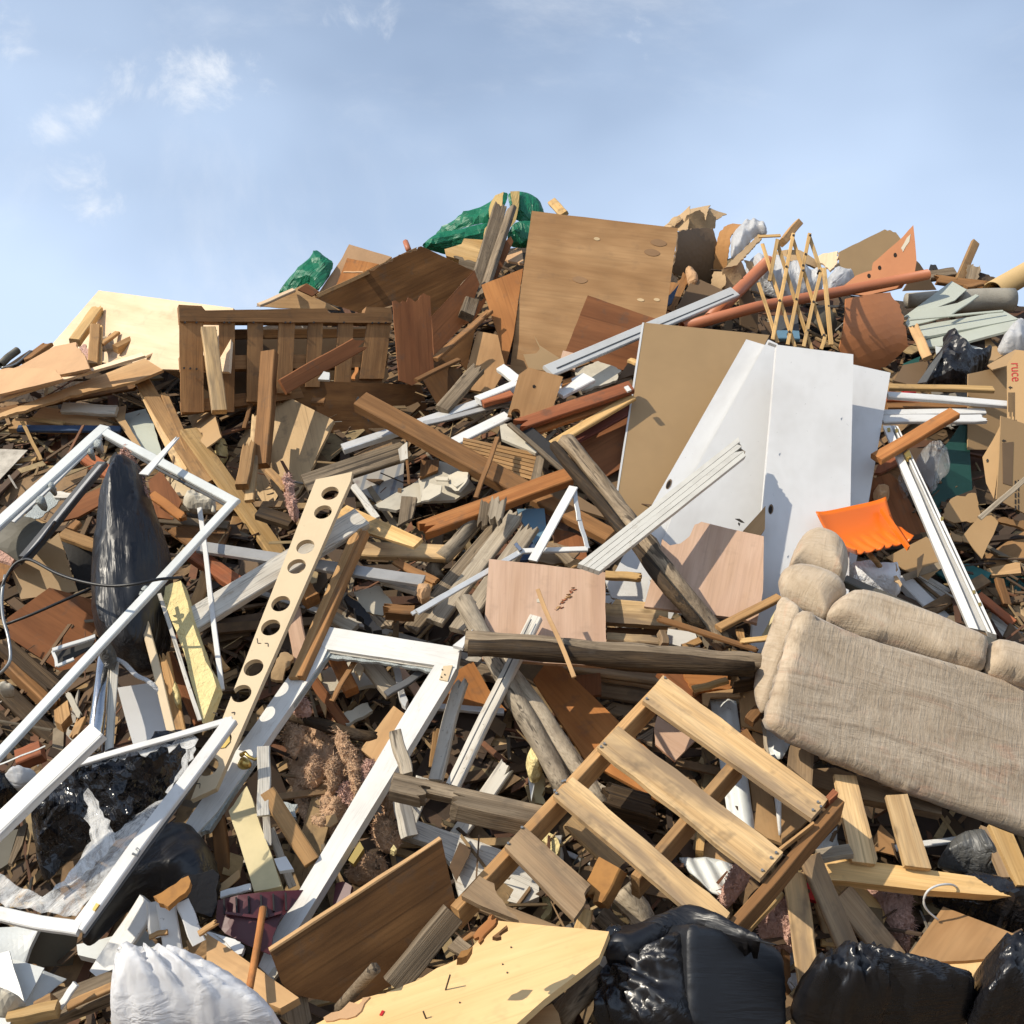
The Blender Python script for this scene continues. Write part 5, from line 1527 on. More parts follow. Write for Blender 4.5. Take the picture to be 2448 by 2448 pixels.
o3, pl3 = door([(1857,824),(2040,847),(2034,1150),(2028,1480),(1990,1560),(1794,1560)], 'front white closet door with a narrow finger pull', 0.82, (0.07,-0.96,0.25), (1843,1217,-0.08), 0.55)
P('0', [(1838,812),(1859,822),(1860,826),(1838,818)], 'white_clean', None, 'edge_cap', parent=o3, plane=pl3, off=-0.01, th=0.02, rag=0)
for pp in ([(1757,1240),(1768,1240),(1776,1246),(1780,1250),(1772,1249)], [(1766,1248),(1770,1252),(1768,1258),(1764,1252)]):
    P('0', pp, 'print_black', None, 'scuff', parent=o3, plane=pl3, off=0.002, th=0.002, rag=0.001)
for x, y in ((1862,1085),(1882,1330),(2010,1000)):
    P('0', [(x,y),(x+3.5,y-2.5),(x+2,y+1),(x+1,y+4)], 'print_grey', None, 'scuff', parent=o3, plane=pl3, off=0.002, th=0.002, rag=0)
door([(2034,870),(2129,891),(2074,1215),(2030,1420),(2000,1420)], 'rearmost white closet door peeking out on the right', 0.62, (0.12,-0.96,0.24), None, 0.42)
P('q', [(1210,1190),(1385,995),(1380,1170),(1340,1225)], 'ply_tan', 'tan wedge between the white closet doors', 'wedge', 'board', n=N_V, d=0.90)
P('q', [(590,1252),(650,1300),(730,1285),(800,1230),(840,1140),(890,1118),(1100,1170),(1372,1230),(1365,1650),(1320,1900),(1180,1860),(450,1770)], 'ply_pink', 'pinkish plywood sheet leaning on the white closet doors', 'plywood_sheet', 'plywood', n=(-0.05,-0.84,0.54), d=0.98, dmin=0.75, rag={'*':0.002, 4:0.01}, gdir=((590,1252),(450,1770)))
# grooved white moulding lying across the doors
def moulding():
    root = empty('grooved_strip', base_of('q', 60, 1450, 0.5), 'wide grooved white moulding with broken end across the doors', 'moulding')
    pl = plane_at('q', 600, 1000, (0.15,-0.80,0.58), 1.25)
    e0 = [(-60,1440),(1175,465)]; e1 = [(110,1500),(1235,610)]
    for k in range(4):
        f0, f1 = k/4+0.012, (k+1)/4-0.012
        def L(a, b, f): return (a[0]+(b[0]-a[0])*f, a[1]+(b[1]-a[1])*f)
        q = [L(e0[0], e1[0], f0), L(e0[1], e1[1], f0), L(e0[1], e1[1], f1), L(e0[0], e1[0], f1)]
        q[1] = (q[1][0] - [0, 25, 60, 0][k], q[1][1] + [0, 20, 45, 0][k])
        P('q', q, 'moulding_white', None, 'bead', parent=root, plane=pl, th=0.02, off=0.0, rag={'*':0.001, 1:0.02}, gdir=(e0[0], e0[1]))
    P('q', [e0[0], (1165,490), (1215,600), e1[0]], 'old_wood', None, 'backing', parent=root, plane=pl, th=0.018, off=-0.010, rag={'*':0.001, 1:0.02})
moulding()
B('q', 150,1530,440,1550,52,'pine',0.95,'yellow lath left of the dark leaning post', name='lath', cat='lath', e='cb', t=0.03)
P('q', [(150,1560),(490,1540),(450,1770),(200,1700)], 'white', 'white panel glimpsed behind the leaning post', 'panel', 'panel', n=N_V, d=0.72)
_o = T('g', [(1145,480,1.00),(1500,960,1.02),(1700,1210,1.06),(1900,1500,1.08),(2370,2090,0.95)], 155, 'old_wood', 'dark split fence post leaning across the doors', 'fence_post', 'post', rough=0.5, seg=16, sub=6, flat=0.8)
T('q', [(-250,530,1.03),(190,1070,1.06),(420,1370,1.09),(640,1650,1.10),(900,1950,1.02)], 85, 'rotten', None, 'bark_shade', parent=_o, rough=0.6, seg=10, sub=4)  # dark bark strip, darkens the lower side of the post
B('q', 1020,1940,1490,1700,56,'lumber',1.02,'thin lath from the leaning post to the sofa', name='lath', cat='lath', t=0.02)
B('l', 225,250,1010,500,40,'brown_lumber',1.05,'long thin splinter above the round log', name='splinter', cat='splinter', t=0.012, e='bb', taper=0.7)
B('l', 860,435,1090,400,38,'pine',1.06,'short yellow stick touching the sofa side', name='stick', cat='stick', t=0.02, e='bc')
P('l', [(1030,390),(1110,240),(1160,150),(1130,300),(1080,390)], 'foam_face', 'yellow sliver beside the sofa side', 'sliver', 'sliver', n=N_L, d=0.92)
B('l', 860,340,900,480,60,'lumber',0.88,'short board stub under the pinkish plywood')
P('l', [(310,330),(520,360),(560,470),(420,470),(300,440)], 'white', 'white scrap panel under the thin splinter', 'panel', 'panel', d=0.7)
B('l', 430,480,560,420,50,'lumber',0.9,'short tan offcut above the round log', name='offcut', cat='wood block')

# ------------------------------------------------------------------ centre
B('g', -440,195,840,905,132,'brown_lumber',0.62,'long brown timber sloping down right across the centre', t=0.06, n=(-0.2,-0.75,0.62))
B('f', 1028,560,2390,110,50,'aluminium',0.42,'silver aluminium channel passing behind the brown timber', name='aluminium_channel', cat='channel', t=0.03)
B('f', 1650,365,2380,190,34,'aluminium_dull',0.46,'thin dull metal strip above the aluminium channel', name='metal_strip', cat='strip', t=0.02)
B('g', 245,520,690,300,66,'white',0.52,'flat white strip behind the brown timber', name='strip', cat='strip', t=0.015)
B('f', 735,830,1530,565,140,'old_wood',0.50,'grey weathered board right of the knotty plywood', t=0.03, n=N_V)
P('f', [(1455,560),(1525,500),(1530,630),(1470,650)], 'white_worn', 'white painted tip of the grey weathered board', 'painted_tip', 'board', n=N_V, d=0.58)
B('f', 1520,430,1535,830,20,'brown_lumber',0.55,'thin upright lath right of the grey weathered board', name='lath', cat='lath')
P('f', [(1080,770),(1500,650),(1490,920),(1280,960),(1190,900)], 'wallpaper', 'grey floral papered panel behind the drilled board', 'papered_panel', 'panel', n=N_V, d=0.34, gdir=((1190,900),(1250,700)))
B('f', 1108,840,1290,1095,52,'white_worn',0.52,'short white stick right of the drilled board top', name='stick', cat='stick')
P('f', [(1270,990),(1480,870),(1750,720),(1800,790),(1650,960),(1440,1030),(1310,1010)], 'plaster', 'broken wallboard sheet right of the drilled board', 'wallboard', 'wallboard', d=0.42, rag=0.006)
for k, (pp, lb) in enumerate([([(1640,880),(1700,820),(1790,840),(1780,900),(1690,950),(1630,960)], 'rounded plaster flake on the broken wallboard'), ([(1740,770),(1840,775),(1835,800),(1745,795)], 'thin plaster flake on the broken wallboard'), ([(1830,800),(1880,740),(1960,720),(1980,800),(1900,850)], 'upturned plaster flake under the brown timber')]):
    P('f', pp, 'plaster', lb, 'plaster_flake', 'plaster', n=(-0.3,-0.6+0.1*k,0.7), d=0.56, th=0.008, rag=0.006)
P('g', [(230,760),(330,720),(385,740),(370,810),(310,880),(240,850)], 'plaster', 'largest plaster flake left of the thin crossing stick', 'plaster_flake', 'plaster', n=N_L, d=0.6, rag=0.008)
P('g', [(0,790),(160,650),(300,680),(440,850),(280,950),(20,960)], 'plaster', 'greyish wallboard sheet under the plaster flakes', 'wallboard', 'wallboard', d=0.45, rag=0.006)
P('g', [(20,640),(160,640),(150,720),(10,780)], 'brown_lumber', 'brown board square left of the plaster flakes', 'board_piece', 'board', d=0.46)
def louver():
    root = empty('shutter', base_of('g', 600, 700, 0.4), 'small louvered wooden shutter under the brown timber', 'shutter')
    pl = plane_at('g', 620, 620, (0.05,-0.9,0.35), 0.62)
    for k in range(7):
        f0 = k/7; f1 = (k+0.82)/7
        def L(a, b, f): return (a[0]+(b[0]-a[0])*f, a[1]+(b[1]-a[1])*f)
        a, b, c, d_ = (345,470), (925,590), (870,800), (330,640)
        P('g', [L(a, d_, f0), L(b, c, f0), L(b, c, f1), L(a, d_, f1)], 'lumber', None, 'slat', parent=root, plane=pl, th=0.012, off=0.004*(k % 2), rag=0.001, gdir=(a, b))
    P('g', [(915,590),(985,560),(940,800),(860,810)], 'old_wood', None, 'stile', parent=root, plane=pl, th=0.03, off=0.012)
louver()
B('g', 612,470,440,935,34,'brown_lumber',0.72,'thin stick crossing the brown timber', name='stick', cat='stick', t=0.02)
P('g', [(625,355),(720,370),(930,570),(900,590),(640,480)], 'plaster', 'grey curved offcut above the louvered shutter', 'offcut', 'scrap', d=0.58, rag=0.006)
B('g', 700,365,1110,725,32,'old_wood',0.70,'pale edged lath above the louvered shutter', name='lath', cat='lath', t=0.03)
B('g', 780,385,1170,720,92,'charred',0.62,'dark grey timber right of the louvered shutter', t=0.05)
B('g', 740,385,1640,85,88,'redwood',0.66,'upper red lath in the bundle below the grey trim', name='lath', cat='lath', t=0.03, e='bc')
B('g', 830,440,1600,170,70,'cedar',0.60,'lower red lath in the bundle below the grey trim', name='lath', cat='lath', t=0.02)
B('g', 1600,80,1625,115,34,'white',0.72,'small white tab on the end of the red lath', name='tab', cat='scrap')
P('g', [(1400,70),(1640,0),(1660,60),(1420,130),(1150,200)], 'hardboard_dark', 'brown sheet behind the red laths', 'panel', 'panel', d=0.48)
B('g', 995,545,1650,160,58,'pine',0.62,'yellow lath below the red lath bundle', name='lath', cat='lath', t=0.02)
B('g', 1180,500,1660,235,80,'maroon_wood',0.54,'maroon lath touching the tan hardboard edge', name='lath', cat='lath', t=0.02)
P('g', [(1150,560),(1640,270),(1560,705),(1445,772),(1300,640)], 'red_panel', 'red brown panel tucked behind the tan hardboard', 'panel', 'panel', n=N_V, d=0.44)
P('g', [(1450,770),(1560,700),(1520,920),(1500,1000)], 'hardboard_dark', 'dark panel behind the leaning fence post', 'panel', 'panel', d=0.38)
B('g', 15,1195,1155,775,108,'cedar',0.80,'orange brown stud crossing below the brown timber', t=0.04, n=(0.0,-0.8,0.6), e='bc')
B('g', 900,930,1480,1240,110,'brown_lumber',0.66,'brown plank running under the broken moulding', t=0.04)
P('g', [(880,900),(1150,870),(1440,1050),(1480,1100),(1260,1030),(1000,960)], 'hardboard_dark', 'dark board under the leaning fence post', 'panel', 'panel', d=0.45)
P('g', [(760,1020),(970,1015),(985,1180),(900,1290),(800,1120)], 'blue_pale', 'faded blue board among the grey broken boards', 'board', 'board', n=N_V, d=0.66)
P('g', [(860,1250),(930,1200),(1010,1290),(900,1400),(780,1420)], 'blue_paint', 'dark blue scrap below the faded blue board', 'scrap', 'scrap', d=0.62)
P('g', [(1050,1170),(1280,1220),(1300,1400),(1180,1430),(1040,1300)], 'red_panel', 'dark red scrap inside the bent metal strip', 'scrap', 'scrap', d=0.6)
B('g', 890,1135,300,1960,120,'grey_wood',0.86,'front weathered fence board of the broken bundle', t=0.025, e='bc')
B('g', 770,1040,130,1900,118,'grey_wood',0.80,'middle weathered fence board of the broken bundle', t=0.025, e='bc')
B('g', 640,1120,-60,1950,110,'old_wood',0.74,'rear weathered fence board of the broken bundle', t=0.025, e='bc')
B('g', 625,930,580,1140,110,'grey_wood',0.92,'short splintered board end atop the fence board bundle', e='bb', t=0.03)
B('g', 520,950,490,1170,80,'old_wood',0.84,'grey broken stub left of the fence board bundle', e='bb', t=0.03)
T('g', [(420,1120),(300,1280),(180,1400)], 120, 'grey_wood', 'grey round pipe like roll left of the fence boards', 'roll', 'roll', d=0.76, rough=0.1, seg=14)
T('g', [(180,1400),(110,1480),(150,1560)], 110, 'old_wood', 'dark crumpled end below the grey roll', 'roll_end', 'roll', d=0.7, rough=0.25, seg=12)
P('g', [(1000,1270),(1250,1330),(1180,1440),(1000,1440),(850,1420)], 'pallet_grey', 'splintered plank piece under the bent metal strip', 'plank_piece', 'board', d=0.72, rag=0.008)
B('g', 1060,1330,1180,1440,70,'old_wood',0.78,'short old board above the pink plywood square')
B('g', 1150,1480,1240,1430,50,'lumber',0.9,'tiny board end above the pink plywood square')
def bent_strip():
    root = empty('bent_metal_strip', base_of('g', 880, 1430, 0.8), 'bent white metal strip standing up at the centre', 'metal strip')
    B('g', 880,1420,1195,850,66,'white',1.02,None,'wide_leg',parent=root, t=0.008, n=(-0.3,-0.85,0.4), d1=1.12)
    B('g', 1200,870,1240,1110,34,'aluminium',1.10,None,'thin_leg',parent=root, t=0.008, d1=1.06)
    B('g', 1235,1100,1305,1325,32,'aluminium',1.06,None,'thin_leg',parent=root, t=0.008, d1=1.0)
    B('g', 1305,1330,800,1345,34,'white',1.00,None,'cross_leg',parent=root, t=0.012, d1=0.98)
    B('g', 800,1345,-10,1815,42,'aluminium',0.98,None,'long_leg',parent=root, t=0.015, d1=1.02)
    B('g', 745,1290,790,1340,30,'chrome',1.0,None,'bracket',parent=root, t=0.012)
    B('k', 920,30,1200,705,34,'ply_tan',1.24,None,'hanging_strip',parent=root, t=0.006, d1=1.30)
bent_strip()
B('j', 1560,220,1920,10,30,'aluminium',0.95,'thin shiny rod slanting above the white sash', name='rod', cat='rod', t=0.015)
def pink_square():
    pts = [(1169,1336),(1300,1350),(1447,1368),(1449,1593),(1152,1576)]
    pl = plane_for([src('0', *p) for p in pts], (-0.03,-0.86,0.50), 1.02, 0.85)
    o = P('0', pts, 'ply_pink', 'square pinkish plywood with a torn gash at centre', 'plywood_square', 'plywood', plane=pl, th=0.015, gdir=((1169,1336),(1152,1576)))
    rr = random.Random(4)
    for k in range(16):
        f = k/15
        x = 1185-130*f+rr.uniform(-14, 14); y = 1630+165*f+rr.uniform(-8, 8)
        L = rr.uniform(14, 44)
        P('g', [(x,y),(x+L,y-rr.uniform(2, 9)),(x+L*0.4,y+rr.uniform(4, 10))], rr.choice(['ply_tan', 'ply_pink', 'redwood', 'brown_lumber']), None, 'torn_sliver', parent=o, plane=pl, off=0.004, th=0.004, rag=0)
    P('g', [(910,1715),(940,1705),(965,1720),(940,1740),(912,1738)], 'plaster', None, 'glue_spot', parent=o, plane=pl, off=0.002, th=0.003, rag=0.002)
pink_square()
P('k', [(1440,130),(1490,145),(1520,105),(1700,120),(1925,150),(1925,312),(1445,280)], 'pallet', 'notched pallet board right of the pink plywood square', 'pallet_board', 'board', n=(0.0,-0.9,0.4), d=0.95, th=0.03)
B('k', 1450,400,1850,430,60,'pallet',0.92,'pallet board between notched board and round log', t=0.02)
B('k', 1870,360,1900,460,50,'pallet_grey',0.98,'short upright block behind the round log', name='wood_block', cat='wood block', t=0.05)
P('k', [(1450,320),(1880,340),(1850,400),(1460,380)], 'dark_ply', 'dark gap board below the notched pallet board', 'board', 'board', d=0.84)
_o = T('0', [(1113,1534,1.18),(1300,1545,1.18),(1500,1562,1.16),(1700,1577,1.14),(1830,1586,1.12)], 56, 'old_wood', 'long weathered log lying level left of the sofa', 'log', 'log', rough=0.34, seg=18, sub=6, flat=0.8)
T('0', [(1120,1549,1.225),(1300,1560,1.225),(1500,1578,1.205),(1800,1600,1.165)], 40, 'rotten', None, 'bark_shade', parent=_o, rough=0.6, seg=12, sub=4)  # dark bark that also paints the shade on the log's underside
# two old round poles
T('k', [(350,115),(560,520),(780,930),(960,1250),(1150,1600)], 152, 'grey_wood', 'pale round pole passing under the level log, left one', 'round_pole', 'pole', d=1.02, rough=0.12, seg=18, sub=3)
T('k', [(640,590),(900,930),(1120,1260),(1440,1720)], 150, 'grey_wood', 'pale round pole passing under the level log, right one', 'round_pole', 'pole', d=1.00, rough=0.12, seg=18, sub=3)
P('k', [(885,722),(985,595),(1075,590),(1560,1060),(1950,1430),(1950,1700),(1290,1350)], 'orange_ply', 'orange plywood strip running under the lower pallet', 'plywood_strip', 'plywood', n=(-0.05,-0.78,0.62), d=0.84, gdir=((1030,590),(1900,1500)), dmin=0.70)
# boards of a pallet buried in the middle
for q, (x0, y0, x1, y1, w, lb) in enumerate([(1060,610,1860,720,70,'uppermost board of the buried pallet under the log'), (1380,690,1860,760,80,'second board of the buried pallet under the log'), (1400,810,1790,860,105,'third board of the buried pallet under the log'), (1450,940,1640,985,95,'lowest board of the buried pallet under the log')]):
    B('k', x0, y0, x1, y1, w, 'pallet_grey', 0.72-0.02*q, lb, 'pallet_board', 'board', t=0.02)
P('k', [(1200,690),(1400,670),(1410,840),(1330,850),(1230,760)], 'red_panel', 'red brown offcut under the round log', 'offcut', 'scrap', d=0.78, rag=0.005)
P('k', [(170,930),(230,690),(420,580),(560,830),(680,960),(420,960)], 'orange_ply', 'orange board left of the round poles', 'board', 'board', n=N_V, d=0.70)
B('k', 150,935,660,975,40,'aluminium',0.74,'level silver strip behind the grey sticks', name='metal_strip', cat='strip', t=0.02)
B('k', 380,1075,820,1185,75,'pallet',0.64,'upper pallet board left of the round poles', name='pallet_board', t=0.02)
B('k', 260,1190,860,1305,150,'pallet',0.68,'wide pallet board left of the round poles', name='pallet_board', t=0.02)
B('k', 330,1500,860,1600,120,'pallet_grey',0.62,'lower pallet board left of the round poles', name='pallet_board', t=0.02)
B('k', 300,640,600,680,90,'old_wood',0.60,'grey board behind the white sash hinge')
B('k', 270,1290,520,1370,90,'rotten',0.70,'rotten broken board left of the foam chunk', e='bb', t=0.05)
B('k', 330,715,130,1500,98,'white_worn',0.92,'split grey white stick right of the sash', name='stick', cat='stick', e='bc', t=0.03)
B('k', 150,1090,110,1400,60,'lumber',0.88,'narrow tan stick right of the sash', name='stick', cat='stick', e='bc')
_o = B('k', 905,245,265,1545,98,'white_worn',1.08,'long grooved grey moulding crossing under the log', name='grooved_strip', cat='moulding', t=0.025)
B('k', 870,260,245,1530,10,'steel_dark',1.115,None,'groove', parent=_o, t=0.004)
B('k', 700,1365,240,2020,118,'white_worn',0.90,'wide broken white board behind the old lap beam', e='bc', t=0.03)
B('k', 40,1480,-80,1900,120,'white_worn',0.86,'grey white board right of the sash bottom')
blob('k', [(820,1360),(870,1280),(920,1330),(960,1420),(940,1470),(850,1480)], 'foam', 'yellow foam chunk beside the round poles', 'foam_chunk', 'foam', d=0.95, H=0.06, amp=0.02, freq=12, smooth=False)
_o = P('k', [(845,1480),(960,1440),(985,1690),(865,1665)], 'foam_face', 'yellow foam board below the foam chunk', 'foam_board', 'foam', n=N_V, d=0.88, th=0.05, rag=0.012)
P('k', [(845,1480),(905,1470),(870,1660)], 'grey_trim', None, 'facing', parent=_o, n=N_V, d=0.92, th=0.01)

# ------------------------------------------------------------------ left: frames, black bag, drilled board
P('e', [(-40,690),(60,705),(330,820),(400,800),(330,930),(130,1060),(-40,980)], 'drab_panel', 'grey green curved sheet at the left edge', 'curved_sheet', 'sheet', n=(-0.1,-0.8,0.5), d=0.95, bend=0.08, th=0.006)
P('e', [(-40,975),(130,1040),(90,1120),(-40,1080)], 'insulation_pink', 'dusty pink strip under the grey green sheet', 'strip', 'strip', d=0.80)
P('e', [(-40,1080),(100,1100),(60,1230),(-40,1280)], 'brown_lumber', 'brown board at the left edge by the cable', 'board', 'board', d=0.72)
P('e', [(85,1185),(300,1010),(450,880),(520,1100),(600,1330),(160,1392)], 'hardboard', 'tan hardboard square behind the black cable', 'hardboard_square', 'hardboard', n=(0.1,-0.93,0.25), d=0.70, th=0.006)
P('e', [(450,870),(740,985),(745,1270),(600,1330),(530,1100)], 'dark_cloth', 'dark grey cloth left of the tall black bag', 'cloth', 'cloth', n=(0.3,-0.9,0.1), d=0.60, bend=0.05)
B('e', 480,890,745,985,80,'lumber',0.66,'tan board end left of the tall black bag', t=0.03)
B('e', 540,860,600,800,60,'brown_lumber',0.62,'brown block above the tan board end', name='wood_block', cat='wood block')
P('e', [(470,660),(820,510),(800,650),(600,760),(440,800)], 'red_panel', 'red brown sheet left of the black bag top', 'panel', 'panel', n=(0.1,-0.9,0.3), d=0.55)
P('e', [(180,760),(420,520),(480,620),(300,770)], 'glass_dust', 'cracked dusty glass shard inside the left frame', 'glass_shard', 'glass', d=0.72, th=0.004, rag=0.012)
P('e', [(400,560),(570,570),(530,610),(420,610)], 'white_worn', 'peeling white scrap inside the left frame', 'scrap', 'scrap', d=0.74, rag=0.01)
P('i', [(55,250),(380,15),(725,110),(740,430),(520,695),(70,400)], 'red_panel', 'large red brown sheet left of the tall black bag', 'panel', 'panel', n=(0.2,-0.92,0.2), d=0.62)
P('e', [(1140,480),(1240,400),(1400,640),(1330,780),(1200,760)], 'red_panel', 'dark red scrap right of the tall black bag', 'scrap', 'scrap', d=0.5)
B('e', 1170,590,1430,775,70,'orange_ply',0.58,'orange splintered lath right of the tall black bag', name='lath', cat='lath', e='cb')
B('e', 1230,780,1760,830,60,'old_wood',0.5,'grey board behind the left frame right corner')
P('e', [(1260,850),(1500,1010),(1700,1040),(1780,830),(1500,820)], 'brown_lumber', 'brown board mass behind the left frame right bar', 'board', 'board', d=0.42)
blob('e', [(1400,640),(1480,590),(1620,600),(1680,690),(1560,700),(1440,690)], 'plaster', 'broken plaster lump inside the left frame corner', 'plaster_lump', 'plaster', d=0.55, H=0.04, amp=0.03, freq=14, smooth=False)
blob('e', [(1620,720),(1640,660),(1665,720)], 'plaster', 'tiny pointed flake inside the left frame corner', 'plaster_flake', 'plaster', d=0.6, H=0.01, amp=0.005)
# tall black bag standing behind the frame
def tall_bag():
    root = empty('black_bag', base_of('e', 980, 1700, 0.4), 'tall black plastic bag standing behind the left white frame', 'bag')
    blob('e', [(915,370),(960,345),(1060,350),(1110,470),(1160,620),(1250,860),(1330,1100),(1330,1500),(1270,1900),(1000,1990),(740,1700),(718,1400),(724,1150),(765,820),(785,620),(840,490)], 'bag_black', None, 'bag_body', n=(0.0,-0.93,0.30), d=0.95, H=0.15, amp=0.035, freq=9, mode='folds', stretch=((980,380),(1020,1700)), parent=root, back=0.15, rag=0.004, step=0.016, anchor=(1000,1300))
    blob('e', [(910,375),(930,320),(985,275),(1045,330),(1030,370),(960,350)], 'insulation_pink', None, 'insulation_tuft', parent=root, d=1.06, H=0.05, amp=0.03, freq=16, mode='tuft')
    blob('e', [(1015,460),(1060,450),(1120,480),(1110,520),(1160,620),(1120,640),(1060,530),(1020,500)], 'insulation_pink', None, 'insulation_tuft', parent=root, d=1.10, H=0.04, amp=0.025, freq=16, mode='tuft')
    P('e', [(1020,370),(1050,345),(1115,440),(1100,470),(1030,440)], 'bag_black', None, 'bag_neck', parent=root, d=1.13, th=0.01, rag=0.01)
tall_bag()
# left window screen frame: rails, glass crumbs on the inner edge
def left_frame():
    root = empty('window_screen', base_of('0', 120, 1650, 0.4), 'large white aluminium screen frame tilted at left', 'frame')
    pl = plane_at('0', 250, 1350, (-0.12,-0.80,0.58), 1.16)
    def rail(a, b, w, nm='rail', mat='white', off=0.0, th=0.022):
        A = hit(a, *pl)[0] + pl[1]*off; C = hit(b, *pl)[0] + pl[1]*off
        B('0', 0, 0, 0, 0, w, mat, 0, None, nm, parent=root, world=(A, C), n=tuple(pl[1]), t=th)
    rail((-60,1306), (252,1022), 22, mat='vinyl_white')
    rail((236,1026), (566,1204), 19, mat='vinyl_white', off=0.001)
    rail((563,1197), (-60,1868), 19, mat='vinyl_white', off=0.003)
    rail((30,1246), (240,1046), 7, 'inner_lip', 'grey_trim', -0.006)
    rail((250,1046), (540,1207), 6, 'inner_lip', 'steel_dark', -0.006)
    rail((545,1210), (-50,1850), 6, 'inner_lip', 'steel_dark', -0.006)
    for k, (x, y, r) in enumerate([(232,1060,14),(215,1078,10),(120,1160,12),(95,1195,14),(345,1405,10),(338,1418,8)]):
        blob('0', [(x-r,y+r*0.5),(x,y-r*0.6),(x+r,y-r*0.4),(x+r*0.5,y+r*0.7)], 'glass_dust', None, 'glass_crumb', parent=root, plane=pl, off=-0.004, H=0.01, amp=0.008, freq=30)
left_frame()
B('e', 1105,435,1375,140,58,'white',1.30,'white pointed shard poking above the left frame', name='shard', cat='shard', t=0.006, taper=0.35, n=(-0.3,-0.8,0.5), e='cb')
_o = B('e', 190,1080,790,350,62,'steel_dark',1.06,'dark grey metal channel inside the left frame', name='metal_channel', cat='channel', t=0.03)
B('e', 205,1060,775,360,20,'aluminium_dull',1.09,None,'inner_edge',parent=_o, t=0.02)
T('e', [(60,1640,1.1),(10,1500,1.15),(5,1330,1.2),(90,1150,1.25),(180,1090,1.28),(260,1100,1.3),(440,1195,1.32),(640,1260,1.34),(850,1290,1.36),(1050,1275,1.38),(1220,1240,1.36),(1400,1225,1.3)], 24, 'black_rubber', 'black cable hanging across the tall black bag', 'cable', 'cable', seg=10, sub=5)
T('e', [(160,1105,1.26),(300,960,1.2),(420,800,1.1)], 30, 'black_rubber', 'short black hose end by the metal channel', 'hose', 'hose', seg=10, sub=4)
T('i', [(-40,700,1.1),(30,650,1.15),(80,560,1.18),(65,400,1.2),(25,250,1.2),(15,80,1.2),(40,-80,1.22)], 26, 'conduit_grey', 'curved grey conduit at the far left edge', 'conduit', 'conduit', seg=10, sub=5)
T('i', [(40,300,0.9),(250,220,0.92),(500,110,0.92),(730,10,0.9)], 24, 'black_rubber', 'dark rod lying on the large red brown sheet', 'rod', 'rod', seg=8, sub=3)
def bent_trim():
    root = empty('bent_strip', base_of('i', 440, 600, 0.8), 'bent thin metal trim below the red brown sheet', 'trim')
    B('i', 405,500,735,392,24,'grey_trim',0.98,None,'leg',parent=root,t=0.02)
    B('i', 412,500,440,622,26,'grey_trim',0.98,None,'leg',parent=root,t=0.02)
    B('i', 440,620,570,565,22,'grey_trim',0.98,None,'leg',parent=root,t=0.02)
    P('i', [(420,515),(730,415),(700,480),(560,560),(445,605)], 'dark_cloth', None, 'dark_screen', parent=root, d=0.94, th=0.004)
bent_trim()
for q, (x0, y0, x1, y1, w, mt, lb) in enumerate([(-20,430,450,830,120,'rotten','dark rotten timber at lower left, upper one'), (40,570,420,940,110,'brown_lumber','brown board between the dark rotten timbers'), (-40,760,480,1240,140,'rotten','dark rotten timber at lower left, lower one'), (-60,980,350,1330,120,'rotten','dark rotten timber at the far left edge')]):
    B('i', x0, y0, x1, y1, w, mt, 0.66, lb, 'timber', 'timber', t=0.05, e='bb')
blob('i', [(-30,800),(40,750),(115,780),(100,800),(30,810)], 'plaster', 'small pale rag at the far left edge', 'rag', 'rag', d=0.8, H=0.02, amp=0.02, freq=16)
P('i', [(415,960),(520,880),(540,990),(470,1070),(420,1040)], 'lumber', 'small yellow block behind the left frame bar', 'wood_block', 'wood block', d=0.82, th=0.04)
B('i', 520,820,620,1020,46,'plaster',0.9,'torn pale strip right of the left frame bar', name='strip', cat='strip', t=0.01, e='bb')
B('i', 640,1010,560,1190,60,'lumber',0.84,'tan splinter right of the left frame bar', name='splinter', cat='splinter', e='bb')
T('i', [(810,520,0.98),(780,800,1.02),(745,1060,1.04),(720,1300,1.04)], 120, 'chrome', 'shiny crumpled metal flue at left centre', 'metal_flue', 'flue', rough=0.12, seg=16, sub=4)
blob('i', [(760,540),(800,470),(860,460),(900,520),(880,600),(790,590)], 'film_grey', 'grey torn plastic atop the shiny metal flue', 'plastic_scrap', 'plastic', d=1.08, H=0.05, amp=0.03, freq=12)
B('i', 885,570,838,1300,66,'white_worn',1.02,'grey white slat right of the shiny flue', name='white_lath', cat='slat', t=0.02)
T('i', [(890,560,1.05),(960,600,1.05),(1050,690,1.04),(1150,740,1.04),(1245,830,1.02)], 44, 'film_white', 'twisted white plastic strip above the white panel', 'plastic_strip', 'plastic', seg=10, sub=3, rough=0.2, flat=0.35)
P('i', [(903,785),(1130,752),(1205,742),(1260,950),(1320,1110),(1030,1240),(960,1000)], 'white_clean', 'bright white panel offcut at left centre', 'panel_offcut', 'panel', n=(0.1,-0.88,0.45), d=0.86, th=0.02)
B('i', 1110,235,1325,1150,66,'cream_board',1.04,'cream stick standing between bag and foam board', name='stick', cat='stick', t=0.03)
B('i', 1260,510,1395,1130,80,'lumber',0.94,'tan splintered lath behind the cream stick', name='lath', cat='lath', e='bc', t=0.02)
blob('i', [(1330,760),(1360,740),(1400,880),(1370,920),(1340,900)], 'foam', 'crumbled foam tuft beside the cream stick', 'foam_tuft', 'foam', d=0.98, H=0.02, amp=0.02, freq=20)
B('i', 1290,530,1540,1060,90,'red_panel',0.84,'red brown lath left of the drilled board', name='lath', cat='lath')
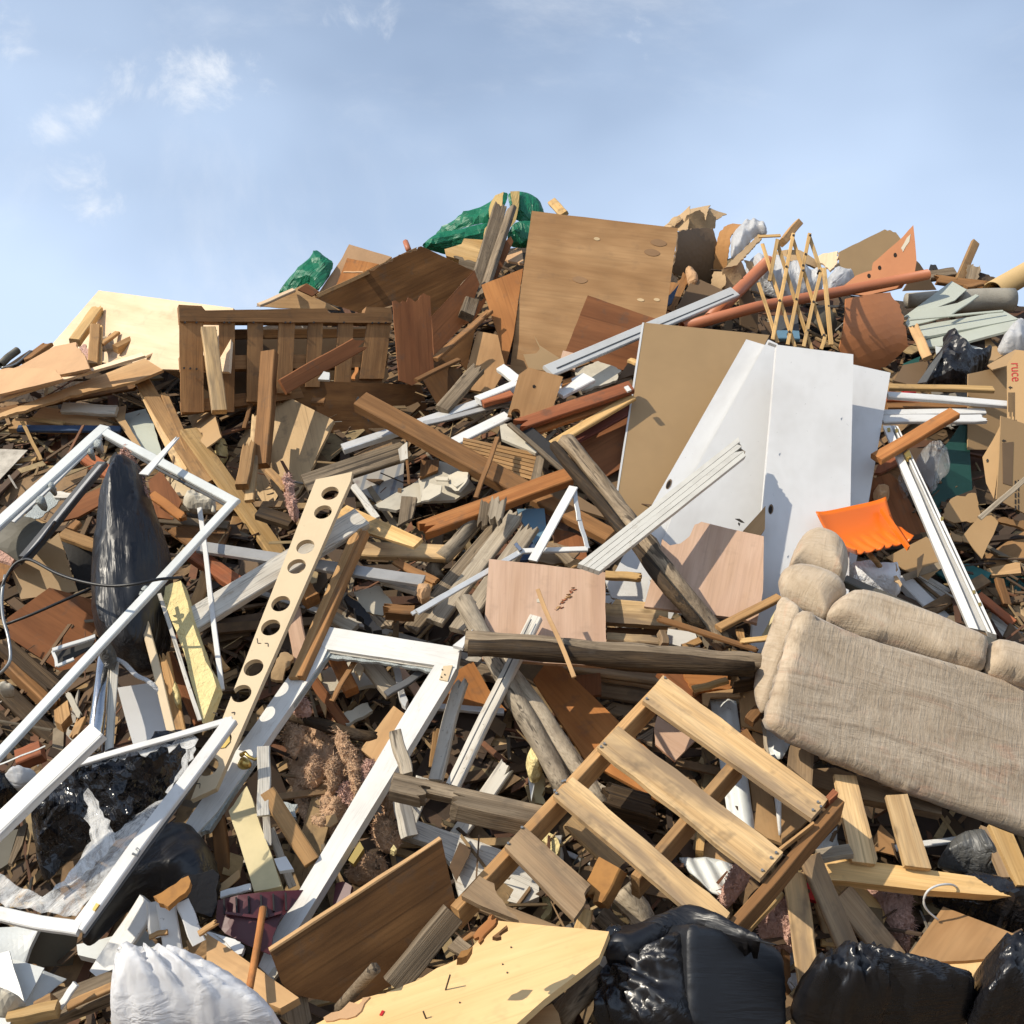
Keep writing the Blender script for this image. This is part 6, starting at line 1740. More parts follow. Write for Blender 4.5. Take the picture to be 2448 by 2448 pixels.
_o = P('0', [(380,1412),(405,1396),(432,1388),(470,1520),(517,1640),(484,1728),(440,1560)], 'foam', 'long yellow foam board left of the drilled board', 'foam_board', 'foam', n=(-0.2,-0.82,0.5), d=1.04, th=0.05, rag=0.006)
B('0', 381,1420,478,1722,10,'white_worn',1.10,None,'paper_edge',parent=_o, t=0.02)
B('0', 477,1215,531,1650,12,'white',1.02,'slim white rod behind the drilled board', name='rod', cat='rod', t=0.012)
B('e', 1480,1040,1850,1300,112,'redwood',0.86,'reddish board right of the left frame bar', e='cb')
B('e', 1460,1550,1600,1180,90,'lumber',0.84,'tan stud left of the white painted board')
B('i', 1600,440,1750,650,50,'lumber',0.9,'short tan lath left of the drilled board', name='lath', cat='lath', e='bc')
B('f', -160,1905,1175,1092,165,'white_worn',0.98,'wide white painted board passing under the drilled board', t=0.035, d1=0.98)
B('0', 477,1308,1012,1390,24,'aluminium_dull',0.92,'dull metal rail passing under the drilled board', name='metal_rail', cat='rail', t=0.02)
# drilled board: holes, staple marks, washer
def drilled():
    pts = [(755,1146),(842,1128),(838,1150),(516,1884),(456,1912)]
    sp = plane_at('0', 800, 1850, (-0.10,-0.82,0.56), 1.08)          # lies a hand's breadth above the sash
    q = [hit(c, *sp)[0] + sp[1]*g for c, g in (((800,1140), 0.165), ((486,1890), 0.07), ((842,1165), 0.163))]
    nn = (q[1]-q[0]).cross(q[2]-q[0]).normalized()
    pl = (q[0], nn if nn.dot(sp[1]) > 0 else -nn)
    hs = [(789,1179),(772,1224),(730,1307),(709,1354),(671,1443),(647,1500),(606,1596),(577,1658),(529,1768),(497,1832)]
    o = P('0', pts, 'cream_board', 'long pale board drilled with ten round holes', 'drilled_board', 'board', plane=pl, th=0.022, holes=[(x, y, 0.034) for x, y in hs], gdir=((800,1137),(486,1898)), rag=0.001)
    P('i', [(1680,1200),(1720,1170),(1765,1150),(1770,1200),(1730,1245),(1690,1250)], 'brass', None, 'washer', parent=o, plane=pl, off=0.004, th=0.006, rag=0)
    for a, b, c, d_ in [(1640,975,1672,980),(1672,978,1665,1000),(1780,975,1806,970),(1806,970,1800,990),(1500,1520,1540,1520),(1540,1520,1535,1555)]:
        P('i', [(a,b),(c,d_),(c+2,d_+5),(a+2,b+5)], 'nail', None, 'staple', parent=o, plane=pl, off=0.0025, th=0.003, rag=0)
    for a, b, c, d_ in [(365,400,370,440),(370,440,395,440),(425,440,450,440),(450,440,450,465)]:
        P('j', [(a,b),(c,d_),(c+4,d_+4),(a+4,b+4)], 'nail', None, 'staple', parent=o, plane=pl, off=0.0025, th=0.003, rag=0)
drilled()
P('f', [(1060,990),(1640,1248),(1572,1312),(1180,1190),(1000,1130),(960,1060)], 'pine', 'bright pine wedge right of the drilled board', 'wedge', 'board', n=(-0.3,-0.7,0.62), d=0.90)
B('f', 1100,1335,1840,1365,112,'pallet',0.76,'greenish pine board below the bright wedge', t=0.03, e='bc')
B('0', 857,1262,700,1622,18,'lumber',0.98,'narrow orange stud right of the drilled board', t=0.02, n=(-0.3,-0.75,0.58))
B('0', 872,1275,718,1622,16,'brown_lumber',0.98,'brown strip painted as the shaded side of the narrow orange stud', name='strip', cat='strip', t=0.05)  # darker wood stands in for shade on the stud's right face
B('j', 640,180,720,600,120,'ply_pink',0.82,'pinkish board behind the narrow orange stud', t=0.02)
B('j', 720,20,800,120,110,'brown_lumber',0.84,'dark block beside the drilled board edge', name='wood_block', cat='wood block', t=0.06)
P('j', [(990,30),(1030,40),(1200,180),(1330,340),(1260,350),(1120,200)], 'charred', 'charred black strip above the white sash', 'charred_strip', 'strip', d=0.84, rag=0.012, th=0.03)
P('j', [(1110,50),(1310,0),(1430,160),(1330,230),(1200,200)], 'plaster', 'grey wallboard square above the white sash', 'wallboard', 'wallboard', n=N_V, d=0.78, rag=0.008)
P('j', [(1140,200),(1320,240),(1440,260),(1400,310),(1250,320)], 'old_wood', 'grey torn board above the white sash', 'board', 'board', d=0.80, rag=0.01)
B('j', 1330,200,1580,215,70,'brown_lumber',0.86,'short brown block above the white sash', e='bc', t=0.05, name='wood_block', cat='wood block')
B('j', 910,230,1120,340,90,'grey_wood',0.84,'grey board end above the white sash', t=0.03)
P('j', [(570,450),(650,530),(620,620),(560,700),(470,690),(520,580)], 'kraft', 'crumpled paper leaves between drilled board and sash', 'paper', 'paper', d=0.86, bend=0.04, rag=0.01)
B('f', 1420,1420,1760,1590,60,'brown_lumber',0.82,'brown stick left of the grey fence boards', name='stick', cat='stick', e='bb')
B('f', 1340,1560,1600,1640,80,'white_worn',0.84,'stained white offcut left of the grey fence boards')
B('f', 1310,1540,1720,1620,50,'lumber',0.8,'tan lath beside the stained white offcut', name='lath', cat='lath')
blob('f', [(1590,1640),(1640,1610),(1710,1620),(1700,1690),(1630,1720)], 'particle', 'torn yellow chunk left of the grey fence boards', 'chunk', 'scrap', d=0.92, H=0.03, amp=0.03, freq=14, smooth=False)
B('f', 1630,1180,1940,1050,50,'lumber',0.70,'short tan board end by the orange brown stud', e='bc')
P('f', [(1480,920),(1600,930),(1560,1090),(1450,1150)], 'old_wood', 'grey board behind the bright wedge', 'board', 'board', d=0.55)
blob('f', [(560,820),(640,800),(660,880),(640,960),(700,1040),(660,1100),(600,1030),(590,920)], 'insulation_pink', 'pinkish insulation strand below the knotty plywood', 'insulation_strand', 'insulation', d=0.60, H=0.05, amp=0.035, freq=16, mode='tuft')
B('f', 455,720,600,870,50,'lumber',0.62,'short stick on the knotty plywood foot', name='stick', cat='stick')
B('f', 380,1050,640,1130,90,'rotten',0.55,'dark board below the knotty plywood')
B('f', 240,1500,460,1510,160,'hardboard_dark',0.7,'dark brown slab behind the white painted board', name='brown_block', cat='board')

# the white sash: wide stiles, putty edge, hinges, latch
def sash():
    root = empty('casement', base_of('0', 640, 2330, 0.4), 'broken white window sash with brass latch at lower centre', 'window')
    pl = plane_at('0', 800, 1850, (-0.10,-0.82,0.56), 1.08)
    P('0', [(764,1495),(1100,1549),(1091,1600),(1040,1590),(782,1552),(752,1530)], 'white_sash', None, 'top_rail', parent=root, plane=pl, th=0.035, rag=0.0008, gdir=((764,1495),(1100,1549)))
    P('0', [(752,1528),(783,1552),(770,1580),(520,1940),(470,1992),(430,1992),(455,1950)], 'white_sash', None, 'left_stile', parent=root, plane=pl, th=0.035, off=-0.002, rag=0.0008)
    P('0', [(1040,1588),(1090,1598),(1075,1628),(700,2240),(645,2335),(618,2310),(640,2255),(970,1700)], 'white_sash', None, 'right_stile', parent=root, plane=pl, th=0.04, off=0.003, rag=0.0008)
    P('0', [(782,1552),(1040,1590),(1036,1598),(784,1560)], 'white_worn', None, 'putty_bead', parent=root, plane=pl, off=-0.012, th=0.02, rag=0.001)
    P('0', [(783,1562),(1035,1598),(1030,1606),(900,1582),(785,1572)], 'glass_dust', None, 'glass_edge', parent=root, plane=pl, off=-0.016, th=0.012, rag=0.008)
    P('0', [(784,1558),(790,1562),(640,1770),(500,1985),(480,1990),(620,1780)], 'glass_dust', None, 'glass_edge', parent=root, plane=pl, off=-0.010, th=0.02, rag=0.006)
    hinge = P('0', [(1060,1592),(1082,1590),(1070,1628),(1050,1624)], 'cream_board', None, 'hinge', parent=root, plane=pl, off=0.008, th=0.006, rag=0)
    for x, y in ((1057,1600),(1063,1612),(1055,1618)):
        P('0', [(x+1.6*math.cos(a), y+1.6*math.sin(a)) for a in [2*math.pi*q/8 for q in range(8)]], 'nail', None, 'screw', parent=hinge, plane=pl, off=0.011, th=0.003, rag=0)
    P('n', [(1070,670),(1160,525),(1190,580),(1110,700)], 'brass', None, 'hinge', parent=root, plane=pl, off=0.012, th=0.02, rag=0.001)
    # latch: plate, boss, curled handle
    blob('j', [(210,1390),(240,1330),(290,1320),(330,1360),(320,1400),(260,1420)], 'brass', None, 'latch_plate', parent=root, plane=pl, off=0.0, H=0.02, amp=0.0, back=0.004, rag=0)
    def on(x, y, o): return hit(src('j', x, y), *pl)[0] + pl[1]*o
    pts = [on(265,1345,0.03), on(300,1340,0.04), (on(330,1370,0.04)), on(370,1385,0.035), on(402,1370,0.03), on(395,1350,0.03)]
    mid = pts[2]
    M = frame(mid, pts[-1]-pts[0], pl[1]); Mi = M.inverted()
    V, F = grid_tube([Mi @ p for p in pts], [0.008, 0.007, 0.006, 0.005, 0.005, 0.004], 8)
    link_mesh('latch_handle', V, F, 'brass', M, root, smooth=True)
sash()
# white corner tip beside the sash and log
P('k', [(265,460),(420,335),(370,420),(340,480)], 'white', 'white trim tip between sash corner and log', 'white_tip', 'trim', d=1.06)
# inside the sash opening
B('j', 960,530,1100,820,110,'cedar',0.80,'grooved orange block inside the sash opening', t=0.06, name='wood_block', cat='wood block')
B('j', 940,890,1130,570,36,'brown_lumber',0.90,'thin brown stick inside the sash opening', name='stick', cat='stick')
P('j', [(860,660),(960,620),(1140,570),(1310,760),(1000,800),(865,830)], 'plaster', 'grey wallboard pieces inside the sash opening', 'wallboard', 'wallboard', d=0.72, rag=0.01)
P('j', [(1115,640),(1150,580),(1190,630),(1160,710)], 'cream_board', 'pale diamond scrap inside the sash opening', 'scrap', 'scrap', d=0.86)
B('j', 1190,560,1420,830,130,'grey_wood',0.82,'weathered plank in the sash opening, right side', t=0.03)
B('j', 1420,560,1500,900,50,'aluminium_dull',0.86,'upright dull strip in the sash opening', name='strip', cat='strip')
B('j', 1365,845,1670,640,50,'steel_dark',0.94,'dark glassy metal bar in the sash opening', name='metal_bar', cat='bar', t=0.03)
P('j', [(1465,850),(1500,815),(1530,880),(1510,930),(1480,910)], 'aluminium', 'shiny metal tab in the sash opening', 'metal_tab', 'tab', n=N_U, d=0.94)
B('j', 1450,610,1620,850,70,'ply_pink',0.78,'pinkish lath at the sash opening right corner', name='lath', cat='lath')
B('j', 790,720,1050,1080,80,'red_panel',0.78,'dark red lath inside the sash opening', name='lath', cat='lath')
P('j', [(820,830),(900,920),(890,1000)], 'ply_tan', 'tan pointed chip inside the sash opening', 'chip', 'scrap', d=0.86)
P('j', [(1000,990),(1220,900),(1260,960),(1180,1010),(1060,1070)], 'plaster', 'grey paper backed board inside the sash opening', 'board', 'board', d=0.76, rag=0.01)
T('j', [(640,1000,0.82),(850,1070,0.84),(1060,1130,0.86),(1290,1170,0.84)], 90, 'rotten', 'dark rotten branch inside the sash opening', 'branch', 'branch', rough=0.45, seg=12, sub=3)
P('j', [(1165,1260),(1420,925),(1525,1000),(1330,1390)], 'ply_tan', 'orange tan plywood corner behind the sash stile', 'plywood_corner', 'plywood', n=(-0.2,-0.78,0.6), d=0.86)
blob('j', [(640,950),(690,880),(750,920),(800,970),(740,1000),(660,990)], 'insulation_pink', 'pink insulation tuft at the sash opening left side', 'insulation_tuft', 'insulation', d=0.86, H=0.05, amp=0.03, freq=16, mode='tuft')
blob('j', [(560,1140),(740,1080),(900,1140),(1100,1240),(1330,1390),(1260,1560),(1120,1740),(900,1940),(740,1860),(640,1600),(600,1380)], 'insulation_tan', 'matted mass of torn insulation filling the sash opening', 'insulation_mass', 'insulation', d=0.80, H=0.05, R=0.08, amp=0.06, freq=8, mode='tuft', rag=0.03)
for q, (pp, mt, lb) in enumerate([
    ([(930,1140),(970,1110),(1030,1160),(1080,1220),(1140,1290),(1150,1400),(1180,1560),(1120,1680),(1080,1560),(1040,1380),(980,1240)], 'insulation_tan', 'long twisted insulation strand inside the sash'),
    ([(560,1140),(640,1090),(740,1120),(700,1240),(650,1330),(590,1240)], 'insulation_tan', 'brown insulation wad at the sash left stile'),
    ([(900,1400),(980,1330),(1020,1440),(1000,1560),(920,1600),(910,1520)], 'insulation_tan', 'curled insulation flap beside the long strand'),
    ([(690,1540),(760,1360),(860,1340),(900,1480),(800,1560)], 'insulation_tan', 'dark insulation wad low in the sash opening'),
    ([(1170,1420),(1240,1380),(1320,1410),(1260,1520),(1190,1570)], 'insulation_pink', 'pink insulation wad by the sash right stile'),
    ([(980,1600),(1060,1540),(1180,1570),(1210,1620),(1120,1690),(1000,1660)], 'insulation_pink', 'pink insulation roll low in the sash opening'),
    ([(800,1760),(870,1720),(1000,1710),(1070,1760),(1030,1860),(940,1932),(850,1900),(810,1830)], 'insulation_tan', 'curled insulation ring below the sash opening'),
    ]):
    blob('j', pp, mt, lb, 'insulation_wad', 'insulation', d=0.88+0.02*(q % 3), H=0.035, amp=0.035, freq=12, mode='tuft', rag=0.022, fine=0.0015)
P('j', [(895,1770),(970,1760),(990,1820),(930,1860),(900,1850)], 'cardboard', 'torn paper scrap in the insulation ring', 'paper_scrap', 'paper', d=1.02, th=0.004, rag=0.008)
B('j', 530,1640,900,1480,80,'rotten',0.8,'dark board behind the insulation in the sash')
P('j', [(740,1640),(900,1570),(1060,1700),(980,1750),(800,1760),(700,1780)], 'insulation_tan', 'brown flat insulation sheet below the sash opening', 'insulation_sheet', 'insulation', d=0.82, bend=0.04)
for q, (pp, mt, lb) in enumerate([
    ([(1340,250),(1400,190),(1475,200),(1440,300),(1400,350),(1350,330)], 'insulation_tan', 'orange insulation tuft right of the sash stile'),
    ([(1240,440),(1320,350),(1400,390),(1490,420),(1500,480),(1450,580),(1340,600),(1260,520)], 'insulation_tan', 'large fluffy insulation wad right of the sash stile'),
    ([(1080,740),(1150,680),(1260,650),(1380,700),(1350,790),(1240,830),(1050,820)], 'insulation_tan', 'insulation wad behind the brown plywood top edge')]):
    blob('n', pp, mt, lb, 'insulation_wad', 'insulation', d=1.0, H=0.05, amp=0.045, freq=12, mode='tuft', rag=0.022, fine=0.0015)
P('n', [(1395,590),(1420,550),(1445,585),(1425,605)], 'foam', 'tiny yellow foam crumb on the insulation', 'foam_crumb', 'foam', d=1.12, th=0.02)

# ------------------------------------------------------------------ lower centre
def lap_beam():
    root = empty('lap_timber', base_of('o', 300, 300, 0.8), 'old weathered lap jointed beam in front of the foam', 'beam')
    B('0', 938,1868,1330,1955,30,'old_wood',1.22,None,'upper_half',parent=root,t=0.06, e='cc')
    B('o', 238,250,900,395,92,'old_wood',1.24,None,'lower_half',parent=root,t=0.07, e='bc')
    B('n', 1400,125,1690,195,105,'old_wood',1.24,None,'lower_half',parent=root,t=0.07, e='cb')
lap_beam()
B('o', 1380,180,1880,330,170,'rotten',1.02,'rotten crumbling timber behind the lower pallet', t=0.09, e='bb', name='timber', cat='timber')
B('o', 1320,190,1400,90,140,'grey_wood',1.0,'pale board end above the rotten timber')
P('o', [(-130,480),(0,370),(450,520),(925,700),(930,950),(790,1010),(600,960),(320,960),(250,700),(150,560)], 'white_worn', 'wide peeling white board behind the brown plywood', 'wide_board', 'board', n=(-0.05,-0.75,0.66), d=1.02, th=0.03, gdir=((0,370),(925,800)))
B('j', 1430,1130,1520,1460,95,'grey_wood',1.20,'grey painted stick end crossing the sash stile', name='stick', cat='stick', t=0.04)
B('j', 1480,1650,1545,1932,100,'white_worn',1.08,'white stick below the lap jointed beam', name='stick', cat='stick', t=0.04)
P('o', [(945,520),(1000,455),(1075,510),(1060,640),(1000,560)], 'foam', 'yellow foam corner between the pallet slats', 'foam_corner', 'foam', d=0.98, th=0.05, rag=0.01)
B('o', 1080,480,1090,680,50,'white_worn',0.95,'white strip beside the yellow foam corner', name='strip', cat='strip')
P('o', [(930,860),(1020,900),(1030,1010),(960,1150)], 'foam', 'yellow foam piece left of the pallet slat', 'foam_piece', 'foam', d=1.0, th=0.05, rag=0.012)
P('o', [(790,1010),(930,980),(1140,1090),(1100,1180),(850,1140)], 'old_wood', 'grey boards in shade below the pallet slats', 'board', 'board', d=0.9)
P('o', [(440,480),(640,390),(790,460),(930,680),(700,600)], 'dark_cloth', 'dark sheet set in the hollow under the lap beam', 'cloth', 'cloth', d=0.75)  # flat dark sheet set back behind the beam
B('o', 1100,600,1380,720,36,'grey_trim',0.9,'grey strip seen through the lower pallet', name='strip', cat='strip')
blob('o', [(1170,740),(1220,690),(1300,720),(1290,760),(1200,770)], 'film_grey', 'grey plastic wad seen through the lower pallet', 'plastic_wad', 'plastic', d=0.9, H=0.04, amp=0.03, freq=12)

# the big pallet lying on the slope, lower right of centre
def front_pallet():
    root = empty('wooden_pallet', base_of('0', 1500, 2150, 0.6), 'yellow wooden pallet lying open on the slope, lower right of centre', 'pallet')
    pl = plane_at('0', 1540, 1930, (-0.05,-0.76,0.65), 1.36)
    def quad(pts, nm, mat, off, th, g, rag={'*':0.0018, 1:0.006, 3:0.006}):
        return P('0', pts, mat, None, nm, parent=root, plane=pl, off=off, th=th, gdir=g, rag=rag)
    quad([(1536,1674),(1585,1614),(1980,1909),(1940,1957)], 'slat', 'pallet', 0.0, 0.02, ((1560,1640),(1960,1930)))
    quad([(1428,1786),(1478,1735),(1872,2037),(1818,2100)], 'slat', 'pallet', 0.0, 0.02, ((1450,1760),(1845,2070)))
    quad([(1322,1901),(1369,1857),(1745,2182),(1712,2230),(1690,2215)], 'slat', 'pallet', 0.0, 0.02, ((1345,1880),(1720,2200)))
    quad([(1206,2023),(1252,1974),(1412,2115),(1372,2197)], 'slat', 'pallet_grey', 0.0, 0.02, ((1230,2000),(1390,2150)), {'*':0.0012, 2:0.02})
    quad([(1103,2141),(1146,2094),(1165,2105),(1190,2140),(1240,2200),(1150,2165)], 'slat', 'pallet_grey', 0.0, 0.02, ((1125,2118),(1220,2190)), {'*':0.0012, 2:0.02, 3:0.015})
    def bar(x0, y0, x1, y1, w, nm, mat='lumber', off=-0.069, th=0.095):
        A = hit((x0, y0), *pl)[0] + pl[1]*off; C = hit((x1, y1), *pl)[0] + pl[1]*off
        B('0', 0, 0, 0, 0, w, mat, 0, None, nm, parent=root, world=(A, C), n=tuple(pl[1]), t=th, ns=6, deep=True)
    bar(1575,1630,1085,2160, 22, 'stringer')
    bar(1770,1795,1520,2085, 22, 'stringer')
    bar(2010,1898,1745,2210, 24, 'stringer', 'brown_lumber')
    P('r', [(1325,575),(1590,370),(1600,385),(1340,590)], 'lumber', None, 'stringer_top', parent=root, plane=pl, off=-0.001, th=0.02, rag=0.001)
    P('r', [(1690,180),(1745,120),(1785,150),(1720,210)], 'redwood', None, 'end_block', parent=root, plane=pl, off=0.004, th=0.05, rag=0.001)
    B('0', 1120,2150,1400,2260, 34, 'pallet_grey', 1.16, None, 'lower_slat', parent=root, t=0.02)
    B('0', 1360,1960,1480,2075, 40, 'pallet', 1.14, None, 'lower_slat', parent=root, t=0.02)
    nails(root, '0', [(1955,1919),(1962,1930),(1943,1938),(1855,2040),(1843,2052),(1822,2082),(1590,1622),(1546,1672),(1437,1787),(1445,1780),(1330,1898),(1326,1892),(1345,1870),(1351,1868),(1215,2018),(1248,1980)], pl, 'conduit_grey')
front_pallet()
B('o', 1330,1035,1500,710,195,'rust','' or 1.42,'rusty brown slab lying on the lower pallet', name='rusty_block', cat='slab', t=0.06, e='bc', n=(-0.2,-0.75,0.62))
B('o', 1255,1230,1290,1045,105,'pine',1.40,'short pale post under the rusty slab', name='post', cat='post', t=0.06)
T('o', [(1560,900,1.22),(1680,1050,1.22),(1800,1280,1.2)], 190, 'grey_wood', 'split grey log behind the front black bag', 'log', 'log', rough=0.3, seg=14, sub=3)
B('o', 1400,1080,1560,1240,120,'old_wood',1.12,'weathered board left of the split grey log')
P('r', [(560,640),(760,655),(985,700),(905,960),(800,900),(640,760)], 'vinyl_white', 'white corrugated siding seen through the lower pallet', 'siding', 'siding', d=1.02, th=0.01, wave=(0.008,0.05), gdir=((560,640),(600,720)))
blob('r', [(860,980),(900,880),(980,760),(1060,700),(1120,760),(1090,850),(1000,960),(920,1030)], 'insulation_pink', 'pink insulation wad under the lower pallet right side', 'insulation_wad', 'insulation', d=1.10, H=0.09, amp=0.04, freq=12, mode='tuft', rag=0.015)
blob('r', [(1165,1220),(1200,1120),(1290,1060),(1400,1110),(1430,1260),(1440,1370),(1370,1400),(1290,1310),(1200,1290)], 'insulation_pink', 'pinkish insulation wad above the front black bag', 'insulation_wad', 'insulation', d=1.12, H=0.09, amp=0.05, freq=12, mode='tuft', rag=0.015)
P('r', [(700,430),(760,470),(745,600),(685,590)], 'pine', 'narrow pine post seen through the lower pallet', 'post', 'post', d=0.98, th=0.05)
P('r', [(745,480),(1010,690),(900,690),(740,655)], 'ply_tan', 'tan plywood triangle seen through the lower pallet', 'plywood_piece', 'plywood', d=0.96)
P('r', [(1100,40),(1280,170),(1345,540),(1240,500),(1140,430),(1130,300)], 'ply_tan', 'tan plywood strip seen through the lower pallet', 'plywood_strip', 'plywood', d=0.94)
P('r', [(1340,230),(1440,260),(1560,350),(1350,540)], 'ply_tan', 'rough yellow board at the lower pallet corner', 'board', 'board', d=0.98, rag=0.006)
T('r', [(1318,150,1.0),(1325,300,1.02),(1335,480,1.02)], 60, 'white', 'white tapered table leg through the lower pallet', 'table_leg', 'table leg', taper=0.35, seg=14, sub=4)
# white corrugated sheet, seen in the pallet openings
P('l', [(635,860),(840,880),(1000,1960),(800,1990),(740,1500)], 'vinyl_white', 'white corrugated sheet standing behind the lower pallet', 'corrugated_sheet', 'sheet', n=(0.0,-0.85,0.5), d=0.92, th=0.004, wave=(0.014,0.085), gdir=((740,870),(900,1950)))
P('l', [(1035,1040),(1090,1090),(1260,1200),(1190,1340),(1090,1310)], 'vinyl_white', 'white corrugated piece under the sofa corner', 'corrugated_piece', 'sheet', n=(0.0,-0.85,0.5), d=0.90, th=0.004, wave=(0.014,0.085), gdir=((1060,1050),(1130,1320)))
B('l', 1040,1050,1080,1290,30,'grey_wood',0.98,'thin grey lath under the sofa corner', name='lath', cat='lath')
P('l', [(575,830),(850,790),(870,860),(640,860),(620,930),(580,910)], 'ply_tan', 'tan board above the white corrugated sheet', 'board', 'board', n=N_V, d=0.94)
P('l', [(855,800),(985,780),(1010,1000),(1040,1040),(1050,1130),(880,1080)], 'ply_tan', 'tan board left of the sofa corner', 'board', 'board', n=N_V, d=0.92)
B('l', 930,1050,1010,960,80,'brown_lumber',1.02,'short brown peg left of the sofa corner', name='peg', cat='peg', t=0.05)
P('l', [(870,1130),(920,1100),(990,1210),(970,1230)], 'brown_lumber', 'brown chip right of the upper pallet slat', 'chip', 'scrap', d=1.02)
P('l', [(960,1120),(1060,1160),(1110,1330),(1040,1290),(980,1230)], 'ply_tan', 'tan panel under the peg by the sofa corner', 'panel', 'panel', d=0.88)
P('l', [(430,680),(560,660),(800,670),(800,790),(590,800),(520,840),(480,760)], 'orange_ply', 'woven orange mat scrap under the level log', 'mat_scrap', 'mat', d=0.92, rag=0.012)
B('l', 505,800,770,730,42,'pine',1.02,'small pine strip on the woven orange mat', name='strip', cat='strip', t=0.02)
B('l', 270,650,570,900,110,'red_panel',0.90,'dark red board slanting under the level log')
B('l', 780,740,1010,700,110,'rotten',0.98,'rough dark stump at the right end of the level log', t=0.08, e='bb', name='stump', cat='log')
P('l', [(205,1100),(230,1000),(520,1190),(365,1350),(215,1220)], 'ply_pink', 'tan plywood corner seen in the upper pallet opening', 'plywood_corner', 'plywood', n=(-0.1,-0.9,0.4), d=0.94)
P('l', [(60,1180),(200,1090),(190,1220),(110,1180)], 'old_wood', 'grey board seen in the upper pallet opening', 'board', 'board', d=0.88)

# ------------------------------------------------------------------ under and right of the sofa
def right_pallet():
    root = empty('wooden_pallet', base_of('p', 900, 850, 0.8), 'pale wooden pallet half buried under the sofa', 'pallet')
    pl = plane_at('p', 900, 500, (0.0,-0.86,0.5), 1.18)
    def quad(crop, pts, nm, mat='pallet', off=0.0, th=0.02, g=None):
        P(crop, pts, mat, None, nm, parent=root, plane=pl, off=off, th=th, rag=0.0012, gdir=g)
    quad('p', [(240,640),(330,620),(1990,860),(1990,960),(1150,900),(560,830),(400,820)], 'stringer', 'pine', 0.0, 0.04, ((300,690),(1900,900)))
    quad('p', [(470,10),(640,20),(805,660),(790,700),(610,680)], 'slat', 'pallet', 0.03, 0.02, ((555,20),(705,680)))
    quad('p', [(870,170),(1035,160),(1220,735),(1015,710)], 'slat', 'pallet', 0.03, 0.02, ((950,170),(1110,720)))
    quad('p', [(1660,395),(1850,470),(1990,800),(1990,870),(1880,860)], 'slat', 'pine', 0.03, 0.02, ((1750,420),(1930,860)))
    quad('s', [(300,1410),(480,1400),(1100,1620),(1300,1680),(1300,1760),(680,1640),(300,1540)], 'stringer', 'pallet_grey', -0.06, 0.04)
    quad('s', [(135,1225),(315,1290),(300,1540),(115,1380)], 'slat', 'pallet_grey', 0.03, 0.02, ((220,1240),(210,1530)))
    quad('p', [(1600,400),(1650,420),(1830,800),(1760,800)], 'slat', 'pallet_grey', -0.08, 0.02)
right_pallet()
B('r', 1625,640,1880,600,80,'grey_wood',1.26,'grey board end left of the pallet under the sofa', t=0.03)
P('p', [(770,520),(830,395),(990,560),(960,640),(800,600)], 'ply_brown', 'brown pointed board inside the pallet under the sofa', 'board', 'board', n=N_V, d=0.96)
B('p', 940,575,1640,485,44,'white',1.0,'white strip inside the pallet under the sofa', name='strip', cat='strip', t=0.02)
P('r', [(1640,560),(1770,420),(1790,580),(1600,600)], 'vinyl_white', 'white siding scrap beside the pallet under the sofa', 'siding_scrap', 'siding', d=0.98, wave=(0.01,0.06), th=0.004)
blob('p', [(1250,700),(1330,580),(1420,520),(1560,510),(1650,560),(1740,780),(1600,790),(1380,740)], 'film_grey', 'grey translucent bag inside the pallet under the sofa', 'plastic_bag', 'plastic bag', d=1.02, H=0.10, amp=0.03, freq=6)
for q, (x0, y0, x1, y1, w, mt, lb) in enumerate([
    (1440,770,1565,1660,180,'pallet','loose pallet slat left of the fan above the bags'),
    (1560,640,1960,1580,165,'pallet_grey','loose grey pallet slat second in the fan'),
    (1640,980,1790,1560,90,'pallet','narrow slat between the fanned pallet slats')]):
    B('r', x0, y0, x1, y1, w, mt, 1.24+0.04*(q == 1)-0.1*(q == 2), lb, 'pallet_board', 'board', t=0.02)
B('p', 470,830,830,1180,230,'pine',1.12,'sunlit pine board end in the slat fan', 'board', 'board', t=0.02)
B('p', 520,930,940,1450,200,'pallet_grey',1.20,'wide grey slat at the right of the fan', 'pallet_board', 'board', t=0.02)
B('r', 1070,1190,1330,900,95,'pine',1.22,'short sunlit board below the lower pallet corner', t=0.03)
B('r', 1650,1290,1770,1310,70,'pine',1.14,'tiny pine block inside the slat fan', name='wood_block', cat='wood block')
P('r', [(1518,850),(1560,842),(1618,985),(1555,965)], 'red_plastic', 'small bright red scrap in the slat fan', 'scrap', 'scrap', d=1.14)
P('r', [(1405,1380),(1450,1370),(1500,1640),(1430,1660),(1410,1560)], 'film_white', 'white torn wrapper right of the front black bag', 'wrapper', 'paper', d=1.16, rag=0.012)
P('r', [(1360,1350),(1410,1390),(1430,1960),(1370,1960)], 'brown_lumber', 'dark brown board right of the front black bag', 'board', 'board', n=(0.3,-0.9,0.2), d=1.18)
blob('p', [(680,940),(740,900),(800,970),(900,980),(910,1000),(1080,960),(1060,1040),(1060,1350),(1030,1390),(900,1230),(760,1040)], 'insulation_pink', 'pink insulation sheet hanging right of the slat fan', 'insulation_sheet', 'insulation', d=1.06, H=0.07, amp=0.04, freq=10, mode='tuft', rag=0.015)
B('p', 900,950,1340,990,64,'white_worn',1.0,'white board end behind the wire loop', t=0.03)
blob('p', [(1050,1330),(1060,1150),(1160,1190),(1080,1330)], 'bag_black', 'dark plastic scrap left of the plywood triangle', 'plastic_scrap', 'plastic', d=1.0, H=0.03, amp=0.02)
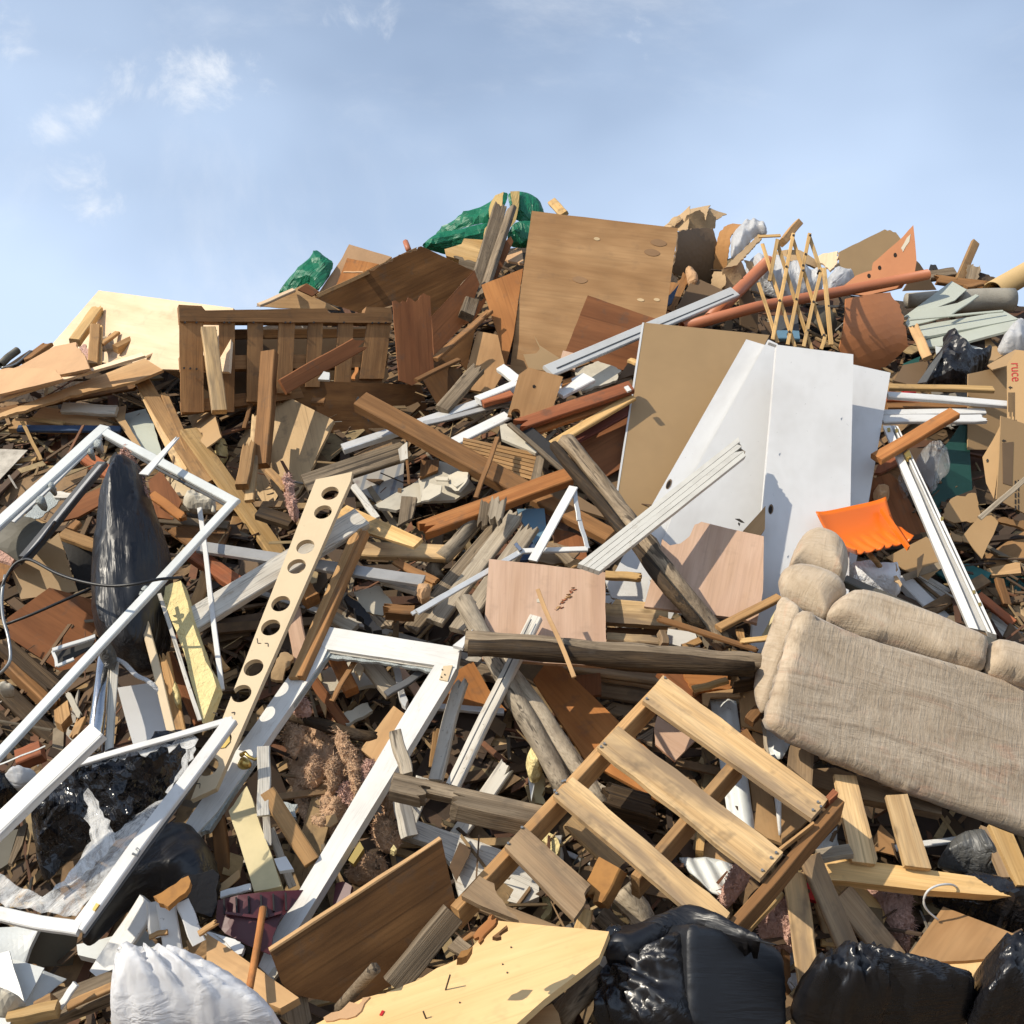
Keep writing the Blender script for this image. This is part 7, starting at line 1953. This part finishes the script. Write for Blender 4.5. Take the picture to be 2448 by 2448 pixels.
blob('p', [(1200,990),(1300,900),(1430,880),(1700,895),(1990,940),(1990,1270),(1850,1230),(1650,1150),(1400,1080)], 'bag_black_shiny', 'black bag under the sofa at the right edge', 'bag', 'bag', n=(0,-0.8,0.6), d=1.12, H=0.14, amp=0.05, freq=6, smooth=False)
T('p', [(1270,1130,1.22),(1190,1060,1.24),(1160,990,1.26),(1190,910,1.28),(1270,865,1.28),(1370,858,1.26),(1430,890,1.22)], 18, 'white', 'thin white wire loop above the plywood triangle', 'wire_loop', 'wire', seg=8, sub=4)
P('p', [(1310,1028),(1700,1175),(1990,1290),(1990,1405),(1470,1445),(1000,1455)], 'ply_brown', 'brown plywood triangle at the right edge above the bags', 'plywood_triangle', 'plywood', n=(-0.1,-0.62,0.77), d=1.26)
P('p', [(735,1430),(800,1445),(990,1462),(1480,1440),(1990,1400),(1990,1800),(1500,1720),(1150,1620),(860,1560)], 'ply_yellow', 'yellow plywood sheet behind the lower right bags', 'plywood_sheet', 'plywood', n=(-0.1,-0.55,0.83), d=1.30, rag={'*':0.003, 0:0.008})
blob('p', [(140,1990),(150,1660),(290,1610),(370,1510),(460,1545),(640,1530),(900,1560),(1150,1610),(1300,1670),(1500,1710),(1520,1990)], 'bag_taut', 'shiny black bag at bottom right, left of the corner bag', 'bag', 'bag', n=(0,-0.75,0.65), d=1.50, H=0.17, amp=0.04, freq=20, mode='radial', centre=(400,1560), stretch=((200,1800),(1300,1650)), step=0.011)
blob('p', [(1490,1990),(1500,1720),(1550,1510),(1700,1500),(1830,1450),(1990,1420),(1990,1990)], 'bag_taut', 'black knotted bag in the bottom right corner', 'bag', 'bag', n=(0,-0.75,0.65), d=1.54, H=0.17, amp=0.04, freq=30, mode='radial', centre=(1940,1580), stretch=((1600,1900),(1900,1500)), step=0.011)

# the boxy black bag in front: a carton inside, plastic stretched over it
def boxy_bag():
    root = empty('black_bag', base_of('r', 700, 1900, 1.2), 'boxy black bag stretched over a carton at the bottom', 'bag')
    right = plane_at('r', 1000, 1650, (0.50,-0.84,0.12), 1.62)
    left = plane_at('r', 250, 1700, (-0.42,-0.83,0.36), 1.62)
    top = plane_at('r', 600, 1200, (-0.15,-0.45,0.86), 1.60)
    blob('r', [(615,1150),(800,1190),(1350,1330),(1375,1650),(1385,2050),(640,2050),(620,1600)], 'bag_flat', None, 'right_side', parent=root, plane=right, H=0.012, R=0.02, amp=0.004, freq=4, mode='soft', back=0.2, rag=0.002)
    blob('r', [(-140,2050),(-60,1560),(20,1430),(300,1330),(640,1150),(660,1600),(690,2050)], 'bag_taut', None, 'left_side', parent=root, plane=left, H=0.045, R=0.10, amp=0.03, freq=26, mode='radial', centre=(20,1430), stretch=((-80,1950),(600,1300)), back=0.2, rag=0.003, step=0.014)
    blob('r', [(-40,1420),(60,1200),(250,1180),(430,1100),(600,1052),(790,1075),(1000,1180),(1220,1290),(1350,1332),(1000,1262),(640,1180),(350,1350),(150,1450)], 'bag_black', None, 'top', parent=root, plane=top, H=0.03, R=0.06, amp=0.025, freq=6, mode='crumple', back=0.12, rag=0.003, step=0.014)
    blob('r', [(-50,1400),(0,1250),(70,1150),(150,1200),(180,1270),(60,1340),(20,1420)], 'bag_black_shiny', None, 'knot', parent=root, plane=left, off=0.02, H=0.05, amp=0.03, freq=14, back=0.05)
boxy_bag()

# ------------------------------------------------------------------ bottom centre
def dark_sheet():
    pts = [(465,1370),(1130,930),(1790,512),(1898,1000),(1400,1640),(1100,1800),(620,1700),(555,1612)]
    pl = plane_for([src('n', *p) for p in pts], (0.30,-0.94,-0.16), 1.50, 1.2)
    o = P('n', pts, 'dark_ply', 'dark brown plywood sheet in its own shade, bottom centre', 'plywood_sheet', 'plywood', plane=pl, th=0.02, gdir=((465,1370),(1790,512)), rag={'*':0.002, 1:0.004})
    P('n', [(462,1368),(1785,505),(1793,513),(470,1382)], 'ply_tan', None, 'painted_lit_edge', parent=o, plane=pl, off=0.003, th=0.024, rag=0.002)  # light on the top edge, painted in a paler wood colour
dark_sheet()
T('n', [(1000,1820,1.66),(1150,1640,1.72),(1280,1500,1.76)], 95, 'old_wood', 'dark log end before the dark brown plywood', 'log', 'log', rough=0.2, seg=14, sub=2)
B('n', 1420,1640,1880,1080,190,'old_wood',1.62,'shaded plank right of the dark brown plywood', t=0.03, n=(0.3,-0.9,0.1))
P('n', [(680,1690),(740,1640),(790,1900),(700,1990),(560,1880)], 'old_wood', 'shaded board below the dark brown plywood', 'board', 'board', n=N_R, d=1.5)
def yellow_sheet():
    pts = [(1189,2201),(1320,2214),(1456,2227),(1432,2288),(1300,2390),(1180,2500),(660,2500),(870,2385),(1000,2343),(1045,2314),(1095,2292),(1130,2262)]
    pl = plane_for(pts, (-0.14,-0.50,0.85), 1.72, 1.5)
    o = P('0', pts, 'ply_yellow', 'large sunlit yellow plywood sheet at the bottom centre', 'plywood_sheet', 'plywood', plane=pl, th=0.02, rag={'*':0.003, 7:0.012, 8:0.008, 9:0.006}, gdir=((700,2480),(1456,2227)))
    P0, nn = pl
    for x, y, dx, dy in ((210,1670,45,-95),(60,1890,-8,-45),(715,1345,0,-6),(650,1475,0,-5),(685,1540,0,-6),(320,1770,0,-5)):
        A = hit(src('o', x, y), P0, nn)[0]
        tip = A + nn*0.045*(abs(dy)/95) + Vector((dx*0.0004, 0, 0))
        mid = (A+tip)/2
        M = frame(A, tip-A, (0.2, 0.9, 0.1)); Mi = M.inverted()
        V, F = grid_tube([Mi @ A, Mi @ tip], [0.0022, 0.0022], 6)
        link_mesh('nail', V, F, 'nail', M, o)
    P('n', [(1310,1860),(1330,1825),(1350,1830),(1330,1865)], 'red_plastic', None, 'red_chip', parent=o, plane=pl, off=0.003, th=0.004, rag=0.002)
    P('n', [(1010,1830),(1080,1760),(1150,1780),(1180,1730),(1240,1720),(1170,1830),(1060,1890),(900,1910),(880,1880)], 'particle', None, 'crumbled_edge', parent=o, plane=pl, off=0.004, th=0.03, rag=0.012)
yellow_sheet()
B('o', 440,1310,600,1095,74,'orange_ply',1.92,'upright orange splinter on the yellow plywood sheet', name='splinter', cat='splinter', e='bb', t=0.02, n=(-0.3,-0.8,0.5))
P('o', [(570,1260),(680,1170),(690,1190),(620,1240),(640,1260)], 'brown_lumber', 'brown torn chip on the yellow plywood sheet', 'chip', 'scrap', d=1.92, rag=0.006)
P('o', [(300,1420),(330,1370),(420,1335),(400,1370),(340,1420)], 'rust', 'rust brown chunk on the yellow plywood edge', 'chunk', 'scrap', d=1.9, th=0.03, rag=0.008)
P('o', [(225,1340),(310,1250),(410,1330),(330,1400)], 'old_wood', 'small grey board above the yellow plywood edge', 'board', 'board', d=1.5)
B('o', 330,1290,500,1190,50,'brown_lumber',1.4,'brown stick above the yellow plywood edge', name='stick', cat='stick')
T('o', [(1080,1900,1.62),(1250,1700,1.60),(1420,1540,1.58)], 190, 'old_wood', 'weathered log under the yellow plywood, left of the bag', 'log', 'log', rough=0.2, seg=16, sub=2)
P('o', [(780,1932),(850,1860),(1030,1775),(1080,1850),(1110,1990),(800,1990)], 'ply_tan', 'tan plywood corner at the bottom edge', 'plywood_corner', 'plywood', n=(-0.2,-0.6,0.77), d=1.76)

# ------------------------------------------------------------------ lower left
P('n', [(-20,1235),(200,1380),(690,1730),(545,1812),(300,1700),(-20,1530)], 'ply_tan', 'pointed tan plank at bottom left', 'plank', 'board', n=(-0.1,-0.6,0.78), d=1.52, th=0.025, gdir=((0,1380),(600,1760)))
def maroon_shovel():
    root = empty('shovel', base_of('n', 330, 1600, 1.2), 'dark maroon plastic shovel with a red brown handle', 'shovel')
    pl = plane_at('n', 350, 1080, (0.12,-0.93,0.30), 1.34)
    bl = P('n', [(60,965),(220,935),(720,880),(640,1010),(545,1125),(490,1260),(470,1400),(300,1330),(120,1230),(45,1140)], 'maroon_plastic', None, 'blade', parent=root, plane=pl, th=0.012, bend=0.03)
    for k in range(6):
        x = 105+k*95
        P('n', [(x,965-k*9),(x+14,963-k*9),(x+20,1085-k*6),(x+6,1088-k*6)], 'charred', None, 'rib', parent=bl, plane=pl, off=0.006, th=0.014, rag=0)
    P('n', [(120,1065),(420,1100),(560,1060),(555,1080),(420,1125),(125,1085)], 'maroon_plastic', None, 'cross_rib', parent=bl, plane=pl, off=0.016, th=0.018, rag=0)
    P('n', [(385,1020),(445,1020),(450,1110),(380,1110)], 'charred', None, 'socket', parent=root, plane=pl, off=0.03, th=0.03, rag=0)
    T('n', [(415,1040,1.42),(370,1330,1.50),(310,1660,1.62)], 58, 'cedar', None, 'handle', parent=root, seg=12, sub=2)
maroon_shovel()
P('n', [(975,850),(1030,832),(1098,870),(1085,950),(1000,1010),(950,1040)], 'maroon_plastic', 'maroon plastic corner right of the sash foot', 'plastic_corner', 'plastic', n=(-0.3,-0.8,0.5), d=1.2)
P('n', [(150,290),(215,200),(290,100),(430,500),(555,870),(345,912),(250,600)], 'foam_face', 'yellow foam board crossing behind the sash foot', 'foam_board', 'foam', n=(-0.12,-0.82,0.55), d=1.16, th=0.04, rag=0.004)
B('n', 418,-200,425,330,100,'white_worn',1.20,'white grooved stick beside the sash latch', name='stick', cat='stick', t=0.03)
B('n', 440,320,455,560,60,'white_worn',1.16,'lower end of the white stick by the foam board', name='stick', cat='stick', t=0.03)
B('n', 450,150,790,690,130,'lumber',1.18,'square brown stud right of the yellow foam board', t=0.06, n=(-0.2,-0.75,0.62))
B('n', 470,430,640,880,60,'white_worn',1.10,'white lath below the square brown stud', name='lath', cat='lath')
P('n', [(500,660),(590,640),(650,740),(540,755)], 'white', 'white scrap below the square brown stud', 'scrap', 'scrap', d=1.2)
B('n', 60,320,130,830,110,'brown_lumber',1.05,'dark brown board left of the yellow foam board')
P('n', [(560,220),(680,240),(670,340),(580,330)], 'glass_dust', 'grey glass scrap behind the square brown stud', 'glass_scrap', 'glass', d=1.08, rag=0.01)
P('n', [(70,870),(230,740),(240,800),(150,880),(80,910)], 'cardboard', 'curled cardboard left of the maroon shovel', 'cardboard_scrap', 'cardboard', d=1.2, th=0.004)
B('n', 90,940,320,880,50,'white',1.28,'white strip above the maroon shovel blade', name='strip', cat='strip')
P('n', [(0,1220),(200,1280),(270,1330),(250,1390),(210,1400),(120,1290)], 'white', 'white board scrap left of the maroon shovel handle', 'scrap', 'scrap', d=1.44)
P('n', [(450,1560),(500,1490),(530,1540),(490,1600)], 'plaster', 'pale chip at the sash foot', 'chip', 'scrap', d=1.4)

# crumpled black plastic inside the lower frame
blob('i', [(235,1750),(330,1560),(500,1450),(560,1390),(650,1360),(850,1330),(1100,1270),(1300,1200),(1480,1150),(1495,1290),(1400,1450),(1250,1650),(1100,1850),(900,1960),(700,1990),(480,2150),(340,2300),(290,2100)], 'bag_crinkled', 'crumpled shiny black plastic inside the lower screen frame', 'plastic_sheet', 'plastic', n=(-0.08,-0.80,0.58), d=1.20, H=0.12, R=0.16, amp=0.075, freq=6.5, smooth=False, step=0.013)
blob('i', [(-60,1560),(60,1540),(200,1560),(180,1680),(60,1800),(-60,1850)], 'bag_crinkled', 'black plastic at the left edge behind the white trim', 'plastic_sheet', 'plastic', n=N_S, d=1.14, H=0.1, amp=0.05, freq=7, smooth=False)
blob('m', [(1180,460),(1330,400),(1480,415),(1580,520),(1690,740),(1680,1000),(1640,1130),(1500,1090),(1330,1010),(1180,965),(1000,1050),(900,1140),(700,1345),(615,1290),(700,1060),(900,800)], 'bag_black', 'torn black bag hanging below the lower screen frame', 'bag', 'bag', n=(0.1,-0.85,0.5), d=1.24, H=0.10, R=0.14, amp=0.035, freq=9, mode='folds', stretch=((750,1150),(1500,500)), step=0.013)
P('m', [(1180,950),(1300,880),(1450,790),(1455,880),(1380,950),(1290,1030),(1220,1000)], 'rust', 'crumbled orange board sticking from the torn black bag', 'crumbled_board', 'board', d=1.50, th=0.02, rag=0.012)
P('m', [(1400,800),(1640,740),(1685,780),(1670,1010),(1630,1110),(1480,1060),(1400,950)], 'charred', 'dark sheet painted as shade in the torn black bag mouth', 'mouth_shade', 'bag', n=(0.4,-0.9,0.1), d=1.42, th=0.006, rag=0.01)  # flat black sheet stands in for the shade inside the opening
P('m', [(60,690),(150,420),(210,380),(170,550),(90,700)], 'old_wood', 'dark board end left inside the lower screen frame', 'board', 'board', d=1.16)
P('m', [(-40,470),(140,430),(60,700),(-40,760)], 'drab_panel', 'drab panel at the left edge inside the lower frame', 'panel', 'panel', d=1.1)
blob('i', [(20,1510),(120,1450),(280,1440),(300,1500),(150,1560)], 'film_white', 'white frayed film behind the white trim', 'frayed_film', 'plastic', d=1.2, H=0.04, amp=0.03, freq=14)
B('i', 140,1350,330,1270,110,'redwood',1.04,'red brick like wooden offcut at the left', name='offcut', cat='wood block', t=0.05)
B('i', -30,1385,350,1235,12,'conduit_grey',1.12,'thin pale rod above the red offcut', name='rod', cat='rod', t=0.01)
def lower_frame():
    root = empty('window_screen', base_of('0', 186, 2230, 1.0), 'white screen frame with torn mesh at lower left', 'frame')
    pl = plane_at('0', 330, 2000, (-0.10,-0.80,0.58), 1.46)
    def rail(a, b, w, nm='rail', mat='white', off=0.0, th=0.024):
        A = hit(a, *pl)[0] + pl[1]*off; C = hit(b, *pl)[0] + pl[1]*off
        B('0', 0, 0, 0, 0, w, mat, 0, None, nm, parent=root, world=(A, C), n=tuple(pl[1]), t=th)
    rail((552,1722), (186,2222), 30)
    rail((-60,2178), (192,2222), 34, off=0.002)
    rail((556,1721), (150,1838), 13, off=0.003)
    rail((564,1724), (196,2236), 5, 'outer_lip', 'steel_dark', -0.012)
    P('m', [(-60,760),(60,810),(180,890),(330,960),(480,860),(620,640),(700,520),(680,250),(660,200),(690,170),(760,290),(860,430),(890,470),(1050,330),(1200,220),(1440,60),(1380,180),(590,1110),(400,1080),(-60,1000)], 'torn_screen', None, 'torn_mesh', parent=root, plane=pl, off=-0.012, th=0.001, rag=0.012, wave=(0.006, 0.06), gdir=((500,950),(1300,200)))
    P('m', [(660,190),(700,150),(790,300),(880,480),(820,620),(560,880),(420,930),(600,700),(720,520)], 'torn_screen', None, 'torn_mesh', parent=root, plane=pl, off=0.004, th=0.002, rag=0.02, bend=-0.03)
    P('i', [(640,1375),(1100,1265),(1490,1150),(1500,1230),(1440,1260),(1380,1210),(1300,1290),(1240,1235),(1120,1320),(1060,1275),(960,1340),(900,1300),(780,1370),(700,1350),(660,1400)], 'torn_screen', None, 'torn_mesh', parent=root, plane=pl, off=-0.012, th=0.002, rag=0.03)
    P('i', [(1440,1170),(1500,1160),(1490,1330),(1380,1480),(1290,1600),(1270,1590),(1400,1400)], 'torn_screen', None, 'torn_mesh', parent=root, plane=pl, off=-0.014, th=0.002, rag=0.02)
    P('m', [(710,1050),(740,1000),(765,1010),(730,1060)], 'brass', None, 'corner_clip', parent=root, plane=pl, off=0.02, th=0.006, rag=0)
    pts = [hit(src('m', x, y), *pl)[0] + pl[1]*0.02 for x, y in ((1040,650),(1075,665),(1090,630),(1070,610))]
    M = frame(pts[0], pts[-1]-pts[0], pl[1]); Mi = M.inverted()
    V, F = grid_tube([Mi @ p for p in pts], [0.004]*4, 6)
    link_mesh('pull_ring', V, F, 'conduit_grey', M, root)
lower_frame()
_o = B('0', -40,2012,236,1748,40,'white_sash',1.62,'bright white trim slanting in at the left edge', name='edge_strip', cat='trim', t=0.03, n=(-0.25,-0.78,0.58))
B('0', -40,2028,240,1760,9,'grey_trim',1.64,None,'bead',parent=_o, t=0.02, n=(-0.25,-0.78,0.58))
for q, (x0, y0, x1, y1, w, lb) in enumerate([
    (1150,990,765,1575,165,'longest white slat fanned below the torn black bag'),
    (1190,990,1225,1265,140,'short white slat with a bare wooden end'),
    (1270,990,1350,1455,150,'white slat second from right in the fan'),
    (1400,990,1535,1310,115,'rightmost white slat in the fan')]):
    B('m', x0, y0, x1, y1, w, 'white', 1.34+0.04*q, lb, 'lath', 'slat', t=0.02)
P('m', [(590,1320),(700,1300),(1110,1190),(1255,1400),(1000,1485),(780,1440),(600,1400)], 'vinyl_white', 'white board lying under the fanned slats', 'board', 'board', d=1.26, th=0.03)
B('m', 1150,1265,1290,1215,36,'lumber',1.44,'bare wooden end under the short white slat', name='wood_end', cat='wood block', t=0.03)
P('m', [(1430,1290),(1600,1220),(1990,1560),(1990,1740),(1500,1460)], 'ply_tan', 'tan plywood below the fanned white slats', 'plywood_piece', 'plywood', d=1.34)
P('m', [(1520,1180),(1600,1220),(1850,1300),(1870,1360),(1800,1380)], 'white', 'white scrap between slats and maroon shovel', 'scrap', 'scrap', d=1.42)
B('m', 1530,1240,1680,1140,40,'lumber',1.5,'small splintered stick right of the fanned slats', name='stick', cat='stick', e='cb')
P('m', [(-60,1130),(150,1150),(300,1190),(130,1440),(-60,1400)], 'vinyl_white', 'grey white sheet under the lower frame corner', 'sheet', 'sheet', d=1.26, bend=0.04)
P('m', [(150,1300),(300,1180),(600,1260),(560,1480),(330,1490),(120,1420)], 'drab_panel', 'dark panel under the lower frame corner', 'panel', 'panel', n=N_RD, d=1.2)
P('m', [(-60,1400),(70,1368),(190,1770),(-60,1690)], 'vinyl_white', 'leftmost white vinyl sheet in the bottom left fan', 'vinyl_sheet', 'vinyl', n=(-0.2,-0.8,0.5), d=1.50, th=0.004)
P('m', [(85,1428),(340,1500),(190,1775)], 'vinyl_white', 'middle white vinyl sheet in the bottom left fan', 'vinyl_sheet', 'vinyl', n=(0.05,-0.8,0.55), d=1.46, th=0.004)
P('m', [(335,1505),(508,1555),(330,1740),(170,1850),(200,1750)], 'vinyl_white', 'right white vinyl sheet in the bottom left fan', 'vinyl_sheet', 'vinyl', n=(0.2,-0.8,0.5), d=1.44, th=0.004, bend=0.03)
blob('m', [(-60,1720),(60,1690),(220,1780),(150,1850),(40,1880),(-60,1860)], 'plaster', 'crumbled plaster heap at the bottom left', 'plaster_heap', 'plaster', d=1.56, H=0.05, amp=0.03, freq=14, smooth=False)
B('m', 460,1810,585,1620,48,'white',1.56,'short white stick at the bottom left', name='stick', cat='stick', t=0.02)
B('m', 70,1890,450,1815,74,'pine',1.58,'yellow board at the bottom left', t=0.04)
B('m', 290,1830,420,1760,90,'lumber',1.54,'small tan block beside the yellow board', name='wood_block', cat='wood block', t=0.04)
B('m', 80,1990,980,1590,190,'old_wood',1.46,'dark weathered plank left of the white bag', t=0.04)
B('m', 520,1790,880,1640,60,'lumber',1.52,'sunlit lath on the dark weathered plank', name='lath', cat='lath', t=0.02)
P('m', [(-60,1880),(90,1890),(60,2000),(-60,2000)], 'vinyl_white', 'pale scrap in the bottom left corner', 'scrap', 'scrap', d=1.6)
# white bag, bottom left
blob('m', [(865,2060),(870,1800),(890,1640),(980,1480),(1050,1430),(1110,1412),(1180,1440),(1225,1500),(1440,1450),(1600,1510),(1900,1670),(2050,1780),(2150,1900),(2230,2060)], 'bag_white', 'white plastic bag at the bottom left', 'white_bag', 'bag', n=(-0.05,-0.72,0.68), d=1.72, H=0.18, R=0.2, amp=0.035, freq=19, mode='radial', centre=(1110,1470), stretch=((900,1850),(1600,1550)), step=0.010)
